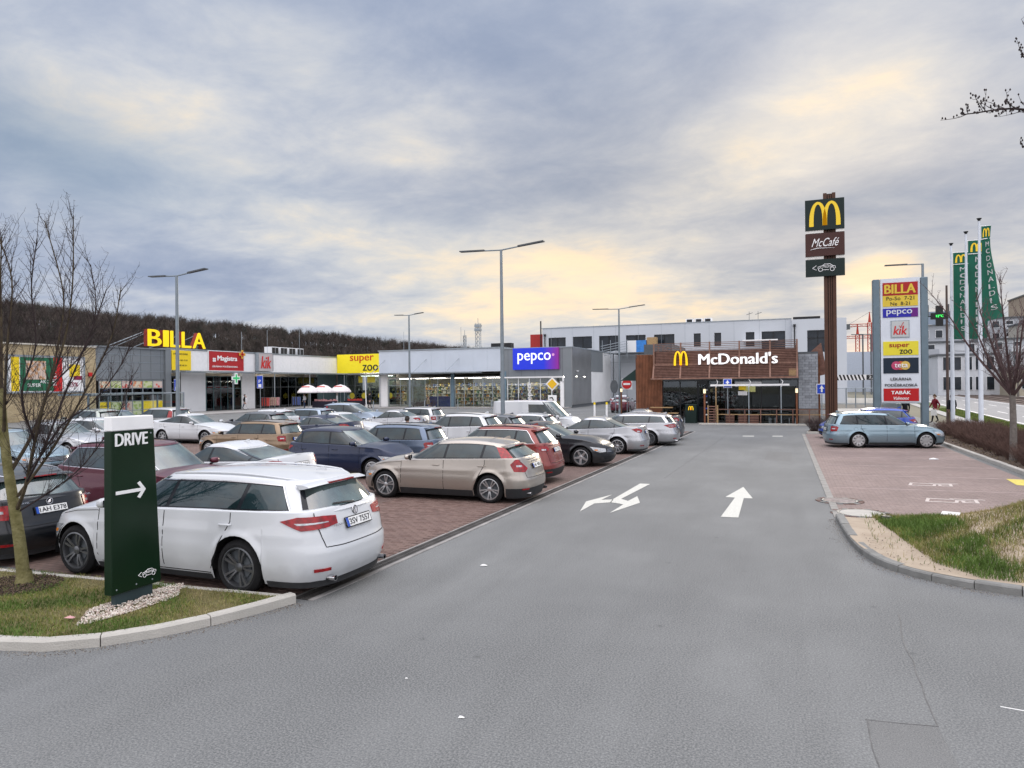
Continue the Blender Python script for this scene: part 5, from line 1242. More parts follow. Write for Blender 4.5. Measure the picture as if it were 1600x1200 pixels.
b = MB(); b.prism([(0, 0), (13, 0), (13, .9), (9.5, 1.2), (4.5, 1.2), (1, .3)], (-45, 100, 6.9), EX, EZ, -8); single('roof_light', b, mat('roof_light_panel', (.42, .46, .50), .4), 'pale raised roof light behind the front wing', 'roof light', (-40, 100, 6.9))
# pavement before the shops
struct('shop_pavement', MB().poly([(-60.3, 40), (-53.5, 40), (-53.5, 68), (-47, 72.3), (-22.5, 73), (-22.5, 76), (-47.6, 76), (-47.6, 85), (-60.3, 85)], -.01, .12), mat('shop_pavement_slabs', (.30, .29, .28), .9, var=.12, vscale=1))
# ------------------------------------------------------------------ restaurant
def arches(b, o, r, u, w, h, d, t=.10):
    """two golden arches: each a tapering bent band"""
    def band(x0, x1, foot0, foot1):
        K = 22; P = []
        for k in range(K+1):
            a = math.pi*k/K; x = lerp(x0, x1, .5-.5*math.cos(a)); fy = lerp(foot0, foot1, k/K); y = fy+(h-fy)*math.sin(a)**.72; P.append((x, y))
        V = []
        for k, (x, y) in enumerate(P):
            a, c = P[max(k-1, 0)], P[min(k+1, K)]; tx, ty = c[0]-a[0], c[1]-a[1]; L_ = math.hypot(tx, ty) or 1; nx_, ny_ = -ty/L_, tx/L_
            if k in (0, K): nx_, ny_ = (-1 if k == 0 else 1)*1., 0.
            ww = w*lerp(t*1.15, t*.72, math.sin(math.pi*k/K)**1.5)/2; V.append(((x+nx_*ww), (y+ny_*ww), (x-nx_*ww), (y-ny_*ww)))
        O, R_, U_ = Vector(o), Vector(r), Vector(u); n_ = R_.cross(U_); vv = []
        for (ax_, ay_, bx_, by_) in V:
            for (x, y) in ((ax_, ay_), (bx_, by_)):
                for z in (0, d): vv.append(O+R_*x+U_*y+n_*z)
        F = []
        for k in range(K): q = 4*k; F += [(q+1, q+3, q+7, q+5), (q, q+1, q+5, q+4), (q+3, q+2, q+6, q+7), (q+2, q, q+4, q+6)]
        F += [(0, 2, 3, 1), (4*K, 4*K+1, 4*K+3, 4*K+2)]; b.add(vv, F)
    band(t*w*.55, w/2-t*w*.02, 0, h*.03); band(w/2+t*w*.02, w-t*w*.55, h*.03, 0); return b
MC = thing('restaurant', (-4, 50, 0), 'low restaurant with brown louvred front, white lettering and grey stone end', 'restaurant')
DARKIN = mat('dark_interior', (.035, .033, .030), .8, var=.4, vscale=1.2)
MB().box(-9.8, 1.9, 56, 64, 0, 4.5).build('rear_block', M['grey_dark'], MC); MB().box(-9.9, 1.95, 49.6, 64, 4.48, 4.66).build('roof_slab', M['grey_dark'], MC)
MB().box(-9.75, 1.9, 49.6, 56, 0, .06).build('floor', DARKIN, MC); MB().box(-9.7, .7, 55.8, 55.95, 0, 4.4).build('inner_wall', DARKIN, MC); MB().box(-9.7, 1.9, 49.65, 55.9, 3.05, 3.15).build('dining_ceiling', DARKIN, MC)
# rust coloured boards on the left corner, one by one
for k in range(17):
    x = -9.80+k*.104; MB().bbox(x, x+.088, 49.40, 49.52, .45, 4.72, .01).build('wall_board', M['rust'], MC)
MB().box(-9.80, -8.04, 49.52, 49.6, 0, 4.7).build('board_backing', M['wood'], MC)
for k in range(40): 
    y = 49.62+k*.155; MB().box(-9.92, -9.82, y, y+.135, .45, 4.72).build('wall_board', M['rust'], MC)
MB().box(-9.82, -9.7, 49.55, 56, 0, 4.7).build('side_wall', M['wood'], MC)
# stone clad right end: blocks proud of the joint
STONE = mat('grey_stone_block', (.30, .32, .35), .8, var=.16, vscale=3, bump=.3, bscale=30); ST2 = mat('dark_stone_block', (.24, .255, .28), .8, var=.16, vscale=3, bump=.3, bscale=30)
MB().box(.76, 1.94, 49.46, 50.6, 0, 4.55).build('stone_backing', mat('stone_joint', (.14, .145, .15), .9), MC)
z = .98; r0 = 0
while z < 4.5:
    x = .765-(.15 if r0 % 2 else 0)
    while x < 1.93:
        xa, xb = max(x, .765), min(x+.385, 1.935)
        if xb-xa > .05: MB().bbox(xa, xb-.008, 49.425, 49.46, z, z+.158, .006).build('stone_block', random.choice((STONE, STONE, ST2)), MC)
        x += .393
    z += .168; r0 += 1
WST = mat('weathered_stone', (.20, .17, .15), .85, var=.3, vscale=3, bump=.3); z = .02
while z < .93:
    x = .765-(.15 if r0 % 2 else 0)
    while x < 1.93:
        xa, xb = max(x, .765), min(x+.385, 1.935)
        if xb-xa > .05: MB().bbox(xa, xb-.008, 49.425, 49.46, z, z+.145, .006).build('stone_block', WST, MC)
        x += .393
    z += .153; r0 += 1
MB().box(1.955, 2.10, 50.5, 56, 0, 4.4).build('side_cladding', M['rust'], MC)
b = MB(); b.add([(1.5, 51, 4.66), (2.2, 51, 5.3), (2.55, 51, 3.2), (2.1, 51, 3.1), (1.5, 54, 4.66), (2.2, 54, 5.3), (2.55, 54, 3.2), (2.1, 54, 3.1)], [(0, 1, 2, 3), (7, 6, 5, 4), (0, 4, 5, 1), (1, 5, 6, 2), (2, 6, 7, 3), (3, 7, 4, 0)]); b.build('side_louvre_wing', M['wood'], MC)
MB().box(-7.98, .76, 49.48, 49.6, 2.86, 3.2).build('lintel', M['grey_dark'], MC)
FG = pane_mat('restaurant_glass', (.7, .8, .8), .62)
glazing(MC, 'x', 49.5, -8.0, -5.66, .12, 2.86, 2, (), FG, M['black']); glazing(MC, 'x', 49.5, -4.95, .74, .12, 2.86, 5, (), FG, M['black'])
d_ = MB().box(-5.64, -4.97, 49.42, 49.52, .06, 2.84).build('door', M['black_gloss'], MC); MB().box(-5.55, -5.06, 49.40, 49.419, 1.1, 2.6).build('door_glass', FG, d_)
for k in range(5): MB().box(-5.12, -5.0, 49.40, 49.415, .5+k*.42, .58+k*.42).build('door_sticker', M['blue'] if k % 2 else M['white'], d_)
WL = mat('warm_lamp', (1, 1, 1), .5, var=0, emit=(1, .88, .66), estr=30)
for k in range(8):
    x = -7.3+k*1.05; MB().box(x, x+.22, 51.5+(k % 3), 51.72+(k % 3), 2.98, 3.04).build('ceiling_lamp', WL, MC)
mb1 = MB().box(-3.0, -2.1, 54.6, 54.7, 2.0, 2.6).build('menu_board', mat('lit_menu', (.9, .7, .3), .5, var=.4, vscale=6, emit=(1, .75, .3), estr=1.2), MC); MB().box(-3.2, -1.5, 49.44, 49.455, 2.45, 2.75).build('door_notice', M['offwhite'], MC); MB().box(-3.0, -2.42, 49.44, 49.455, 1.85, 2.12).build('window_notice', M['white'], MC); MB().box(-2.95, -2.5, 49.43, 49.439, 2.2, 2.6).build('window_notice', M['yellow'], MC)
for k in range(6): x = -7.3+k*1.35; MB().box(x, x+.7, 52.2, 52.9, .7, .74).box(x+.32, x+.38, 52.5, 52.56, 0, .7).build('inner_table', M['wood'], MC); MB().box(x, x+.1, 53.0, 53.5, .1, 1.2).build('inner_chair', M['black'], MC)
# counter at the window of the boarded side
MB().box(-8.7, -7.2, 48.4, 48.75, 1.02, 1.08).build('window_shelf', M['woodl'], MC)
# louvred awning: every slat its own piece
AW = thing('louvred_awning', (-3.9, 48.3, 3), 'brown slatted awning with a roof railing above it along the restaurant front', 'awning')
P0, P1 = (48.25, 3.02), (48.75, 3.98)   # lower edge out, upper edge in
for k in range(9):
    t = k/9; y = lerp(P0[0], P1[0], t); z = lerp(P0[1], P1[1], t); xl = lerp(-8.57, -8.38, t)
    MB().box(xl, .72, y, y+.03, z+.01, z+.075).build('slat', M['wood'], AW)
for k in range(8):
    z = 4.04+k*.107; MB().box(-8.37, .71, 48.75, 48.78, z, z+.068).build('slat', M['wood'], AW)
for z in (4.93, 5.05, 5.17, 5.29, 5.40): MB().box(-8.37, .71, 48.75, 48.79, z, z+.035).build('rail', M['wood'], AW)
PK = mat('awning_frame_wood', (.24, .135, .10), .6, var=.2, vscale=5)
MB().box(-8.62, .76, 48.19, 48.25, 2.96, 3.05).build('lower_beam', PK, AW); MB().box(-8.4, .73, 48.70, 48.75, 3.95, 4.02).build('middle_beam', PK, AW)
for x in (-8.47, -6.65, -4.75, -2.85, -.95, .68):
    b = MB(); b.box(x-.05, x+.05, 48.68, 48.75, 3.97, 5.46); b.add([(x-.05+dx_, y+dy, z) for y, z in ((48.19, 3.02), (48.70, 4.0)) for dx_, dy in ((0, 0), (.1, 0), (.1, .06), (0, .06))], [(0, 1, 5, 4), (1, 2, 6, 5), (2, 3, 7, 6), (3, 0, 4, 7)]); b.build('post', PK, AW)
MB().box(-8.5, .7, 48.82, 48.86, 3.2, 4.9).build('backing_board', mat('awning_backing', (.09, .042, .03), .8, var=.2), AW)
b = MB()
for y in (50, 52, 54, 56):
    b.box(-8.4, -8.36, y, y+.04, 4.66, 5.42); b.box(.67, .71, y, y+.04, 4.66, 5.42)
for z in (4.93, 5.17, 5.40): b.box(-8.39, -8.36, 48.8, 56, z, z+.035); b.box(.68, .71, 48.8, 56, z, z+.035)
b.build('side_railing', M['wood'], AW)
for k in range(6): z = 3.12+k*.075; MB().box(.18, .62, 48.28+k*.04, 48.30+k*.04, z, z+.06).build('pale_slat', M['woodl'], AW)
n_ = thing('restaurant_name_sign', (-3.0, 48.6, 3.9), 'white lit name letters on the brown louvres', 'sign')
V, F = textmesh("McDonald's", 1, .06, .045, width=4.95, height=.74); b = MB(); b.add([(-5.45+x, 48.60-z, 3.93+y) for x, y, z in V], F); b.build('lettering', mat('lit_name_letter', (.9, .9, .9), .4, var=0, emit=(1, 1, 1), estr=.35), n_)
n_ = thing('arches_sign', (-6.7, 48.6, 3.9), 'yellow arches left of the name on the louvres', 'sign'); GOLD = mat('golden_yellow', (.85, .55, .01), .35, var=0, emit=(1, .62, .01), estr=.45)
arches(MB(), (-7.1, 48.66, 3.90), EX, EZ, .92, .94, .12, .13).build('arches', GOLD, n_)
# dark canopy of the drive-through on the left
b = MB(); b.prism([(0, 0), (1.55, 0), (1.55, .12), (1.45, 1.05)], (-11.45, 51.5, 2.92), EX, EZ, -5); single('drive_through_canopy', b, mat('dark_green_canvas', (.02, .045, .04), .7, var=.2), 'dark pointed canopy over the drive-through window', 'canopy', (-10.5, 53, 2.9))
# terrace pergola, railing, furniture
pg = thing('pergola', (-2.2, 48, 0), 'thin white beam on slim posts over the terrace', 'pergola')
MB().box(-4.65, .2, 47.95, 48.05, 2.48, 2.60).build('beam', M['white'], pg)
for x in (-4.3, -2.25, -.3):
    b = MB(); b.box(x-.03, x+.03, 47.9, 47.96, .1, 2.5); b.build('post', M['woodl'] if x < -3 else M['galv'], pg); b = MB(); b.tube([(x, 47.9, 2.4), (x+.12, 47.9, 2.75), (x-.02, 48.6, 2.9)], .025, 5); b.build('stay', M['white'], pg)
rl_ = thing('terrace_railing', (-1.5, 47.6, 0), 'low railing of dark posts and two wooden rails round the terrace', 'railing')
for z in (.62, .95): MB().box(-4.4, 2.3, 47.58, 47.62, z, z+.05).build('rail', M['wood'] if z > .9 else M['woodl'], rl_)
for k in range(8): x = -4.4+k*.957; MB().box(x-.03, x+.03, 47.56, 47.64, 0, 1.0).build('post', M['wood'], rl_)
hb = thing('wooden_planter_rack', (-4.3, 47.3, 0), 'tall ladder-like wooden rack at the left end of the terrace railing', 'rack')
for x in (-4.78, -4.18): MB().box(x, x+.07, 47.2, 47.27, 0, 1.25).build('upright', M['woodl'], hb)
for z in np.arange(.12, 1.2, .17): MB().box(-4.71, -4.18, 47.21, 47.26, z, z+.06).build('slat', M['wood'], hb)
for k, (x, tx) in enumerate(((-3.7, 'brown wooden crate at the left of the terrace'), (-2.9, 'brown wooden crate second from the left on the terrace'), (-2.2, 'brown wooden crate in the middle of the terrace'))):
    c_ = thing('crate', (x, 47.85, .0), tx, 'crate', 'crates on the terrace')
    for z in (.03, .19, .35, .51): MB().box(x, x+.55, 47.82, 47.84, z, z+.13).build('plank', M['wood'], c_)
    MB().box(x+.01, x+.54, 47.84, 48.2, .02, .62).build('box', M['under'], c_)
for k, (x, y, tx) in enumerate(((-1.4, 48.2, 'dark bistro table under the terrace beam'), (-.2, 48.2, 'dark bistro table at the right end of the terrace'), (-7.9, 47.6, 'pale bistro table by the rust boarded wall'), (-7.0, 47.4, 'pale bistro table near the restaurant door'))):
    t_ = thing('bistro_table', (x, y, 0), tx, 'table', 'tables in front of the restaurant'); b = MB(); b.box(x-.33, x+.33, y-.33, y+.33, .70, .74); b.build('table_top', M['woodl'] if k > 1 else M['black'], t_); b = MB(); b.tube([(x, y, 0), (x, y, .7)], .03, 6); b.lathe([(.001, .02), (.22, .02), (.22, 0)], (x, y, 0), 10); b.build('leg', M['black'], t_)
    for sg, ss in ((-1, 'left'), (1, 'right')):
        xx = x+sg*.55; c_ = thing('bistro_chair', (xx, y, 0), f'{ss} hand chair at the '+tx, 'chair', 'chairs in front of the restaurant')
        MB().box(xx-.2, xx+.2, y-.2, y+.2, .44, .47).build('seat', M['black'], c_); MB().box(xx+sg*.17, xx+sg*.2, y-.2, y+.2, .47, .86).build('backrest', M['black'], c_)
        for qx in (-.18, .18):
            for qy in (-.18, .18): MB().box(xx+qx-.012, xx+qx+.012, y+qy-.012, y+qy+.012, 0, .44).build('leg', M['galv'], c_)
b_ = thing('litter_bin', (-6.0, 48.7, 0), 'dark green litter bin with arches mark beside the restaurant door', 'bin')
MB().bbox(-6.38, -5.62, 48.5, 49.0, 0, 1.28, .04).build('bin_body', mat('bin_green', (.006, .018, .015), .5, var=.1), b_); arches(MB(), (-6.16, 48.50, .88), EX, EZ, .34, .26, .012, .14).build('arches_mark', GOLD, b_); MB().box(-6.2, -5.8, 48.485, 48.499, 1.16, 1.22).build('slot', M['under'], b_)
def lantern_post(x, y, tx):
    r_ = thing('lantern_post', (x, y, 0), tx, 'lamp', 'wooden lantern posts by the restaurant'); MB().bbox(x-.055, x+.055, y-.055, y+.055, 0, 2.0, .01).build('post', M['rust'], r_)
    MB().box(x-.07, x+.07, y-.07, y+.07, 2.03, 2.30).build('lantern', mat('lantern_glass', (.75, .68, .50), .4, var=0, emit=(1, .8, .45), estr=.9), r_); b = MB(); b.lathe([(.001, .10), (.12, .0), (.10, -.02)], (x, y, 2.32), 8); b.build('cap', M['black'], r_)
lantern_post(-4.95, 47.2, 'wooden lantern post at the left end of the terrace'); lantern_post(.62, 47.45, 'wooden lantern post in front of the grey stone end'); lantern_post(-12.6, 57, 'wooden lantern post by the drive-through lane')

# ------------------------------------------------------------------ big white building behind
WB = thing('office_building', (-15, 95, 0), 'large plain white building with dark windows behind the restaurant', 'building')
PL = mat('pale_render', (.50, .53, .57), .7, var=.05, vscale=.2, bump=.05)
wins = [(-31.4, -28.85, 7.9, 9.27), (-27.8, -25.05, 7.6, 9.3), (-24.04, -21.36, 7.1, 9.28), (-20.28, -17.6, 6.9, 9.24), (-16.46, -13.77, 6.9, 9.2), (-11.26, -10.37, 7.4, 9.17), (-8.65, -7.79, 7.4, 9.16), (-4.75, -3.7, 7.3, 9.1), (-2.83, -.04, 6.7, 9.11)]
def wall_holes(root, x0, x1, z0, z1, holes, y, th=.35, m=PL):
    """wall with real window openings, built from piers, aprons and heads"""
    b = MB(); xs = x0
    for (a, c, za, zb) in sorted(holes):
        b.box(xs, a, y, y+th, z0, z1); b.box(a, c, y, y+th, z0, za); b.box(a, c, y, y+th, zb, z1); xs = c
    b.box(xs, x1, y, y+th, z0, z1); b.build('wall', m, root)
wall_holes(WB, -32.3, .75, 0, 10.6, wins, 95); MB().box(-32.3, .75, 95.4, 112, 0, 10.45).build('building_body', PL, WB)
b = MB(); b.box(-32.4, .72, 94.93, 95.05, 10.6, 10.68); b.build('coping', M['galv'], WB)
DW = mat('dark_window', (.018, .024, .032), .06, var=.4, vscale=.8)
for (a, c, za, zb) in wins:
    w_ = MB().box(a, c, 95.28, 95.34, za, zb).build('window', DW, WB); b = MB(); nn_ = max(1, round((c-a)/1.35))
    for k in range(nn_+1): x = lerp(a, c, k/nn_); b.box(x-.04, x+.04, 95.2, 95.28, za, zb)
    b.box(a, c, 95.2, 95.28, za-.0, za+.07); b.build('window_frame', M['black'], w_)
w2 = (2.5, 4.9, 6.3, 8.99)
wall_holes(WB, .76, 6.9, 0, 10.4, [w2], 94); MB().box(.76, 6.9, 94.36, 112, 0, 10.3).build('building_wing', PL, WB); w_ = MB().box(2.5, 4.9, 94.28, 94.34, 6.3, 8.99).build('window', DW, WB); MB().box(3.66, 3.74, 94.2, 94.28, 6.3, 8.99).box(2.5, 4.9, 94.2, 94.28, 8.0, 8.08).build('window_frame', M['black'], w_)
MB().box(.9, 4.0, 94.2, 96, 10.42, 10.72).build('roof_edge', M['black'], WB)
for x in (-31.9, 1.05):
    b = MB(); b.tube([(x, 94.85 if x < 0 else 93.85, 0), (x, 94.85 if x < 0 else 93.85, 9.6)], .07, 6); b.box(x-.15, x+.15, 94.75 if x < 0 else 93.75, 95 if x < 0 else 94, 9.5, 9.8); b.build('downpipe', M['black'], WB)
MB().box(-34.5, -32.35, 96, 100, 0, 9.9).build('red_stair_block', mat('facade_red', (.36, .03, .025), .6, var=.06), WB); b = MB(); b.tube([(-32.5, 94.9, 6.8), (-32.5, 94.9, 11.7)], .10, 5); b.build('flue', M['black'], WB)
single('sun_blind', MB().box(-5.1, -.9, 93.9, 94.85, 7.85, 8.05), M['white'], 'white sun canopy on the wall of the white building', 'canopy', (-3, 94.5, 7.85))
for k, (x, tx) in enumerate(((-12.1, 'left'), (-10.9, 'middle'), (-9.7, 'right'))):
    r_ = thing('air_conditioner', (x, 98, 10.45), f'rooftop cooling unit, {tx} of three on the white building', 'air conditioner', 'cooling units on the white building'); MB().box(x-.5, x+.5, 97.5, 98.5, 10.5, 11.35).build('casing', M['offwhite'], r_); MB().box(x-.35, x+.35, 97.46, 97.5, 10.6, 11.25).build('fan_grille', M['black'], r_)
for x, tx in ((-4.4, 'left'), (-3.3, 'right')):
    b = MB(); b.tube([(x, 97, 10.4), (x, 97, 11.9)], .03, 5); b.tube([(x-.35, 97, 11.5), (x+.45, 97, 11.75)], .03, 4)
    for k in range(5): b.tube([(x-.25+k*.14, 96.7, 11.52+k*.04), (x-.25+k*.14, 97.3, 11.52+k*.04)], .02, 4)
    single('aerial_mast', b, M['grey_dark'], f'{tx} of two aerials on the white building roof', 'aerial', (x, 97, 10.4))
b = MB()
for k in range(14): x = -31+k*.9; b.tube([(x, 98, 10.45), (x, 98, 11.0)], .02, 4)
b.tube([(-31, 98, 11), (-27, 98, 11.0)], .02, 4); single('roof_railing', b, M['galv'], 'thin railing along the white building roof above the grey clad corner', 'railing', (-26, 98, 10.45))
# steel landing with blue and orange boxes in front of the white building
ld = thing('steel_landing', (-18.5, 92, 0), 'steel stair landing with slanting railing left of the louvred awning', 'stair'); MB().box(-21.5, -15.2, 91, 94.9, 6.6, 6.75).build('platform', M['grey_dark'], ld)
for x in (-21.2, -15.5):
    for y in (91.3, 94.6): b = MB(); b.tube([(x, y, 0), (x, y, 6.6)], .08, 6); b.build('post', M['grey_dark'], ld)
for k in range(5): b = MB(); b.tube([(-22.8, 91, 6.3+k*.33), (-19.2, 91, 6.95+k*.33)], .035, 4); b.build('rail', M['galv'], ld)
for k in range(4): b = MB(); b.tube([(-22.6+k*1.1, 91, 6.0), (-22.6+k*1.1, 91, 8.4)], .035, 4); b.build('post', M['galv'], ld)
rb = thing('blue_equipment_box', (-18.6, 91.5, 6.75), 'pale and blue box standing on the steel landing', 'box'); MB().box(-19.4, -18.2, 91.5, 92.6, 6.75, 8.3).build('pale_box', M['offwhite'], rb); MB().box(-18.19, -16.9, 91.5, 92.6, 6.75, 8.3).build('blue_face', mat('box_blue', (.04, .20, .55), .4, var=.2), rb)
single('orange_wood_stack', MB().box(-16.85, -15.6, 91.7, 92.7, 6.76, 8.65), M['woodl'], 'small orange wooden stack beside the blue box', 'stack', (-16.2, 92.2, 6.76))
single('flat_annex', MB().box(-10.9, -8.6, 58, 66, 4.7, 5.9), M['grey_dark'], 'dark flat annex behind the boarded corner', 'annex', (-10, 60, 4.7))



# ------------------------------------------------------------------ pylon sign
PY = thing('pylon_sign', (2.36, 43.2, 0), 'tall brown pylon with three boards, yellow arches on top', 'sign')
PB_ = mat('pylon_brown', (.075, .034, .021), .55, var=.15, vscale=2); BDK = mat('board_dark_green', (.004, .014, .0125), .35, var=.05); 
MB().box(2.05, 2.23, 43.2, 43.45, 0, 13.3).build('post', PB_, PY); MB().box(2.50, 2.68, 43.2, 43.45, 0, 13.3).build('post', PB_, PY); MB().box(2.231, 2.499, 43.26, 43.40, 0, 13.26).build('core', mat('pylon_core', (.03, .015, .01), .6, var=.1), PY)
MB().box(2.28, 2.36, 43.22, 43.26, 0, 13.2).box(2.40, 2.46, 43.22, 43.26, 0, 13.2).build('slat', PB_, PY)
def pyl(z0, z1, m_): return MB().box(1.10, 3.11, 43.0, 43.19, z0, z1).build('board', m_, PY)
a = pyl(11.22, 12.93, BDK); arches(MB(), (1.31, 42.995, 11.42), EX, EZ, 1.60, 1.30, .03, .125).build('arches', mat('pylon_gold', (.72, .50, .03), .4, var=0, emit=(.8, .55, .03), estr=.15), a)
a = pyl(9.76, 11.03, mat('board_brown', (.055, .020, .016), .45, var=.06)); text('lettering', 'McCafé', (1.42, 42.99, 10.28), EX, EZ, M['white'], a, width=1.42, height=.46, shear=.45, offset=-.003, extrude=.008)
b = MB(); b.tube([(1.36, 42.98, 10.12), (1.7, 42.98, 10.20), (2.6, 42.98, 10.17)], [.012, .022, .006], 5); b.build('underline', M['white'], a)
a = pyl(8.62, 9.57, BDK)
def car_logo(b, o, r, u, s, tube=.014):
    O, R_, U_ = Vector(o), Vector(r), Vector(u)
    f = lambda pts: b.tube([O+R_*x*s+U_*y*s for x, y in pts], tube*s, 5)
    f([(-.52, 0), (-.34, .12)]); f([(-.52, 0), (-.34, -.10)])
    f([(-.28, -.04), (-.26, .06), (-.10, .09), (.02, .18), (.26, .18), (.38, .09), (.50, .05)]); f([(.50, .05), (.50, -.04)]); f([(-.05, -.10), (.22, -.10)])
    for cx in (-.16, .36): f([(cx+.09*math.cos(t), -.08+.09*math.sin(t)) for t in np.linspace(0, 2*math.pi, 11)])
    return b
car_logo(MB(), (2.05, 42.98, 9.08), EX, EZ, 1.15).build('car_outline', M['white'], a); text('lettering', 'McDrive', (1.98, 42.98, 9.08), EX, EZ, M['white'], a, width=.55, height=.16, shear=.3)
for z in (11.04, 9.58):
    for x0, x1 in ((1.12, 2.04), (2.69, 3.09)): MB().box(x0, x1, 43.05, 43.15, z+.02, z+.17).build('gap_strip', mat('pale_strip', (.75, .74, .70), .5), PY)

# ------------------------------------------------------------------ totem with the shop names
TO = thing('totem_sign', (5.9, 44.2, 0), 'white totem of stacked shop signs between two grey posts', 'sign')
TM = mat('totem_grey_blue', (.13, .18, .215), .45, metal=.3, var=.08); MB().bbox(4.57, 4.92, 44.0, 44.5, 0, 8.39, .03).build('post', TM, TO); MB().bbox(6.92, 7.27, 44.0, 44.5, 0, 8.39, .03).build('post', TM, TO)
TW = mat('totem_white', (.62, .66, .72), .4, var=.03); MB().box(4.96, 6.90, 44.05, 44.35, 1.52, 8.40).build('panel', TW, TO); MB().box(4.94, 6.91, 44.06, 44.34, 1.46, 1.52).build('bottom_rail', M['galv'], TO)
for z in (2.6, 4.4, 6.2, 7.9): MB().box(4.9, 4.97, 44.1, 44.2, z, z+.08).box(6.89, 6.94, 44.1, 44.2, z, z+.08).build('bracket', M['galv'], TO)
tz = lambda y: 8.38-(y-435)*.0357
def tile(y0, y1, m_, x0=5.07, x1=6.79): return MB().box(x0, x1, 44.02, 44.05, tz(y1), tz(y0)).build('sign_tile', m_, TO)
tx_ = lambda s, x, y, w, h, m_, p, **k: text('lettering', s, (x, 44.015, tz(y)), EX, EZ, m_, p, width=w, height=h, extrude=.006, **k)
TR = mat('totem_red', (.36, .015, .015), .4, var=.05); TY = mat('totem_yellow', (.66, .48, .05), .4, var=.05)
a = tile(441, 461, TR); tx_('BILLA', 5.17, 458, 1.5, .50, TY, a, offset=.05)
a = tile(461.2, 478, TY); tx_('Po-So  7-21', 5.25, 468.5, 1.36, .20, M['dark_letter'], a); tx_('Ne  8-21', 5.45, 476.5, .95, .19, M['dark_letter'], a)
a = tile(481, 495, mat('totem_blue', (.02, .02, .33), .4, var=0), 5.07, 6.45); tile(481, 495, mat('totem_purple', (.12, .01, .18), .4, var=0), 6.451, 6.79); tx_('pepco', 5.25, 493, 1.25, .34, TW, a, offset=.02)
a = tile(500, 527, M['galv'], 5.45, 6.37); a2 = MB().box(5.50, 6.32, 44.005, 44.02, tz(525.5), tz(501.5)).build('tile_inset', mat('kik_grey_face', (.48, .50, .50), .4, var=0), a); text('lettering', 'kik', (5.58, 44.0, tz(522)), EX, EZ, M['red'], a2, width=.66, height=.48, shear=.2, extrude=.006, offset=.02)
b = MB(); b.tube([(5.86, 43.99, tz(508)), (5.93, 43.99, tz(511)), (6.08, 43.99, tz(503))], .014, 4); b.build('tick_mark', M['red'], a2)
a = tile(532.5, 554, mat('totem_lemon', (.72, .62, .04), .4, var=.04)); tx_('super', 5.37, 543.5, .98, .25, TR, a, offset=.03); tx_('zoo', 5.88, 552, .60, .24, M['dark_letter'], a, offset=.03)
a = tile(558, 582, mat('totem_navy', (.008, .018, .035), .35, var=0))
for (dx_, m_) in ((-.22, mat('teta_pink', (.45, .06, .14), .5, var=0)), (0, mat('teta_red', (.50, .10, .03), .5, var=0)), (.22, mat('teta_gold', (.60, .42, .10), .5, var=0))):
    b = MB(); b.lathe([(.001, 0), (.24, 0), (.24, .012)], (5.92+dx_, 44.003-abs(dx_)*.01, tz(570)), 16, 'y'); b.build('blob_mark', m_, a)
text('lettering', 'teta', (5.62, 43.985, tz(573)), EX, EZ, M['white'], a, width=.64, height=.22, extrude=.006, offset=.02)
tx_('LÉKÁRNA', 5.42, 593, 1.02, .19, M['dark_letter'], TO, offset=.02); tx_('PODĚBRADSKÁ', 5.14, 602.5, 1.58, .20, M['dark_letter'], TO, offset=.02)
a = tile(605.5, 625, mat('tabak_red', (.42, .01, .012), .4, var=.04)); tx_('TABÁK', 5.44, 614.5, .96, .23, M['white'], a, offset=.04); tx_('Valmont', 5.56, 623, .75, .17, M['white'], a, shear=.3, offset=.012)
cr_ = thing('pharmacy_cross', (7.83, 44.2, 5.7), 'black pharmacy cross with green lit digits beside the totem', 'sign'); b = MB(); b.box(7.42, 8.24, 44.12, 44.28, 6.05, 6.40); b.build('cross_arm', M['black'], cr_); MB().box(7.66, 8.00, 44.11, 44.29, 5.68, 6.78).build('cross_stem', M['black'], cr_)
GL = mat('green_leds', (.02, .4, .05), .4, var=0, emit=(.06, 1, .15), estr=2.2); text('lettering', '12°C', (7.66, 44.10, 6.16), EX, EZ, GL, cr_, width=.34, height=.13, offset=.01)
b = MB(); b.tube([(7.27, 44.25, 6.22), (7.44, 44.25, 6.22)], .03, 5); b.build('bracket', M['black'], cr_)
def lamp_head(b, x0, x1, y, z0, z1):
    b.add([(x0, y-.09, z0), (x1, y-.14, z1), (x1, y+.14, z1), (x0, y+.09, z0), (x0, y-.09, z0+.07), (x1, y-.14, z1+.05), (x1, y+.14, z1+.05), (x0, y+.09, z0+.07)], [(0, 3, 2, 1), (4, 5, 6, 7), (0, 1, 5, 4), (2, 3, 7, 6), (1, 2, 6, 5), (3, 0, 4, 7)])
LP_ = mat('lamp_post_grey', (.20, .235, .26), .45, metal=.4, var=.1)
def lamp(x, y, h, xl, xr, tx, tilt=.06):
    r_ = thing('lamp_post', (x, y, 0), tx, 'street lamp', 'tall parking lot lamp posts'); b = MB(); b.tube([(x, y, 0), (x, y, h*.5), (x, y, h)], [.115, .09, .065], 10); b.build('pole', LP_, r_, 40)
    b = MB(); b.lathe([(.20, 0), (.20, .05), (.13, .09), (.13, .5), (.115, .52)], (x, y, 0), 12); b.build('base_sleeve', LP_, r_, 40)
    for e_ in (xl, xr):
        if e_ is None: continue
        sg = 1 if e_ > x else -1; b = MB(); d_ = abs(e_-x); b.tube([(x, y, h-.02), (x+sg*d_*.45, y, h+d_*.45*tilt*(1.6 if sg > 0 else .3))], .035, 6); a_ = b.build('arm', LP_, r_); b = MB(); lamp_head(b, x+sg*d_*.40, e_, y, h+d_*.4*tilt*(1.6 if sg > 0 else .3)-.02, h+d_*tilt*(1.6 if sg > 0 else .3)); b.build('lamp_head', M['grey_dark'], a_)
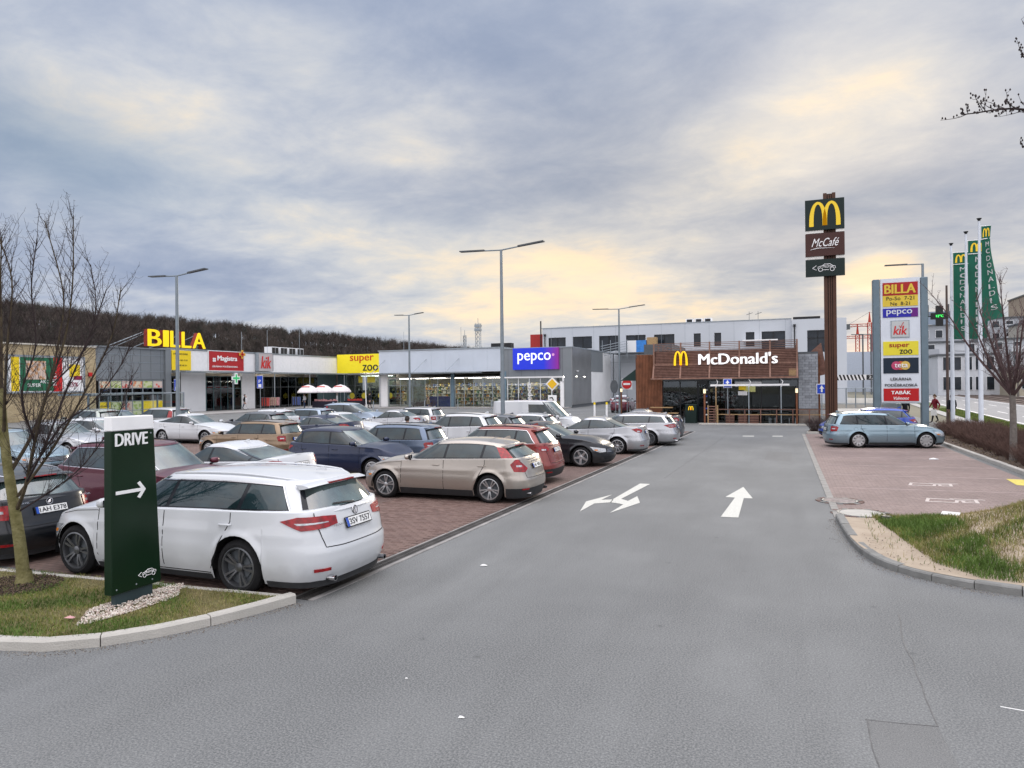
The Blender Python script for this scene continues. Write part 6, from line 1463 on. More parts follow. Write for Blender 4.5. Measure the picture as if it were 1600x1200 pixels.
lamp(-28.37, 26.7, 8.38, -30.15, -26.45, 'double headed lamp post in front of the supermarket, at the left'); lamp(-12.73, 31.4, 9.25, -14.9, -10.55, 'tallest double headed lamp post in the middle of the car park')
lamp(-31.45, 55.4, 9.05, -32.9, -30.0, 'distant double lamp post in front of the white fascia'); lamp(-13.47, 60.3, 9.2, -15.8, -11.2, 'distant double lamp post left of the restaurant')
lamp(7.22, 45.2, 9.28, 5.32, None, 'single armed lamp post rising behind the totem', 0)
# flags
POLE = mat('flagpole_white', (.62, .66, .72), .4, var=.05)
FGN = mat('flag_green', (.008, .100, .062), .7, var=.12, vscale=2)
def flagpole(x, y, h, z0, tx, w_top, w_bot, ztop, zbot, ph):
    r_ = thing('flagpole', (x, y, 0), 'white flagpole '+tx, 'flagpole', 'flagpoles beside the totem'); b = MB(); b.tube([(x, y, z0), (x, y, h*.5), (x, y, h)], [.12, .10, .055], 10); b.build('pole', POLE, r_, 40); b = MB(); b.lathe([(.001, .16), (.13, .14), (.06, .04), (.07, 0)], (x, y, h), 8); b.build('finial', M['black'], r_)
    f_ = thing('flag', (x, y, zbot), 'green vertical banner with yellow arches hanging from the flagpole '+tx, 'flag', "green banners on the flagpoles")
    def P(u, v):   # u along width 0..1, v 0..1 from top
        w = lerp(w_top, w_bot, v**2.2); wav = .10*math.sin(v*7+ph+u*2.5)*u+.16*math.sin(u*5+ph*2+v*3)*(.3+v)*u
        return Vector((x+.09+w*u+.04*math.sin(v*9+ph)*u, y-.03+wav, lerp(ztop, zbot, v)-.35*u*v*(1 if w_bot > w_top*1.2 else 0)*0+(.3*v*u if w_bot > w_top*1.2 else 0)))
    b = MB(); U, Vn = 10, 40; b.add([P(i/U, k/Vn) for i in range(U+1) for k in range(Vn+1)], [(i*(Vn+1)+k, i*(Vn+1)+k+1, (i+1)*(Vn+1)+k+1, (i+1)*(Vn+1)+k) for i in range(U) for k in range(Vn)]); o_ = b.build('cloth', FGN, f_, 60)
    b = MB(); b.tube([P(0, .135)+Vector((0, -.02, 0)), P(.5, .135)+Vector((0, -.02, 0)), P(1, .135)+Vector((0, -.02, 0))], .022, 4); b.build('white_band', M['white'], o_); b = MB(); b.tube([(x, y, ztop+.02), (x+.1+w_top, y, ztop+.02)], .02, 5); b.build('top_arm', M['white'], r_)
    H_ = ztop-zbot
    def onflag(p):
        u = clamp(p.x); v = clamp(-p.z/H_); q = P(u, v); return (q.x, q.y-.022+p.y*.0, q.z)
    b = arches(MB(), (0, 0, 0), EX, EZ, .74, H_*.085, .01, .15); b.v = [onflag(Vector((vx+.13, vy, vz-H_*.115))) for vx, vy, vz in b.v]; b.build('arches', MATS['pylon_gold'], o_)
    for k, ch in enumerate("McDONALD'S"):
        Vv, F = textmesh(ch, 1, .004, .02, width=.36 if ch not in "'" else .1, height=H_*.052); b = MB(); b.add([onflag(Vector((vx+.42, vy*0, vz-H_*(.22+k*.076)))) for vx, vz, vy in Vv], F); b.build('lettering', M['white'], o_)
flagpole(9.27, 48.67, 10.75, 0, 'farthest left of the three', .78, .80, 10.3, 5.15, .4); flagpole(9.42, 45.7, 10.85, 0, 'in the middle of the three', .80, .86, 10.45, 5.0, 1.9); flagpole(9.46, 43.0, 11.0, 0, 'nearest of the three', .42, 1.05, 10.7, 5.7, 3.3)
b = MB(); b.tube([(9.35, 50.5, 0), (9.35, 50.5, 8.6)], [.09, .06], 8); single('slim_mast', b, mat('mast_brown', (.10, .07, .06), .6), 'slim dark mast just left of the flagpoles', 'mast', (9.35, 50.5, 0))

# ------------------------------------------------------------------ traffic signs
def pole_(b, x, y, h, r_=.03): b.tube([(x, y, 0), (x, y, h)], r_, 6); return b
def sign_root(x, y, tx): 
    r_ = thing('road_sign', (x, y, 0), tx, 'sign'); return r_
def blue_sq(x, y, z0, w, h, tx, glyph, zp=None):
    r_ = sign_root(x, y, tx); pole_(MB(), x, y, z0+h).build('pole', M['galv'], r_); p_ = MB().bbox(x-w/2, x+w/2, y-.06, y-.035, z0, z0+h, .008).build('plate', M['white'], r_); q = MB().box(x-w/2+.03, x+w/2-.03, y-.066, y-.061, z0+.03, z0+h-.03).build('blue_field', M['blue'], p_)
    if glyph == 'arrow': b = MB(); b.prism([(-.045, .12), (.045, .12), (.045, h*.55), (.13, h*.52), (0, h*.86), (-.13, h*.52), (-.045, h*.55)], (x, y-.067, z0), EX, EZ, .004); b.build('arrow', M['white'], q)
    else: text('lettering', 'P', (x-.13, y-.067, z0+h*.42), EX, EZ, M['white'], q, width=.26, height=.34, offset=.03)
    return q
blue_sq(-3.58, 48.25, 2.36, .54, .60, 'blue one way arrow sign in front of the restaurant glazing', 'arrow'); blue_sq(1.96, 45.3, 1.98, .56, .60, 'blue one way arrow sign beside the brown pylon', 'arrow')
q = blue_sq(-55.3, 52, 2.45, .75, 1.15, 'blue parking sign left, near the bicycle shelter', 'P'); MB().box(-55.5, -55.1, 51.93, 51.934, 2.55, 2.85).build('small_pictogram', M['white'], q)
q = blue_sq(-52, 59.8, 2.6, .8, 1.35, 'blue parking sign in front of the clothes shop', 'P'); MB().box(-52.2, -51.8, 59.73, 59.734, 2.7, 3.05).build('small_pictogram', M['white'], q)
r_ = sign_root(-32.3, 49.6, 'slim grey sign seen from its back below the pet shop'); b = MB(); b.tube([(-32.2, 49.6, 0), (-32.35, 49.6, 3.6)], .045, 6); b.build('pole', M['offwhite'], r_); MB().box(-32.62, -32.2, 49.66, 49.69, 2.4, 3.55).build('plate_back', M['galv'], r_)
r_ = sign_root(-15.5, 47.7, 'yellow and white diamond priority sign before the blue lit sign'); pole_(MB(), -15.5, 47.7, 2.9).build('pole', M['galv'], r_); b = MB(); b.prism([(0, -.50), (.50, 0), (0, .50), (-.50, 0)], (-15.5, 47.64, 2.74), EX, EZ, -.02); p_ = b.build('plate', M['white'], r_); b = MB(); b.prism([(0, -.36), (.36, 0), (0, .36), (-.36, 0)], (-15.5, 47.61, 2.74), EX, EZ, .01); b.build('yellow_field', mat('priority_yellow', (.80, .48, .02), .4, var=0), p_)
p2 = MB().box(-15.82, -15.18, 47.62, 47.64, 1.2, 1.95).build('lower_plate', M['white'], r_); b = MB(); b.tube([(-15.7, 47.61, 1.75), (-15.5, 47.61, 1.78), (-15.42, 47.61, 1.6), (-15.42, 47.61, 1.3)], .04, 5); b.build('bend_mark', M['dark_letter'], p2)
r_ = sign_root(-12.85, 60.4, 'round red no entry sign beside the boarded wall'); pole_(MB(), -12.85, 60.4, 2.9).build('pole', M['galv'], r_); b = MB(); b.lathe([(.001, 0), (.42, 0), (.42, .02)], (-12.85, 60.33, 2.66), 24, 'y'); p_ = b.build('plate', M['red'], r_); MB().box(-13.15, -12.55, 60.31, 60.328, 2.58, 2.74).build('white_bar', M['white'], p_); MB().box(-13.32, -12.38, 60.36, 60.38, 2.18, 3.14).build('square_back', M['offwhite'], r_)
r_ = sign_root(-13.6, 59.9, 'oval grey sign seen edge-on at the distant lamp post'); pole_(MB(), -13.75, 59.9, 3.2).build('pole', M['galv'], r_); b = MB(); b.lathe([(.001, 0), (.34, 0), (.34, .02)], (-13.85, 59.85, 2.45), 18, 'y'); b.v = [(x, y, 2.45+(z-2.45)*1.75) for x, y, z in b.v]; b.build('plate', M['grey_dark'], r_)
for k, (x, y, tx) in enumerate(((-12.6, 48.3, 'left'), (-11.75, 48.4, 'right'))):
    r_ = thing('bollard', (x, y, 0), f'{tx} of two tall white bollards with yellow caps', 'bollard', 'white bollards near the drive-through'); b = MB(); b.tube([(x, y, 0), (x, y, 1.25)], .075, 8); b.build('shaft', M['white'], r_, 40); b = MB(); b.tube([(x, y, 1.25), (x, y, 1.42)], [.08, .06], 8); b.build('cap', M['yellow'], r_, 40)
# height limit bar over the ramp
hb = thing('height_limit_bar', (5.2, 60, 0), 'black and white striped height bar reading 2,65', 'barrier'); MB().box(3.3, 7.6, 60, 60.1, 2.78, 3.20).build('bar', M['white'], hb)
for k in range(11):
    x = 3.35+k*.26
    if x < 5.6 or x > 6.7: b = MB(); b.prism([(0, 0), (.13, 0), (-.02, .42), (-.15, .42)], (x+.1, 59.995, 2.78), EX, EZ, .004); b.build('stripe', M['dark_letter'], hb)
q = MB().box(5.75, 6.75, 59.98, 59.996, 2.80, 3.18).build('figure_plate', M['dark_letter'], hb); text('lettering', '2,65', (5.9, 59.978, 2.87), EX, EZ, M['white'], q, width=.7, height=.24)
for x in (3.4, 7.5): b = MB(); b.tube([(x, 60.05, 0), (x, 60.05, 3.2)], .06, 6); b.build('post', M['galv'], hb)
# ramp walls and railings behind
struct('ramp', MB().poly([(2.9, 46), (5.9, 46), (6.5, 58), (10, 90), (13, 120), (8, 120), (4.0, 76)], 0, .02), CON)
rw_ = thing('ramp_wall', (6.0, 50, 0), 'grey blue parapet wall curving along the ramp beside the street', 'wall'); RWM = mat('ramp_wall_grey', (.16, .20, .215), .6, var=.12, vscale=1)
cp = curve_pts([(6.1, 47.0), (6.5, 54), (7.6, 66), (9.6, 84), (12.4, 110)], 5)
b = MB()
for a_, c_ in zip(cp, cp[1:]): b.poly([a_, (a_[0]+.25, a_[1]), (c_[0]+.25, c_[1]), c_], 0, 1.35)
b.build('parapet', RWM, rw_); b = MB(); b.tube([(x+.12, y, 1.42) for x, y in cp], .04, 5); b.build('handrail', M['galv'], rw_)
fl = thing('ramp_fence', (5, 74, 0), 'pale vertical bar fence at the foot of the white building', 'fence')
for z in (.5, 2.0): b = MB(); b.tube([(2.2, 76, z), (8.7, 73.9, z)], .04, 5); b.build('rail', M['galv'], fl)
for k in range(9): x = 2.2+k*.8; b = MB(); b.tube([(x, 76-k*.26, .1), (x, 76-k*.26, 2.05)], .05, 4); b.build('post', M['galv'], fl)
b = MB()
for k in range(64): x = 2.25+k*.1; b.tube([(x, 76-(x-2.2)*.325, .5), (x, 76-(x-2.2)*.325, 2.0)], .012, 3, False)
b.build('fence_bar', M['galv'], fl, kind='stuff')
struct('ramp_retaining', MB().box(2.0, 9.0, 76.5, 77, 0, .55), CON)
# ------------------------------------------------------------------ far buildings
def block(name, x0, x1, y0, y1, h, floors, tx, wallm, roofm=None, balc=None, wx=2.6, ww=1.3, wh=1.4, z0=0, balm=None):
    """apartment block: walls with windows standing in frames, balconies with railings"""
    r_ = thing(name, ((x0+x1)/2, y0, z0), tx, 'building'); MB().box(x0, x1, y0, y1, z0, z0+h).build('wall', wallm, r_); fh = h/floors; n = max(1, int((x1-x0-1)/wx))
    MB().box(x0-.25, x1+.25, y0-.25, y1, z0+h+.01, z0+h+.35).build('roof_edge', roofm or M['grey_dark'], r_)
    for f in range(floors):
        zf = z0+f*fh+fh*.28
        for k in range(n):
            xc_ = x0+.5+(x1-x0-1)*(k+.5)/n
            fr_ = MB().box(xc_-ww/2-.08, xc_+ww/2+.08, y0-.08, y0-.01, zf-.08, zf+wh+.08).build('window_frame', M['offwhite'], r_); MB().box(xc_-ww/2, xc_+ww/2, y0-.12, y0-.085, zf, zf+wh).build('pane', DW, fr_)
            if balc and (k+f*2) % balc == 0:
                bm = balm or M['galv']; MB().box(xc_-1.2, xc_+1.2, y0-1.2, y0-.13, zf-.55, zf-.40).box(xc_-1.2, xc_+1.2, y0-1.22, y0-1.16, zf-.40, zf+.55).build('balcony', bm, r_)
    return r_
CREAM = mat('cream_render', (.45, .42, .36), .8, var=.08, vscale=.3); GREYR = mat('grey_render', (.36, .38, .41), .8, var=.1, vscale=.3); LTR = mat('light_render', (.52, .54, .57), .8, var=.08, vscale=.3); BLUR = mat('blue_grey_roof', (.10, .13, .17), .6, var=.1); ORR = mat('beige_grey_render', (.33, .27, .21), .8, var=.1, vscale=.3)
block('apartment_block', 23.0, 33.5, 150, 165, 9.5, 4, 'pale apartment block just right of the totem, four storeys', LTR, balc=3, balm=GREYR)
r_ = thing('apartment_block', (28, 158, 9.9), 'set-back grey blue attic storeys with roof gables right of the totem', 'building'); MB().box(23.5, 33.0, 156, 170, 9.9, 13.3).build('wall', GREYR, r_); b = MB(); b.add([(23, 155.5, 13.3), (33.4, 155.5, 13.3), (32, 160, 16.2), (25.5, 160, 16.2)], [(0, 1, 2, 3)]); b.add([(23, 155.5, 13.3), (25.5, 160, 16.2), (23, 170, 13.3)], [(0, 1, 2)]); b.add([(33.4, 155.5, 13.3), (33.4, 170, 13.3), (32, 160, 16.2)], [(0, 1, 2)]); b.build('roof', BLUR, r_)
for k in range(4): x = 24.6+k*2.3; w_ = MB().box(x, x+1.3, 155.9, 155.98, 10.7, 12.3).build('window_frame', M['offwhite'], r_); MB().box(x+.1, x+1.2, 155.84, 155.89, 10.8, 12.2).build('pane', DW, w_)
for x in (25.8, 29.3, 31.9): MB().box(x, x+.5, 158.5, 159.2, 14.0, 17.4).build('chimney', M['grey_dark'], r_)
block('office_block', 24.5, 33.5, 140, 149.5, 6.8, 2, 'low glazed office with dark window bands at the street corner', LTR, wx=1.5, ww=1.05, wh=2.2)
block('apartment_block', 34.2, 44.5, 165, 180, 10.5, 4, 'grey block behind the green banners with balconies on every floor', GREYR, balc=2, balm=LTR)
block('apartment_block', 35, 52, 190, 205, 16.5, 6, 'tall terraced grey block above the bare trees at the right', GREYR, balc=2, balm=LTR)
block('apartment_block', 45.5, 62, 168, 183, 14.0, 5, 'pale stepped block at the right edge behind the branches', CREAM, balc=2, balm=GREYR)
block('apartment_block', 56, 74, 205, 225, 23.5, 8, 'highest beige grey block at the right edge', ORR, balc=2, balm=CREAM)
block('kiosk_building', 40, 47, 128, 134, 3.4, 1, 'low pale kiosk beyond the tram line', CREAM, wx=1.8, ww=1.2, wh=1.6)
block('corner_house', 33.5, 39.5, 132, 140, 4.2, 1, 'small buff coloured shop beside the bare trees across the street', mat('buff_render', (.40, .36, .28), .8, var=.08), wx=2, ww=1.4, wh=2)
block('low_house', 48, 60, 130, 140, 5.2, 2, 'dark brown low house at the right edge across the street', mat('brown_render', (.13, .11, .095), .8, var=.15), wx=2.4)
single('far_white_hall', MB().box(12.0, 23.5, 185, 215, 0, 9.5), mat('hall_pale_blue', (.42, .47, .55), .7, var=.05), 'pale blue windowless hall seen between pylon and totem', 'building', (17, 185, 0))
for (x, tx) in ((13.8, 'left'), (15.2, 'right')):
    b = MB(); b.tube([(x, 150, 0), (x, 150, 11.5)], .14, 6); b.tube([(x, 150, 11.5), (x-2.0, 150, 11.6)], .08, 4); single('tram_mast', b, M['grey_dark'], f'{tx} one of two tall masts before the pale blue hall', 'mast', (x, 150, 0))
for k, y in enumerate((62, 90, 120, 150, 200)):
    b = MB(); x = 24.2+.066*y-1.6; b.tube([(x, y, 0), (x, y, 8.4)], [.13, .08], 8); b.tube([(x, y, 7.8), (x-4, y, 8.0)], .04, 4)
    single('tram_pole', b, M['grey_dark'], ['nearest', 'second', 'third', 'fourth', 'farthest'][k]+' tram wire pole along the tracks', 'pole', (x, y, 0), 'tram wire poles')
RC = mat('crane_red', (.42, .05, .03), .6, var=.1)
def lattice(b, p, q, w, n, t=.10):
    p, q = Vector(p), Vector(q); d = (q-p).normalized(); a = Vector((0, 1, 0)); c = d.cross(a).normalized(); cs = [(a*i+c*j)*w/2 for i, j in ((-1, -1), (1, -1), (1, 1), (-1, 1))]
    for o_ in cs: b.tube([p+o_, q+o_], t, 4, False)
    for k in range(n):
        u, v = p.lerp(q, k/n), p.lerp(q, (k+1)/n)
        for i in range(4): b.tube([u+cs[i], v+cs[(i+1) % 4]], t*.6, 3, False)
for (x, h, jl, tx) in ((28.4, 22, 10.5, 'shorter left red tower crane far beyond the street'), (33.0, 27, 9, 'taller right red tower crane far beyond the street')):
    r_ = thing('tower_crane', (x, 330, 0), tx, 'crane'); b = MB(); lattice(b, (x, 330, 0), (x, 330, h), 1.5, 14, .13); b.build('mast', RC, r_); b = MB(); lattice(b, (x-jl, 330, h-1), (x+jl*2, 330, h-1), 1.0, 16, .10); b.build('jib', RC, r_); b = MB(); b.tube([(x, 330, h), (x, 330, h+4.5)], [.6, .15], 4); b.build('cat_head', RC, r_); MB().box(x-jl-1, x-jl+1.5, 329, 331, h-2.6, h-.4).build('counterweight', M['grey_dark'], r_)
    b = MB(); b.tube([(x, 330, h+4.4), (x-jl+1, 330, h-.6)], .07, 3); b.tube([(x, 330, h+4.4), (x+jl*1.4, 330, h-.6)], .07, 3); b.build('stay_cable', M['grey_dark'], r_)
for (x, y, h, w, tx) in ((-111.4, 250, 26.6, 1.6, 'lattice radio mast rising behind the shop roof'), (-119.5, 255, 22.5, .9, 'thin mast left of the lattice radio mast')):
    b = MB(); lattice(b, (x, y, 0), (x, y, h), w, 16, .12); b.tube([(x, y, h), (x, y, h+2)], .1, 4)
    if w > 1:
        for z in (23.5, 25): b.box(x-1.1, x+1.1, y-1.1, y+1.1, z, z+1.0)
    single('radio_mast', b, M['galv'], tx, 'mast', (x, y, 0))

# ------------------------------------------------------------------ trees
BARK = mat('mossy_bark', (.11, .10, .035), .9, var=.4, vscale=9, bump=.8, bscale=40, color2=(.21, .19, .09), detail=8)
TWIG = mat('dark_twig', (.032, .022, .022), .85, var=.3, vscale=6); BARKG = mat('grey_bark', (.12, .105, .095), .9, var=.3, vscale=10, bump=.6, bscale=40, color2=(.19, .17, .15)); TWIGP = mat('reddish_twig', (.085, .055, .055), .85, var=.3, vscale=6)
def smooth_path(P, n=5):
    C = [Vector(p) for p in P]; C = [2*C[0]-C[1]]+C+[2*C[-1]-C[-2]]; out = []
    for i in range(1, len(C)-2):
        for k in range(n):
            t = k/n; out.append(.5*((2*C[i])+(-C[i-1]+C[i+1])*t+(2*C[i-1]-5*C[i]+4*C[i+1]-C[i+2])*t*t+(-C[i-1]+3*C[i]-3*C[i+1]+C[i+2])*t**3))
    out.append(C[-2]); return out
def limb(b, P, r0, r1, n=6):
    S = smooth_path(P); k = len(S)-1; b.tube(S, [lerp(r0, r1, (i/k)**.8) for i in range(k+1)], n, True); return S
def twigs(b, S, r0, L0, L1, step, rnd, up=.6, sub=True, buds=False, start=.15):
    """side shoots along a limb, upward bent, with small shoots of their own"""
    acc = 0; tot = sum((a-c).length for a, c in zip(S, S[1:])); s = 0
    for a, c in zip(S, S[1:]):
        seg = (c-a).length; s += seg; acc += seg
        if s < tot*start: continue
        while acc > step:
            acc -= step; d = (c-a).normalized(); o = Vector((rnd.gauss(0, 1), rnd.gauss(0, 1), rnd.gauss(0, .6))); o = (o-d*o.dot(d)).normalized(); dd = (d*.75+o*.8+Vector((0, 0, up))).normalized(); L = rnd.uniform(L0, L1)*(1.15-.5*s/tot)
            p = a.lerp(c, rnd.random()); K = 4; pts = [p]; q = dd
            for j in range(K): q = (q+Vector((rnd.gauss(0, .12), rnd.gauss(0, .12), .10+rnd.gauss(0, .08)))).normalized(); pts.append(pts[-1]+q*L/K)
            b.tube(pts, [r0*lerp(1, .35, j/K) for j in range(K+1)], 4, False)
            if sub:
                for j in range(1, K+1):
                    for _ in range(rnd.choice((1, 2))):
                        o2 = Vector((rnd.gauss(0, 1), rnd.gauss(0, 1), rnd.gauss(.4, .6))).normalized(); L2 = rnd.uniform(.05, .24)*L*1.2; b.tube([pts[j], pts[j]+o2*L2*.5, pts[j]+(o2+Vector((0, 0, .35))).normalized()*L2], [r0*.5, r0*.4, r0*.28], 3, False)
                        if buds: e_ = pts[j]+(o2+Vector((0, 0, .35))).normalized()*L2; b.tube([e_-Vector((0, 0, .012)), e_, e_+Vector((0, 0, .014))], [.004, .010, .003], 4, False)
rnd = random.Random(11)
RV = Vector((math.cos(YAW), math.sin(YAW), 0)); DV = Vector((-math.sin(YAW), math.cos(YAW), 0))
T0 = Vector((-9.88, 6.62, .085))
def lt(u, z, w=0): return T0+RV*u+DV*w+Vector((0, 0, z if z < 1.5 else 1.5+(z-1.5)*.92))
tr = thing('young_tree', T0, 'bare young tree with mossy trunk on the grass bed left of the DRIVE sign', 'tree')
b = MB(); limb(b, [lt(0, -.05), lt(-.05, .5), lt(-.13, 1.07), lt(-.21, 1.6), lt(-.28, 2.1, .03), lt(-.34, 2.8, .05)], .088, .050, 10); b.lathe([(.14, 0), (.11, .08), (.09, .2)], (T0.x, T0.y, T0.z-.03), 10); b.build('trunk', BARK, tr, 50)
LB = [([(-.12, .95, 0), (.10, 1.35, -.1), (.30, 2.0, -.2), (.5, 2.7, -.25), (.72, 3.5, -.2), (.90, 4.3, -.3), (.86, 5.35, -.2)], .045),
      ([(-.2, 1.5, 0), (.03, 2.1, .15), (.2, 2.8, .25), (.33, 3.6, .3), (.36, 4.3, .35), (.14, 5.4, .3)], .045),
      ([(-.08, 1.2, 0), (.30, 1.9, .2), (.72, 2.8, .3), (1.05, 3.6, .35), (1.22, 4.35, .3)], .036), ([(.10, 1.38, -.1), (.50, 1.95, -.3), (.95, 2.9, -.45), (1.3, 3.7, -.5), (1.47, 4.2, -.5)], .030),
      ([(-.28, 2.1, .03), (-.1, 2.7, -.2), (.02, 3.5, -.3), (.05, 4.4, -.25), (-.18, 5.1, -.2)], .042), ([(-.34, 2.8, .05), (-.36, 3.6, .1), (-.36, 4.4, .1), (-.30, 5.1, .05)], .050), ([(-.34, 2.7, .05), (-.6, 3.4, .2), (-.7, 4.4, .3), (-.66, 5.2, .3)], .040),
      ([(.12, 1.45, -.1), (.45, 2.2, .1), (.80, 2.55, .25), (1.15, 3.1, .35), (1.3, 3.5, .4)], .020), ([(.3, 2.0, -.2), (.34, 2.7, -.5), (.6, 3.4, -.6), (.62, 4.2, -.7), (.70, 4.9, -.7)], .024), ([(.2, 2.8, .25), (.5, 3.4, .6), (.62, 4.1, .7), (.52, 4.8, .75)], .020), ([(-.28, 1.9, .03), (-.7, 2.4, -.1), (-1.0, 3.2, -.2), (-1.1, 4.2, -.2)], .032), ([(-.05, 1.0, 0), (.2, 1.25, .35), (.5, 1.6, .6), (.85, 2.3, .8), (1.05, 3.0, .9)], .022)]
for P_, r_0 in LB:
    b = MB(); S = limb(b, [lt(*p) for p in P_], r_0*.62, .006, 6); o_ = b.build('limb', TWIG if r_0 < .035 else mat('branch_bark', (.065, .050, .030), .9, var=.4, vscale=10), tr, 50); b = MB(); twigs(b, S, .0042, .22, .85, .048, rnd, .55); b.build('twigs', TWIG, o_, kind='stuff')
def vase_tree(x, y, hf, h, spread, nl, tx, r0=.12, seed=3, twl=(.3, .9), stp=.12, tr0=.007, trunkm=None, name='bare_tree'):
    rn = random.Random(seed); t_ = thing(name, (x, y, 0), tx, 'tree'); b = MB(); base = Vector((x, y, 0)); limb(b, [base, base+Vector((.02, .01, hf*.5)), base+Vector((0, 0, hf))], r0, r0*.72, 10); b.build('trunk', trunkm or BARKG, t_, 50)
    for k in range(nl):
        a = 2*math.pi*k/nl+rn.uniform(-.3, .3); sp_ = spread*rn.uniform(.45, 1.); top = base+Vector((sp_*math.cos(a), sp_*math.sin(a), lerp(hf, h, rn.uniform(.7, 1)))); mid_ = base+Vector((sp_*.45*math.cos(a), sp_*.45*math.sin(a), lerp(hf, top.z, .38))); b = MB(); S = limb(b, [base+Vector((0, 0, hf*.93)), mid_, mid_.lerp(top, .55)+Vector((rn.gauss(0, .08), rn.gauss(0, .08), 0)), top], r0*.42, .008, 5); b.build('limb', TWIGP, t_, 50); b = MB(); twigs(b, S, tr0, twl[0], twl[1], stp, rn, .35); b.build('twigs', TWIGP, t_, kind='stuff')
    return t_
vase_tree(6.51+.35, 27.22, 2.35, 6.0, 2.5, 12, 'bare vase shaped tree in the hedge at the right', .12, 5, (.4, 1.1), .16, .010)
# branch reaching in at the upper right, from a tree standing right of the view
T1 = Vector((4.75, 11.2, .1)); t_ = thing('overhanging_tree', T1, 'bare tree at the right edge whose budding branch reaches in above', 'tree')
def ct(X, Y, z): return Vector((X*math.cos(YAW)-Y*math.sin(YAW), X*math.sin(YAW)+Y*math.cos(YAW), z))
T1b = ct(8.3, 8.6, .05); t_.location = T1b
b = MB(); limb(b, [T1b, ct(8.35, 8.6, 1.5), ct(8.3, 8.55, 3.0), ct(8.5, 8.6, 5.0), ct(8.6, 8.7, 7.0)], .14, .03, 10); b.build('trunk', BARKG, t_, 50)
for P_, st_ in (([(8.33, 8.55, 3.3), (7.4, 8.3, 4.6), (6.5, 8.1, 5.55), (5.9, 8.05, 5.85), (5.15, 8.0, 5.78)], .045), ([(8.33, 8.55, 4.2), (7.3, 8.5, 5.6), (6.45, 8.4, 6.35), (6.05, 8.3, 6.6)], .07), ([(8.3, 8.55, 2.9), (7.5, 8.4, 4.1), (6.6, 8.3, 5.1), (6.05, 8.3, 5.52)], .07)):
    b = MB(); S = limb(b, [ct(*p) for p in P_], .045, .006, 6); o_ = b.build('limb', TWIG, t_, 50); b = MB(); twigs(b, S, .005, .12, .42, st_, rnd, .15, True, True, .3); b.build('twigs', TWIG, o_, kind='stuff')
for k in range(5): a = k*1.1-1.2; b = MB(); S = limb(b, [ct(8.45, 8.6, 3.5+k*.5), ct(8.45+1.2*math.cos(a), 8.6+1.2*math.sin(a), 5+k*.5), ct(8.45+1.6*math.cos(a), 8.6+1.9*math.sin(a), 6.6+k*.4)], .05, .01, 6); twigs(b, S, .006, .2, .6, .15, rnd, .4); b.build('limb', TWIG, t_)
for k, (x, y, h, sp_, tx) in enumerate(((36.5, 118, 8.5, 3.6, 'broad bare tree across the street behind the middle banner'), (42.5, 112, 8.0, 3.4, 'bare tree across the street behind the roadside tree'), (49, 110, 8.6, 3.6, 'bare tree across the street at the right edge'), (33.0, 128, 7.5, 3.0, 'bare tree across the street right of the totem'), (46, 122, 9.5, 3.4, 'taller bare tree before the stepped block'))):
    vase_tree(x, y, 2.2, h, sp_, 13, tx, .18, 20+k, (.8, 2.0), .32, .028)
# hedge of bare shrubs
def shrub(x, y, r_, h, n, tx, seed, m_=None):
    rn = random.Random(seed); b = MB(); z0 = .07
    for _ in range(n):
        a = rn.uniform(0, 6.283); rr = r_*math.sqrt(rn.random()); bx, by = x+rr*.75*math.cos(a), y+rr*.75*math.sin(a); lean = Vector((math.cos(a), math.sin(a), 0))*rr*.5
        hh = h*rn.uniform(.6, 1)*(1-.25*(rr/r_)**2); p = Vector((bx, by, z0)); q = p+lean*.4+Vector((rn.gauss(0, .04), rn.gauss(0, .04), hh*.55)); t = p+lean+Vector((rn.gauss(0, .07), rn.gauss(0, .07), hh)); b.tube([p, q, t], [.006, .005, .0025], 3, False)
        for _2 in range(3): s_ = p.lerp(t, rn.uniform(.4, .95)); b.tube([s_, s_+Vector((rn.gauss(0, .09), rn.gauss(0, .09), rn.uniform(.03, .16)))], [.004, .002], 3, False)
    return single('hedge_shrub', b, m_ or HTW, tx, 'shrub', (x, y, z0), 'bare shrubs of the roadside hedge')
HTW = mat('shrub_twig', (.085, .050, .040), .9, var=.35, vscale=5)
ordn = ['first', 'second', 'third', 'fourth', 'fifth', 'sixth', 'seventh', 'eighth', 'ninth', 'tenth', 'eleventh', 'twelfth', 'thirteenth', 'fourteenth']
for k in range(14):
    y = 19.5+k*1.58; xc_ = 7.25+.02*(y-19)
    for j, (dx_, side_) in enumerate(((0, 'car park'), (.95, 'footpath'))): shrub(xc_+dx_, y+rnd.uniform(-.2, .2), .85, rnd.uniform(.78, .98), 330, f'bare brown shrub, {ordn[k]} from the near end on the {side_} side of the hedge', 100+k*2+j)
shrub(1.75, 40.7, .7, .85, 380, 'dark bare shrub at the far corner of the lane', 77, mat('dark_shrub_twig', (.05, .035, .035), .9)); shrub(-38, 70, 1.4, 1.3, 300, 'dark low shrub before the entrance of the front wing', 78, MATS['dark_shrub_twig']); shrub(-25.5, 66, 1.6, 1.6, 300, 'dark reddish shrub left of the white van', 79, MATS['dark_shrub_twig'])

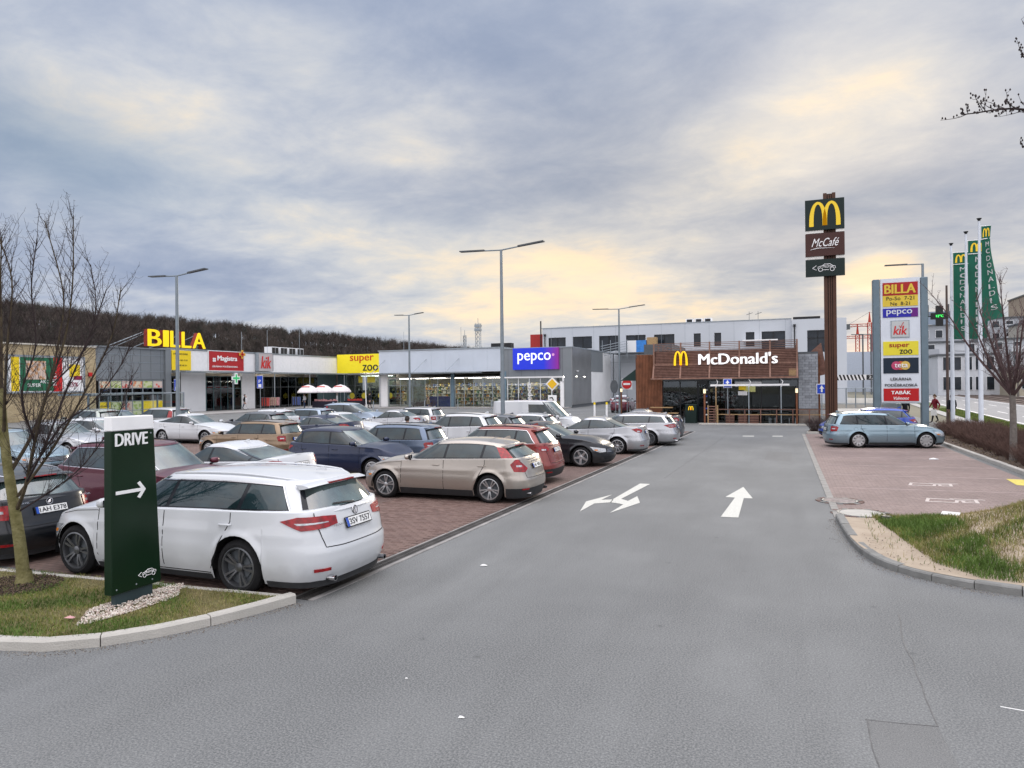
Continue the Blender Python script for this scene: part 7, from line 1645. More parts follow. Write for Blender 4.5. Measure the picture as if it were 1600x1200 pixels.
# ------------------------------------------------------------------ wooded hill behind the shops
def hill_r(az_deg):
    """distance of the ridge and height of the ground there, azimuth from the camera's heading"""
    return interp(az_deg, [(-60, 210), (-36, 230), (-20, 300), (0, 420), (8, 470)]), interp(az_deg, [(-60, 18.5), (-36, 19.6), (-30.6, 19.2), (-24.5, 19.9), (-19, 19.4), (-13.8, 18.8), (-8.3, 17.2), (-3.1, 15.3), (0, 14), (8, 5)])
V = []; NA, NR = 90, 10
for i in range(NA):
    azd = -62+i*(72/(NA-1)); rr, hh = hill_r(azd); a = R(azd)
    for k in range(NR):
        t = k/(NR-1); rad = rr*lerp(.62, 1.35, t); z = (hh+1.7)*sstep(t, 0, .5)-.05+(.6*math.sin(i*.9+k)*sstep(t, .1, .4)); X, Y = rad*math.sin(a), rad*math.cos(a); V.append((*ct(X, Y, 0)[:2], z))
b = MB(); b.add(V, [(i*NR+k, i*NR+k+1, (i+1)*NR+k+1, (i+1)*NR+k) for i in range(NA-1) for k in range(NR-1)]); struct('wooded_hill', b, mat('hill_floor', (.048, .039, .034), .95, var=.3, vscale=.05), None, 60)
def bare_clump(seed):
    rn = np.random.default_rng(seed); V = []; F = []
    def tri(p, q, w):
        d = q-p; s = np.cross(d, rn.normal(size=3)); s = s/np.linalg.norm(s)*w; k = len(V); V.extend([p-s, p+s, q]); F.append((k, k+1, k+2))
    H_ = 9.; tri(np.array([0, 0, 0.]), np.array([0, 0, H_*.75]), .16); tri(np.array([0, .05, 0.]), np.array([.05, 0, H_*.75]), .16)
    for _ in range(30):
        z = rn.uniform(.3, .72)*H_; a = rn.uniform(0, 6.283); L = rn.uniform(1.2, 3.2); p = np.array([0, 0, z]); q = p+np.array([math.cos(a)*L*.6, math.sin(a)*L*.6, L*.8]); tri(p, q, .055)
        for _2 in range(7): s = p+(q-p)*rn.uniform(.3, 1); tri(s, s+rn.normal(size=3)*.45+np.array([0, 0, .7]), .035)
    return np.array(V), np.array(F)
clumps = [bare_clump(s) for s in range(8)]
groups = {0: ([], []), 1: ([], []), 2: ([], [])}; cnt = [0, 0, 0]
for i in range(6500):
    azd = rng.uniform(-50, 5)
    rr, hh = hill_r(azd); t = rng.uniform(.02, .56)**.9; rad = rr*lerp(.62, 1.35, t); z = (hh+1.7)*sstep(t, 0, .5)-.4; a = R(azd); p = ct(rad*math.sin(a), rad*math.cos(a), z); Vc, Fc = clumps[rng.integers(8)]; s = rng.uniform(.50, .78)*(rr/260)**.35; th = rng.uniform(0, 6.28); c_, s_ = math.cos(th), math.sin(th)
    W = Vc@np.array([[c_, s_, 0], [-s_, c_, 0], [0, 0, 1]])*s*np.array([1.1, 1.1, 1])+np.array(p); g_ = int(rng.choice(3, p=[.55, .33, .12])); groups[g_][0].append(W); groups[g_][1].append(Fc+cnt[g_]); cnt[g_] += len(W)
for g_, c in enumerate(((.060, .050, .045), (.086, .070, .060), (.036, .038, .030))):
    fastmesh('wood_on_hill', np.concatenate(groups[g_][0]), np.concatenate(groups[g_][1]), mat(f'wood_twigs_{["brown", "pale", "dark"][g_]}', c, .95, var=.25, vscale=.08), kind='stuff')
# ------------------------------------------------------------------ the parked cars
PW = paint('paint_white', (.56, .58, .60)); PS = paint('paint_silver', (.46, .47, .49), .8, .31); PCH = paint('paint_champagne', (.42, .38, .335), .75, .31)
PSB = paint('paint_ice_blue', (.235, .33, .39), .7, .31); PNV = paint('paint_navy', (.006, .015, .050), .3, .35); PBK = paint('paint_black', (.010, .012, .016), .3, .3)
PMR = paint('paint_maroon', (.095, .012, .028), .35, .35); PRD = paint('paint_brick_red', (.21, .032, .025), .3, .38); PBR = paint('paint_bronze', (.24, .165, .10), .7, .31)
PGB = paint('paint_grey_blue', (.125, .165, .235), .6, .36); PGN = paint('paint_pale_green_grey', (.34, .38, .34), .5, .38); PBL = paint('paint_bright_blue', (.015, .060, .36), .3, .32)
PGY = paint('paint_dark_grey', (.10, .11, .125), .6, .36); PLB = paint('paint_pale_blue', (.30, .37, .46), .5, .36)

wag_w = CarShape(kind='wagon', L=4.90, W=1.83, H=1.445, wb=2.79, fo=.90, r=.335, rails=True, zn=.67, zh=.80, zc=.98, zb=.98, zr=1.03, style='five_double_dark')
model('white_estate', wag_w, PW, dict(rail=PW, plate_text='3SV 7557', badge='vw', lamp='bar', script=[('PASSAT', -.50, .83, .20, .026)], exhaust=True))
wag_v = CarShape(kind='wagon', L=4.64, W=1.84, H=1.47, wb=2.776, fo=.91, r=.335, rails=False, zn=.66, zh=.79, zc=.98, zb=.99, zr=1.04, roofdrop=.05, xrt=-4.64/2+.62, xrb=-4.64/2+.20, tail=.13, wr=.65, style='five_double', cladding=True)
model('champagne_estate', wag_v, PCH, dict(plate_text='1AF 4052', lamp='tall', script=[('V O L V O', -.27, .93, .55, .045)], exhaust=True, chrome_line=False))
wag_o = CarShape(kind='wagon', L=4.66, W=1.81, H=1.465, wb=2.69, fo=.88, r=.325, rails=True, zn=.67, zh=.79, zc=.97, zb=.97, zr=1.02, style='five')
model('black_estate', wag_o, PBK, dict(plate_text='1AH E378', badge='wing', lamp='block', script=[('SKODA', .52, .95, .20, .030), ('OCTAVIA', -.55, .95, .22, .030)]))
wag_1 = CarShape(kind='wagon', L=4.56, W=1.74, H=1.46, wb=2.52, fo=.90, r=.315, rails=True, zn=.66, zh=.76, zc=.94, zb=.93, zr=.95, xrt=-4.56/2+.34, xrb=-4.56/2+.10, style='cover', tail=.05, wr=.70)
model('old_estate', wag_1, PSB, dict(rail=M['black'], lamp='block', chrome_line=False))
suv = CarShape(kind='suv', L=4.55, W=1.86, H=1.66, wb=2.68, fo=.92, r=.36, sill=.24, zn=.78, zh=.92, zc=1.10, zb=1.10, zr=1.15, cladding=True, rails=True, style='five')
model('suv', suv, PMR, dict(rail=M['black'], lamp='leaf'))
hat = CarShape(kind='hatch', L=4.08, W=1.74, H=1.51, wb=2.59, fo=.82, r=.31, zn=.70, zh=.84, zc=1.00, zb=1.00, zr=1.04, style='cover', wr=.68)
model('hatchback', hat, PNV, dict(lamp='leaf', chrome_line=False))
hat2 = CarShape(kind='hatch', L=4.25, W=1.78, H=1.46, wb=2.62, fo=.86, r=.32, zn=.66, zh=.79, zc=.97, zb=.97, zr=1.02, style='seven')
model('low_hatchback', hat2, PW, dict(lamp='leaf', chrome_line=False))
sed = CarShape(kind='sedan', L=4.74, W=1.80, H=1.45, wb=2.73, fo=.95, r=.33, zn=.64, zh=.78, zc=.96, zb=.97, zr=1.03, deck=1.07, style='ten')
model('saloon', sed, PS, dict(lamp='leaf', chrome_line=False))
lif = CarShape(kind='liftback', L=4.69, W=1.82, H=1.46, wb=2.70, fo=.92, r=.33, zn=.66, zh=.79, zc=.97, zb=.98, zr=1.04, deck=1.12, style='seven')
model('liftback', lif, PW, dict(lamp='leaf'))
for_ = CarShape(kind='liftback', L=4.73, W=1.81, H=1.46, wb=2.754, fo=.93, r=.33, zn=.66, zh=.79, zc=.97, zb=.98, zr=1.02, deck=1.08, style='five', nf=5.5)
model('black_liftback', for_, PBK, dict(lamp='leaf', chrome_line=False))
mpv = CarShape(kind='hatch', L=4.45, W=1.83, H=1.65, wb=2.73, fo=.90, r=.33, zn=.76, zh=.92, zc=1.06, zb=1.04, zr=1.06, xc=4.45/2-.78, xwt=4.45/2-1.95, xrt=-4.45/2+.45, style='seven')
model('mpv', mpv, PLB, dict(lamp='tall', chrome_line=False))
van = CarShape(kind='van', L=4.75, W=1.90, H=1.95, wb=3.0, fo=.90, r=.33, zn=.80, zh=.95, zc=1.12, zb=1.12, zr=1.14, xc=4.75/2-.72, xwt=4.75/2-1.55, wr=.80, roofdrop=.01, style='cover', tail=.02)
model('van', van, PW, dict(lamp='block', chrome_line=False))

P = place_car; W_ = 180
P('white_estate', PW, -8.17, 8.33, W_, 'white estate car with plate 3SV 7557, nearest car behind the DRIVE sign', sc=1.095)
P('black_estate', PBK, -13.45, 7.95, W_, 'black estate car with plate 1AH E378, tail towards the nose of the white estate')
P('suv', PMR, -12.5, 11.15, 0, 'maroon off-roader with dark rear side glass behind the black estate', sc=1.0)
P('liftback', PW, -13.1, 13.9, W_, 'white fastback saloon with grey rear window, between maroon off-roader and navy hatchback')
P('champagne_estate', PCH, -7.80, 15.85, W_, 'champagne coloured estate with tall red lamps beside the rear window')
P('hatchback', PNV, -12.55, 18.5, 0, 'navy blue hatchback facing the road behind the champagne estate')
P('suv', PRD, -8.15, 18.95, W_, 'brick red estate showing only roof and tail behind the champagne estate', sc=.97)
P('old_estate', PGB, -12.9, 21.0, W_, 'grey blue hatchback estate beyond the navy hatchback')
P('black_liftback', PBK, -7.75, 23.3, 0, 'black saloon facing the road with five-spoke wheels')
P('suv', PW, -12.5, 25.5, W_, 'white off-roader with black side glass in front of the white van', sc=.98)
P('saloon', PS, -7.42, 27.7, W_, 'silver saloon beside the road, tail towards the lane, next to the black saloon')
P('low_hatchback', PGY, -12.3, 28.0, W_, 'dark grey car of which only the arched roof shows behind the black saloon')
P('low_hatchback', PS, -11.65, 30.5, W_, 'silver hatchback with red tail lamps right in front of the white van')
P('white_estate', PS, -6.85, 31.6, W_, 'silver estate car at the roadside, second from the far end of its row')
P('van', PW, -11.6, 33.4, 0, 'white panel van in front of the blue lit shop sign')
P('liftback', PGY, -6.95, 34.6, W_, 'dark grey fastback last in the roadside row, nearest the terrace')
P('old_estate', PBR, -20.05, 22.5, W_, 'bronze estate car standing before the first tall lamp post', sc=1.0)
P('liftback', PNV, -20.6, 27.5, W_, 'dark navy saloon behind the bronze estate')
P('liftback', PW, -20.85, 30.1, 0, 'white saloon facing the road beyond the navy saloon')
P('saloon', PS, -21.0, 35.0, W_, 'old silver saloon with round red tail lamps below the pet shop', sc=.93)
P('old_estate', PS, -21.7, 38.2, W_, 'silver estate parked beyond the old silver saloon')
P('liftback', PW, -27.75, 27.2, 0, 'white saloon just behind the first tall lamp post')
P('low_hatchback', PGY, -27.0, 30.6, W_, 'dark car between the white saloon and the white hatchback')
P('low_hatchback', PW, -28.9, 33.7, W_, 'white hatchback with wide red tail lamps in front of the clothes shop')
P('old_estate', PLB, -28.2, 36.1, W_, 'pale blue estate half hidden by the white hatchback')
P('mpv', PLB, -25.9, 38.4, 0, 'pale blue people carrier facing the road below the parasols')
P('suv', PGN, -36.6, 28.2, W_, 'pale green grey off-roader beside the tan brick wall')
P('saloon', PS, -27.3, 19.9, 0, 'silver saloon seen through the branches, windscreen towards the road')
P('low_hatchback', PW, -28.2, 22.4, 0, 'white hatchback partly hidden by the top of the DRIVE sign')
P('saloon', PGB, -38.3, 31.6, 0, 'slate blue saloon parked in front of the supermarket windows')
P('mpv', PS, -34.2, 30.8, W_, 'silver people carrier whose tail shows right of the DRIVE sign')
P('old_estate', PSB, -24.0, 15.6, 0, 'blue estate at the left edge behind the tree trunk')
P('hatchback', PLB, -29.3, 17.4, 0, 'pale hatchback at the left edge under the billboard')
P('old_estate', PSB, 3.72, 32.85, 10, 'ice blue old estate car on the red paving right of the lane')
P('low_hatchback', PBL, 3.55, 37.2, W_, 'bright blue car behind the ice blue estate')
P('low_hatchback', PMR, -14.4, 66.0, 90, 'dark red car in the drive-through lane beside the boarded wall')
P('liftback', PS, -16.3, 74.0, 90, 'silver car farther back in the drive-through lane')
# ------------------------------------------------------------------ DRIVE sign
DSG = thing('drive_sign', (-7.72, 6.5, .085), 'dark green DRIVE sign with white cap and arrow on the grass bed', 'sign')
GRN = mat('drive_green', (.0045, .019, .0075), .30, var=.12, vscale=2.2); GRS = mat('drive_plinth', (.030, .050, .055), .5, var=.1)
def slab(y0b, y1b, y0t, y1t, xb0, xb1, xt0, xt1, z0, z1, m_, name, ch=.012):
    b = MB(); b.add([(xb0, y0b, z0), (xb1, y0b, z0), (xb1, y1b, z0), (xb0, y1b, z0), (xt0, y0t, z1), (xt1, y0t, z1), (xt1, y1t, z1), (xt0, y1t, z1)], [(3, 2, 1, 0), (4, 5, 6, 7), (0, 1, 5, 4), (1, 2, 6, 5), (2, 3, 7, 6), (3, 0, 4, 7)])
    o_ = b.build(name, m_, DSG); md = o_.modifiers.new('edge', 'BEVEL'); md.width = ch; md.segments = 2; md.limit_method = 'ANGLE'; return o_
# side returns lean slightly: foot wider than top
slab(6.17, 6.90, 6.19, 6.81, -7.78, -7.65, -7.78, -7.65, .24, 2.24, GRN, 'panel'); slab(6.19, 6.81, 6.19, 6.80, -7.781, -7.648, -7.781, -7.648, 2.243, 2.42, M['white'], 'cap'); slab(6.24, 6.79, 6.24, 6.79, -7.75, -7.68, -7.75, -7.68, .05, .25, GRS, 'plinth', .006)
text('lettering', 'DRIVE', (-7.648, 6.24, 2.055), EY, EZ, M['white'], DSG, width=.46, height=.155, offset=.04, extrude=.003)
b = MB(); b.prism([(0, -.018), (.36, -.018), (.305, -.085), (.345, -.105), (.43, .002), (.345, .11), (.305, .088), (.36, .024), (0, .024)], (-7.650, 6.24, 1.48), EY, EZ, .006); b.build('arrow', M['white'], DSG)
car_logo(MB(), (-7.645, 6.68, .40), EY, EZ, .26, .016).build('car_outline', M['white'], DSG); text('lettering', 'McDrive', (-7.648, 6.64, .40), EY, EZ, M['white'], DSG, width=.14, height=.035, shear=.3, extrude=.002)
for y in (6.24, 6.52, 6.76):
    for z in (.30, 2.19): b = MB(); b.lathe([(.001, .003), (.009, .002), (.011, 0)], (0, 0, 0), 8); b.v = [(-7.6495+z_, y+x_, z+y_) for x_, y_, z_ in b.v]; b.build('screw', M['galv'], DSG)
b = MB(); b.box(-7.6502, -7.6485, 6.18, 6.815, 2.236, 2.240); b.build('panel_seam', M['seam'], DSG)
# pebbles round the foot
def pebbles(name, pts, m_list):
    base = np.array([(0, 0, 1), (.9, 0, .1), (.28, .85, .1), (-.72, .53, .1), (-.72, -.53, .1), (.28, -.85, .1), (0, 0, -.6)], float); F0 = np.array([(0, 1, 2), (0, 2, 3), (0, 3, 4), (0, 4, 5), (0, 5, 1), (6, 2, 1), (6, 3, 2), (6, 4, 3), (6, 5, 4), (6, 1, 5)])
    for j, m_ in enumerate(m_list):
        Vs, Fs, c = [], [], 0
        for (x, y, z, s) in pts[j::len(m_list)]:
            th = rng.uniform(0, 6.28); cs, sn = math.cos(th), math.sin(th); W = base*rng.uniform(.7, 1.25, size=(7, 3))*np.array([s, s*rng.uniform(.6, 1), s*rng.uniform(.5, .8)]); W = W@np.array([[cs, sn, 0], [-sn, cs, 0], [0, 0, 1]])+np.array([x, y, z]); Vs.append(W); Fs.append(F0+c); c += 7
        fastmesh(name, np.concatenate(Vs), np.concatenate(Fs), m_, kind='stuff')
pp = []
for _ in range(2600):
    a = rng.uniform(0, 6.283); rr = math.sqrt(rng.random()); u, v = rr*math.cos(a), rr*math.sin(a); x = -7.60+u*.30-v*.06+.04*math.sin(a*3); y = 6.45+v*.78+.06*math.sin(a*5)
    pp.append((x, y, .092+rng.uniform(0, .022)*(1-rr*.6), rng.uniform(.010, .022)))
pebbles('pebble_bed', pp, [mat('pebble_cream', (.55, .48, .40), .8, var=.25, vscale=20), mat('pebble_pink', (.42, .33, .29), .8, var=.25, vscale=20), mat('pebble_white', (.66, .62, .56), .8, var=.2, vscale=20)])
# ------------------------------------------------------------------ grass
def in_poly(x, y, P):
    c = False; j = len(P)-1
    for i in range(len(P)):
        if (P[i][1] > y) != (P[j][1] > y) and x < (P[j][0]-P[i][0])*(y-P[i][1])/(P[j][1]-P[i][1])+P[i][0]: c = not c
        j = i
    return c
def blades(name, pts, hmin, hmax, wid, mats):
    """pts: (x, y, z, height factor, material index)"""
    for j, m_ in enumerate(mats):
        A = np.array([p[:4] for p in pts if p[4] == j]); n = len(A)
        if not n: continue
        th = rng.uniform(0, 6.283, n); h = rng.uniform(hmin, hmax, n)*A[:, 3]; ln = rng.uniform(.1, .9, n)*h; la = rng.uniform(0, 6.283, n); w = wid*rng.uniform(.6, 1.2, n)
        cx, cy = np.cos(th)*w, np.sin(th)*w; lx, ly = np.cos(la)*ln, np.sin(la)*ln; z = A[:, 2]
        V = np.empty((n, 5, 3)); V[:, 0] = np.c_[A[:, 0]-cx, A[:, 1]-cy, z]; V[:, 1] = np.c_[A[:, 0]+cx, A[:, 1]+cy, z]; V[:, 2] = np.c_[A[:, 0]-cx*.7+lx*.35, A[:, 1]-cy*.7+ly*.35, z+h*.6]; V[:, 3] = np.c_[A[:, 0]+cx*.7+lx*.35, A[:, 1]+cy*.7+ly*.35, z+h*.6]; V[:, 4] = np.c_[A[:, 0]+lx, A[:, 1]+ly, z+h*.92]
        k = np.arange(n)[:, None]*5; F = np.concatenate([k+np.array([0, 1, 3]), k+np.array([0, 3, 2]), k+np.array([2, 3, 4])]); fastmesh(name, V.reshape(-1, 3), F, m_, kind='stuff')
GM = [mat('grass_green', (.085, .145, .026), .7, var=.35, vscale=2.5), mat('grass_olive', (.185, .19, .050), .75, var=.3, vscale=2.5), mat('grass_straw', (.29, .245, .115), .8, var=.25, vscale=4)]
def fieldn(x, y, s=1.): return .5+.5*math.sin(x*1.9*s+1.3*math.sin(y*2.3*s))*math.cos(y*1.7*s+1.1*math.sin(x*1.1*s))
pts = []
for _ in range(78000):
    x = -5.95-rng.random()**1.25*8.2; y = rng.uniform(4.5, 7.5)
    if not in_poly(x, y, isl_poly): continue
    if ((x+7.60)/.30)**2+((y-6.45)/.78)**2 < .85: continue
    if math.hypot(x+9.85, (y-6.55)*1.2) < .62+.15*math.sin(x*9) and rng.random() < .9: continue
    f = fieldn(x, y, 1.6)+rng.normal()*.18; mi = 0 if f > .62 else (1 if f > .33 else 2)
    if f < .2 and rng.random() < .5: continue
    pts.append((x, y, .083, .6+.6*f, mi))
blades('island_grass', pts, .022, .060, .0035, GM)
b = MB(); 
leafp = []
for _ in range(2200):
    a = rng.uniform(0, 6.283); rr = math.sqrt(rng.random())*.62; leafp.append((-9.85+rr*math.cos(a), 6.5+rr*math.sin(a)*.8, .088+rng.uniform(0, .02), rng.uniform(.008, .02)))
pebbles('bark_mulch', leafp, [mat('mulch_dark', (.05, .035, .028), .9, var=.3, vscale=15), mat('mulch_brown', (.11, .075, .055), .9, var=.3, vscale=15)])
lit = []
for _ in range(900):
    x = -5.98-rng.random()*8; y = rng.uniform(4.7, 7.4)
    if in_poly(x, y, isl_poly): lit.append((x, y, .10+rng.uniform(0, .02), rng.uniform(.006, .014)))
pebbles('dry_leaf_bits', lit, [mat('dry_leaf', (.22, .17, .09), .9, var=.3, vscale=15)])
pts = []
for _ in range(95000):
    x = 1.35+rng.random()**1.15*8.2; y0 = kerb_y(x); y = rng.uniform(y0+.25, 16.0)
    y1 = 15.42+min(x-1.0, 3.2)*.26 if x < 4.2 else 16.3
    if y > y1-.03: continue
    d = (y-y0)-(.62+.35*math.sin(x*1.7)+.2*math.sin(x*4.1)); left = x-(1.55+.5*max(0, (15.2-y))*.25)
    if d < 0 or left < 0:
        if rng.random() > .03: continue
    f = fieldn(x, y, 1.15)+rng.normal()*.2+(.30 if x < 2.8 else -.17)-(.15 if d < .5 else 0)
    if f < .16 and rng.random() < .7: continue
    mi = 0 if f > .72 else (1 if f > .42 else 2); hz = mound_h(x, y) if 0 else None
    pts.append((x, y, lerp(.06, mound_h(x, y), clamp(min(y-y0, y1-y)/.7)), .55+.8*f, mi))
blades('mound_grass', pts, .03, .12, .005, GM)
lit = []
for _ in range(1500):
    x = 1.2+rng.random()*8; y = rng.uniform(kerb_y(x)+.15, kerb_y(x)+1.6); lit.append((x, y, mound_h(x, y)*clamp((y-kerb_y(x))/.8)+.03+.05*(1-clamp((y-kerb_y(x))/.8)), rng.uniform(.004, .016)))
pebbles('loose_grit', lit, [mat('grit', (.36, .31, .25), .9, var=.3, vscale=15), mat('grit_dark', (.20, .17, .14), .9, var=.3)])
pts = []
for _ in range(30000):
    y = rng.uniform(30, 75); x = 7.95+.066*20+(y-20)*.066+rng.uniform(0, 1.6); pts.append((x, y, .03, 1., 0 if rng.random() < .6 else 1))
blades('verge_grass_blades', pts, .05, .12, .02, GM)
lit = []
for _ in range(2600):
    lit.append((rng.uniform(6.5, 9.4), rng.uniform(18, 40.5), .095+rng.uniform(0, .02), rng.uniform(.015, .04)))
pebbles('bark_mulch', lit, [MATS['mulch_dark'], MATS['mulch_brown'], MATS['dry_leaf']])
# road grit gathered along the kerbs
lit = []
for P_, sg in ((isl_front, 1), (right_kerb, 1)):
    for _ in range(1400):
        k = rng.integers(0, len(P_)-1); t = rng.random(); x = lerp(P_[k][0], P_[k+1][0], t); y = lerp(P_[k][1], P_[k+1][1], t); d = abs(rng.normal())*.09+.01; dx_, dy_ = P_[k+1][0]-P_[k][0], P_[k+1][1]-P_[k][1]; L_ = math.hypot(dx_, dy_); 
        nx_, ny_ = (-dy_/L_, dx_/L_) if P_ is isl_front else (dy_/L_, -dx_/L_); lit.append((x+nx_*d, y+ny_*d, .003, rng.uniform(.003, .009)))
pebbles('kerb_grit', lit, [MATS['grit_dark'], MATS['grit'], MATS['mulch_brown']])
# litter
def scrap(x, y, s, m_, tx, z=0, sx=1.6, fold=.35):
    b = MB(); V = [(x-s, y-s*.6, z+.004), (x+s*sx, y-s*.4, z+.010), (x+s*sx*.8, y+s*.7, z+.006), (x-s*.8, y+s*.8, z+.012), (x+s*.2, y+s*.1, z+.012+s*fold)]
    b.add(V, [(0, 1, 4), (1, 2, 4), (2, 3, 4), (3, 0, 4)]); single('litter', b, m_, tx, 'litter', (x, y, z))
def gp(px, py):   # ground point seen at a photograph pixel: where the scraps lie
    x, y = (px-800)/1098, -(py-600)/1098; c, s = math.cos(ROLL), math.sin(ROLL); x, y = x*c+y*s, -x*s+y*c; t = -CAMZ/y; return ct(x*t, t, 0)[:2]
WP = mat('paper_white', (.70, .70, .68), .7, var=.05)
scrap(*gp(720, 1122), .022, WP, 'white paper scrap on the asphalt low in the middle'); scrap(*gp(755, 884), .045, WP, 'white paper scrap on the lane before the red paving'); scrap(*gp(635, 1061), .012, WP, 'tiny white scrap left of the paper scrap'); scrap(-7.75, 5.7, .05, mat('paper_pink', (.55, .30, .30), .7), 'pink and white wrapper lying in the grass', .12)
x_, y_ = gp(1480, 826); b = MB(); b.prism([(-.16, -.03), (.13, -.05), (.17, .03), (-.12, .05)], (x_+.05, y_, mound_h(x_, y_)+.06), EX, (0, .8, .6), .03); single('carton', b, WP, 'white carton lying on the grassy mound', 'litter', (x_+.05, y_, mound_h(x_, y_)+.05)); x_, y_ = gp(1364, 818); b = MB(); b.lathe([(.001, .10), (.08, .09), (.11, .05), (.09, 0)], (1.75, 15.0, .10), 8); single('black_bag', b, M['black'], 'small crumpled black bag at the tip of the mound', 'bag', (1.75, 15.0, .1)); x_, y_ = gp(1430, 706); scrap(4.7, 27.9, .12, M['offwhite'], 'small pale scrap on the paving before the ice blue estate', .01)
x_, y_ = gp(1585, 1107); single('chalk_mark', MB().poly([(x_-.1, y_-.01), (x_+.25, y_-.06), (x_+.25, y_-.045), (x_-.1, y_+.005)], .001, .003), WP, 'short white chalk stroke on the asphalt at lower right', 'road marking', (x_, y_, 0))

# ------------------------------------------------------------------ bicycle shelter
SH = thing('bicycle_shelter', (-44, 40, 0), 'long flat roofed glass bicycle shelter in front of the supermarket', 'shelter')
SA, SB = Vector((-43.5, 33.5, 0)), Vector((-49.5, 47.2, 0))
def along(t, off=0, z=0): d = (SB-SA).normalized(); n_ = Vector((-d.y, d.x, 0)); return SA.lerp(SB, t)+n_*off+Vector((0, 0, z))
b = MB(); P4 = [along(0, -.2), along(.72, -.2), along(.72, 2.0), along(0, 2.0)]; b.poly([(p.x, p.y) for p in P4][::-1], 2.30, 2.42); b.build('roof', TM, SH)
for t in np.linspace(0, 1, 7):
    b = MB(); b.box(-.05, .05, -.05, .05, 0, 2.36); p = along(t); b.v = [(x+p.x, y+p.y, z) for x, y, z in b.v]; b.build('post', M['galv'] if t > .7 else TM, SH)
for t0, t1 in zip(np.linspace(0, 1, 7), np.linspace(0, 1, 7)[1:]):
    b = MB(); p, q = along(t0+.01), along(t1-.01); b.add([(p.x, p.y, .2), (q.x, q.y, .2), (q.x, q.y, 2.2), (p.x, p.y, 2.2)], [(0, 1, 2, 3)]); b.build('pane', pane_mat('shelter_glass', (.85, .93, .9), .93), SH)
b = MB(); b.tube([along(0, 0, 2.28), along(1, 0, 2.33)], .05, 4); b.tube([along(0, 0, 1.1), along(1, 0, 1.1)], .03, 4); b.build('rail', M['galv'], SH)
for k in range(3):
    p = along(.80+k*.07, .6); bk = thing('bicycle', p, ['black bicycle nearest the lamp post in the shelter', 'middle black bicycle in the shelter', 'black bicycle at the right end of the shelter'][k], 'bicycle', 'bicycles in the shelter')
    ux = Vector((.94, -.34, 0)); W2 = [p+ux*-.5+Vector((0, 0, .34)), p+ux*.5+Vector((0, 0, .34))]
    for w_ in W2: b = MB(); b.tube([w_+ux*.33*math.cos(a)+Vector((0, 0, .33*math.sin(a))) for a in np.linspace(0, 2*math.pi, 19)], .02, 4, False); b.build('wheel', M['black'], bk)
    b = MB(); bb_, st_, hd = p+Vector((0, 0, .3)), p+ux*-.18+Vector((0, 0, .85)), p+ux*.36+Vector((0, 0, .85)); b.tube([W2[0], bb_, st_, W2[0]], .015, 4); b.tube([bb_, hd, st_], .018, 4); b.tube([W2[1], hd, hd+Vector((0, 0, .15))], .015, 4); b.build('frame', M['black'], bk); b = MB(); b.tube([st_+ux*-.13+Vector((0, 0, .1)), st_+ux*.12+Vector((0, 0, .08))], [.06, .025], 6); b.build('saddle', M['black'], bk); b = MB(); q = hd+Vector((0, 0, .15)); nn_ = Vector((.34, .94, 0)); b.tube([q-nn_*.28, q, q+nn_*.28], .013, 4); b.build('handlebar', M['black'], bk)
# ------------------------------------------------------------------ street stall with parasols
for k, (x, y, r_, tx) in enumerate(((-52.9, 69.0, 1.25, 'left of three white parasols before the clothes shop'), (-52.2, 71.0, 1.25, 'middle of three white parasols before the clothes shop'), (-51.3, 73.2, 1.3, 'right of three white parasols before the clothes shop'))):
    p_ = thing('parasol', (x, y, .12), tx, 'parasol', 'white parasols over the street stall'); b = MB(); b.tube([(x, y, .12), (x, y, 2.9)], .03, 6); b.build('pole', M['galv'], p_); b = MB(); n_ = 12; b.lathe([(.001, 2.95), (r_*.45, 2.78), (r_*.8, 2.45), (r_, 2.12), (r_, 1.98), (r_-.02, 1.98), (r_-.03, 2.1)], (x, y, 0), n_); b.build('canopy', mat('parasol_cloth', (.72, .68, .68), .8, var=.05), p_)
    b = MB(); b.lathe([(r_*.5, 2.765), (r_*.62, 2.665), (r_*.60, 2.66)], (x, y, .012), n_, a0=3.6, a1=5.6); b.build('printed_band', mat('parasol_print', (.55, .12, .10), .8, var=0), p_)
for k, (x, y, w, tx) in enumerate(((-51.0, 69.6, 3.0, 'left market table under a dark cloth by the parasols'), (-48.2, 71.6, 2.4, 'right market table under a dark cloth by the parasols'))):
    t_ = thing('market_table', (x, y, .12), tx, 'table', 'stall tables under dark cloths'); MB().box(x-w/2, x+w/2, y-.4, y+.4, .12, .98).build('cloth', mat('dark_stall_cloth', (.02, .018, .03), .9, var=.2), t_)
    G = MB(); 
    for _ in range(40): gx_, gy_ = x+random.uniform(-w/2+.1, w/2-.1), y+random.uniform(-.3, .3); G.box(gx_, gx_+.14, gy_, gy_+.1, .98, .98+random.uniform(.05, .25))
    G.build('wares', GOODC[8] if k else GOODC[3], t_, kind='stuff')
for k, (x, y) in enumerate(((-57.6, 68.8), (-57.0, 66.4), (-55.6, 70.2))):
    r_ = thing('clothes_rack', (x, y, .12), ['clothes rack with pale garments at the shop window', 'clothes rack nearest the walker by the pharmacy', 'clothes rack with dark blue garments by the left parasol'][k], 'clothes rack', 'clothes racks on the pavement'); b = MB(); b.tube([(x-.6, y, .12), (x-.6, y, 1.5), (x+.6, y, 1.5), (x+.6, y, .12)], .02, 5); b.build('frame', M['galv'], r_)
    for j in range(6): MB().box(x-.5+j*.17, x-.38+j*.17, y-.25, y+.25, .5, 1.46).build('garment', [GOODC[3], GOODC[8], GOODC[4]][k] if j % 2 else [GOODC[0], GOODC[7], GOODC[7]][k], r_)

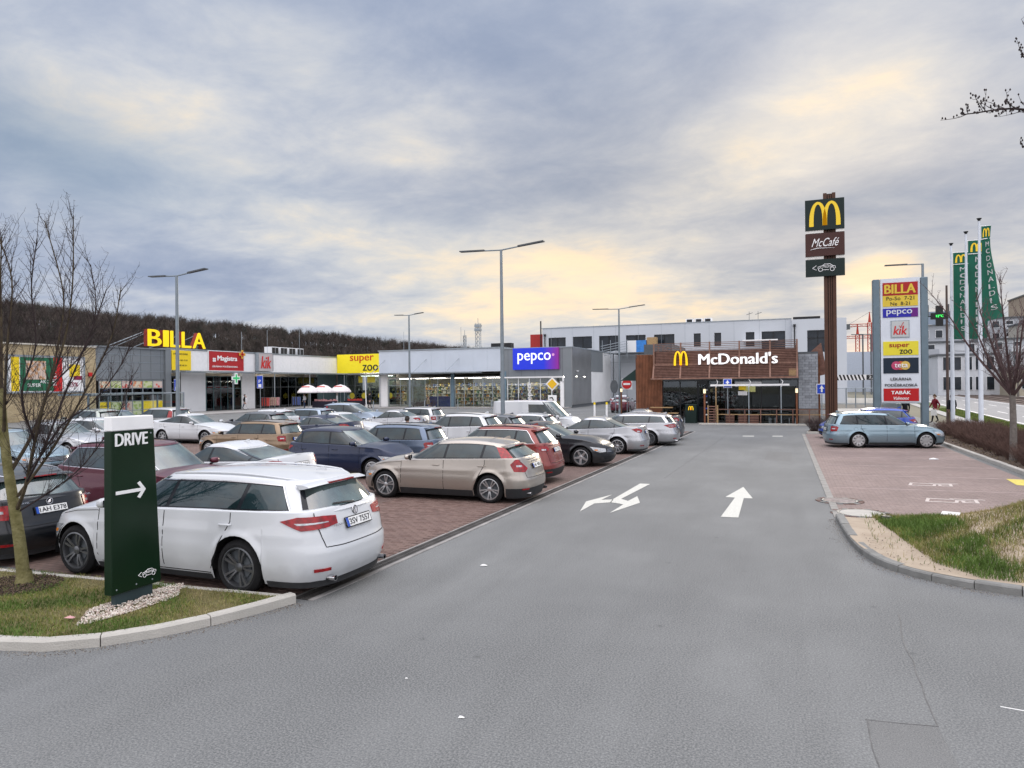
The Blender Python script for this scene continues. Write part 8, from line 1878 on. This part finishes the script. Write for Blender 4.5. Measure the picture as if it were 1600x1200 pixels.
# ------------------------------------------------------------------ people
def person(x, y, deg, tx, top, legs, hair, skin=None, pose='stand', s=1., coat=False, bag=None, z=0.):
    """one continuous figure grown round a skeleton, hair as a child"""
    J = {}; sw = {'stand': (.04, -.04), 'walk': (.26, -.24)}[pose]
    # x forward, y left, heights in metres for a 1.75 m figure
    V = [('pel', 0, 0, .96, .135), ('wst', 0, 0, 1.12, .125), ('chs', .01, 0, 1.32, .150), ('nb', .0, 0, 1.47, .075), ('nk', .015, 0, 1.53, .055), ('hd', .03, 0, 1.63, .088), ('ht', .02, 0, 1.70, .072)]
    E_ = [('pel', 'wst'), ('wst', 'chs'), ('chs', 'nb'), ('nb', 'nk'), ('nk', 'hd'), ('hd', 'ht')]
    for sg, n_, st_ in ((1, 'L', sw[0]), (-1, 'R', sw[1])):
        lift = .06 if (pose == 'walk' and st_ < 0) else 0
        V += [('hip'+n_, 0, sg*.09, .90, .095), ('kn'+n_, st_*.55+.03, sg*.10, .50, .062), ('an'+n_, st_, sg*.10, .09+lift, .042), ('toe'+n_, st_+.16, sg*.115, .04+lift*.4, .036)]
        E_ += [('pel', 'hip'+n_), ('hip'+n_, 'kn'+n_), ('kn'+n_, 'an'+n_), ('an'+n_, 'toe'+n_)]
        V += [('sh'+n_, 0, sg*.185, 1.41, .062), ('el'+n_, -st_*.5-.02, sg*.235, 1.13, .046), ('wr'+n_, -st_*.7+.10, sg*.225, .90, .032), ('ha'+n_, -st_*.7+.13, sg*.22, .82, .036), ('fi'+n_, -st_*.7+.15, sg*.215, .765, .020), ('th'+n_, -st_*.7+.17, sg*.195, .82, .012)]
        E_ += [('chs', 'sh'+n_), ('sh'+n_, 'el'+n_), ('el'+n_, 'wr'+n_), ('wr'+n_, 'ha'+n_), ('ha'+n_, 'fi'+n_), ('ha'+n_, 'th'+n_)]
    idx = {v[0]: i for i, v in enumerate(V)}
    me = bpy.data.meshes.new('skeleton'); me.from_pydata([(v[1], v[2], v[3]) for v in V], [(idx[a], idx[c]) for a, c in E_], []); o = bpy.data.objects.new('skeleton', me); col.objects.link(o)
    md = o.modifiers.new('skin', 'SKIN'); 
    for i, v in enumerate(V):
        k_ = 1.12 if (coat and v[0] in ('pel', 'wst', 'chs', 'shL', 'shR', 'hipL', 'hipR')) else 1.; sv = me.skin_vertices[0].data[i]; sv.radius = (v[4]*k_, v[4]*k_*(.78 if v[0] in ('wst', 'pel', 'chs') else 1)); sv.use_root = (i == 0)
    md2 = o.modifiers.new('sub', 'SUBSURF'); md2.levels = 2; md2.render_levels = 2
    bpy.context.view_layer.update(); dg = bpy.context.evaluated_depsgraph_get(); m2 = bpy.data.meshes.new_from_object(o.evaluated_get(dg)); bpy.data.objects.remove(o); m2.name = 'person'
    SK = skin or mat('skin', (.48, .30, .22), .55, var=.05)
    m2.materials.clear()
    for q in (top, legs, SK, M['black']): m2.materials.append(q)
    for p in m2.polygons:
        c = p.center; a_ = abs(c.y)
        if c.z > 1.50: k = 2
        elif a_ > .15 and c.z < .885 and c.z > .7: k = 2
        elif c.z < .10: k = 3
        elif c.z > (.72 if coat else .97) : k = 0
        else: k = 1
        p.material_index = k; p.use_smooth = True
    r_ = tag(link('person', m2, None, (x, y, z)), tx, 'person'); r_.rotation_euler = (0, 0, R(deg)); r_.scale = (s, s, s)
    b = MB(); n1, n2 = 12, 8; V2 = []
    for i in range(n2+1):
        ph = math.pi/2-math.pi*.62*i/n2
        for k in range(n1): t = 2*math.pi*k/n1; V2.append((.012+.108*math.cos(ph)*math.cos(t)-.012, .100*math.cos(ph)*math.sin(t), 1.665+.105*math.sin(ph)-(.03 if math.cos(t) < -.2 else -.02)))
    b.add(V2, [(i*n1+k, i*n1+(k+1) % n1, (i+1)*n1+(k+1) % n1, (i+1)*n1+k) for i in range(n2) for k in range(n1)]); me_ = b.mesh('hair'); me_.materials.append(hair); smooth(me_, 60); link('hair', me_, r_)
    b = MB(); b.tube([(.115, 0, 1.655), (.140, 0, 1.625), (.118, 0, 1.615)], [.008, .013, .008], 5); me_ = b.mesh('nose'); me_.materials.append(SK); link('nose', me_, r_)
    return r_
BL = mat('cloth_black', (.012, .013, .018), .85, var=.2); DJ = mat('cloth_denim', (.03, .05, .11), .85, var=.2); WR = mat('cloth_wine', (.16, .012, .022), .85, var=.15); KH = mat('cloth_khaki', (.16, .13, .09), .85, var=.15); WH = mat('cloth_pale', (.62, .62, .64), .85, var=.05); HB = mat('hair_dark', (.02, .015, .012), .7, var=.2); HG = mat('hair_brown', (.09, .055, .03), .7, var=.2); HW = mat('hair_white', (.5, .48, .45), .7)
person(8.85, 51.6, 200, 'person in a wine red jacket walking with a white bag beyond the totem', WR, BL, HG, pose='walk', s=1.03, coat=True); person(9.55, 50.4, 100, 'person in a black jacket and khaki trousers left of the flagpoles', BL, KH, HB, s=1.02, coat=True)
b = MB(); b.prism([(-.17, 0), (.17, 0), (.15, .38), (-.15, .38)], (8.72, 51.25, .48), EX, EZ, -.10); b.tube([(8.62, 51.3, .86), (8.72, 51.3, 1.0), (8.82, 51.3, .86)], .008, 4); single('shopping_bag', b, WP, 'white shopping bag carried by the person in wine red', 'bag', (8.72, 51.3, .48))
person(6.6, 47.6, 90, 'person with dark hair behind the bright blue car, head only visible', BL, BL, HB, s=1.0, coat=True)
person(-59.0, 65.2, 40, 'person in black walking past the pharmacy wall', BL, DJ, HB, pose='walk', s=1.02, coat=True, z=.12); person(-57.3, 63.6, 200, 'person in a pale coat looking at the clothes racks', WH, WH, HW, s=.95, z=.12, coat=True)
person(-53.9, 69.6, 250, 'person in blue jeans standing under the left parasol', WH, DJ, HG, s=1.0, z=.12); person(-45.2, 70.2, 60, 'person in black in front of the pet shop', BL, BL, HB, pose='walk', s=1.05, coat=True, z=.12); person(-12.95, 22.6, 100, 'person in black jacket among the cars, seen from behind', BL, BL, HB, s=.92, coat=True)
person(-31.0, 58.0, 60, 'person with bare head beyond the white off-roader', KH, DJ, HG, s=.98)
# small things in front of the shops
for k, (x, y, tx) in enumerate(((-36.5, 67.5, 'slim steel bollard, left one before the front wing'), (-33.0, 68.5, 'slim steel bollard, middle one before the front wing'), (-42.0, 66, 'slim steel bollard by the white wall of the front wing'), (-29.5, 69.5, 'slim steel bollard, right one before the front wing'))):
    b = MB(); b.tube([(x, y, 0), (x, y, 1.1)], .05, 8); single('steel_bollard', b, M['galv'], tx, 'bollard', (x, y, 0), 'slim steel bollards before the front wing')
b = MB(); b.box(-50.0, -49.6, 55.7, 55.8, 3.25, 3.6); b.box(-50.3, -49.3, 55.7, 55.8, 3.3, 3.55)
pc = thing('hanging_cross_sign', (-58.2, 60.6, 3.0), 'white and green pharmacy cross hanging at the canopy edge', 'sign')
MB().box(-57.95, -57.85, 62.0, 63.3, 3.55, 3.98).build('cross_arm', M['white'], pc); MB().box(-57.96, -57.84, 62.42, 62.88, 3.1, 4.35).build('cross_stem', M['white'], pc); MB().box(-57.84, -57.82, 62.15, 63.15, 3.66, 3.87).box(-57.835, -57.815, 62.55, 62.75, 3.25, 4.2).build('green_cross', mat('cross_green', (.03, .28, .10), .4, var=0, emit=(.05, .6, .2), estr=.4), pc)

# downpipes, gutters and cladding seams on the shop wings
for x, y, z1, tx in ((-59.9, 55.35, 6.6, 'a'), (-59.9, 85.0, 4.5, 'b')):
    pass
for k in range(6):
    y = 48.3+k*1.2; MB().box(-60.0, -59.985, y, y+.02, 3.64, 6.66).build('cladding_seam', M['grey_dark'], BILL)
for k in range(5):
    x = -30.1+k*1.65; MB().box(x, x+.02, 75.995, 76.01, 3.66, 6.8).build('cladding_seam', M['grey_dark'], FRN)
for x in (-47.35, -31.0): b = MB(); b.tube([(x, 75.9, .1), (x, 75.9, 4.1)], .05, 6); b.build('downpipe', M['galv'], FRN)
for k in range(11):
    x = -31.0+k*3.1; MB().box(x, x+.025, 94.985, 95.001, 0, 10.55).build('render_joint', M['galv'], WB)
MB().box(-32.3, .7, 94.98, 95.0, 5.55, 5.60).build('render_joint', M['galv'], WB)
for k, (x, tx) in enumerate(((-29.5, 'left'), (-12.0, 'right'))): MB().box(x, x+.5, 94.9, 94.98, 5.8, 6.1).build('wall_vent', M['grey_dark'], WB)
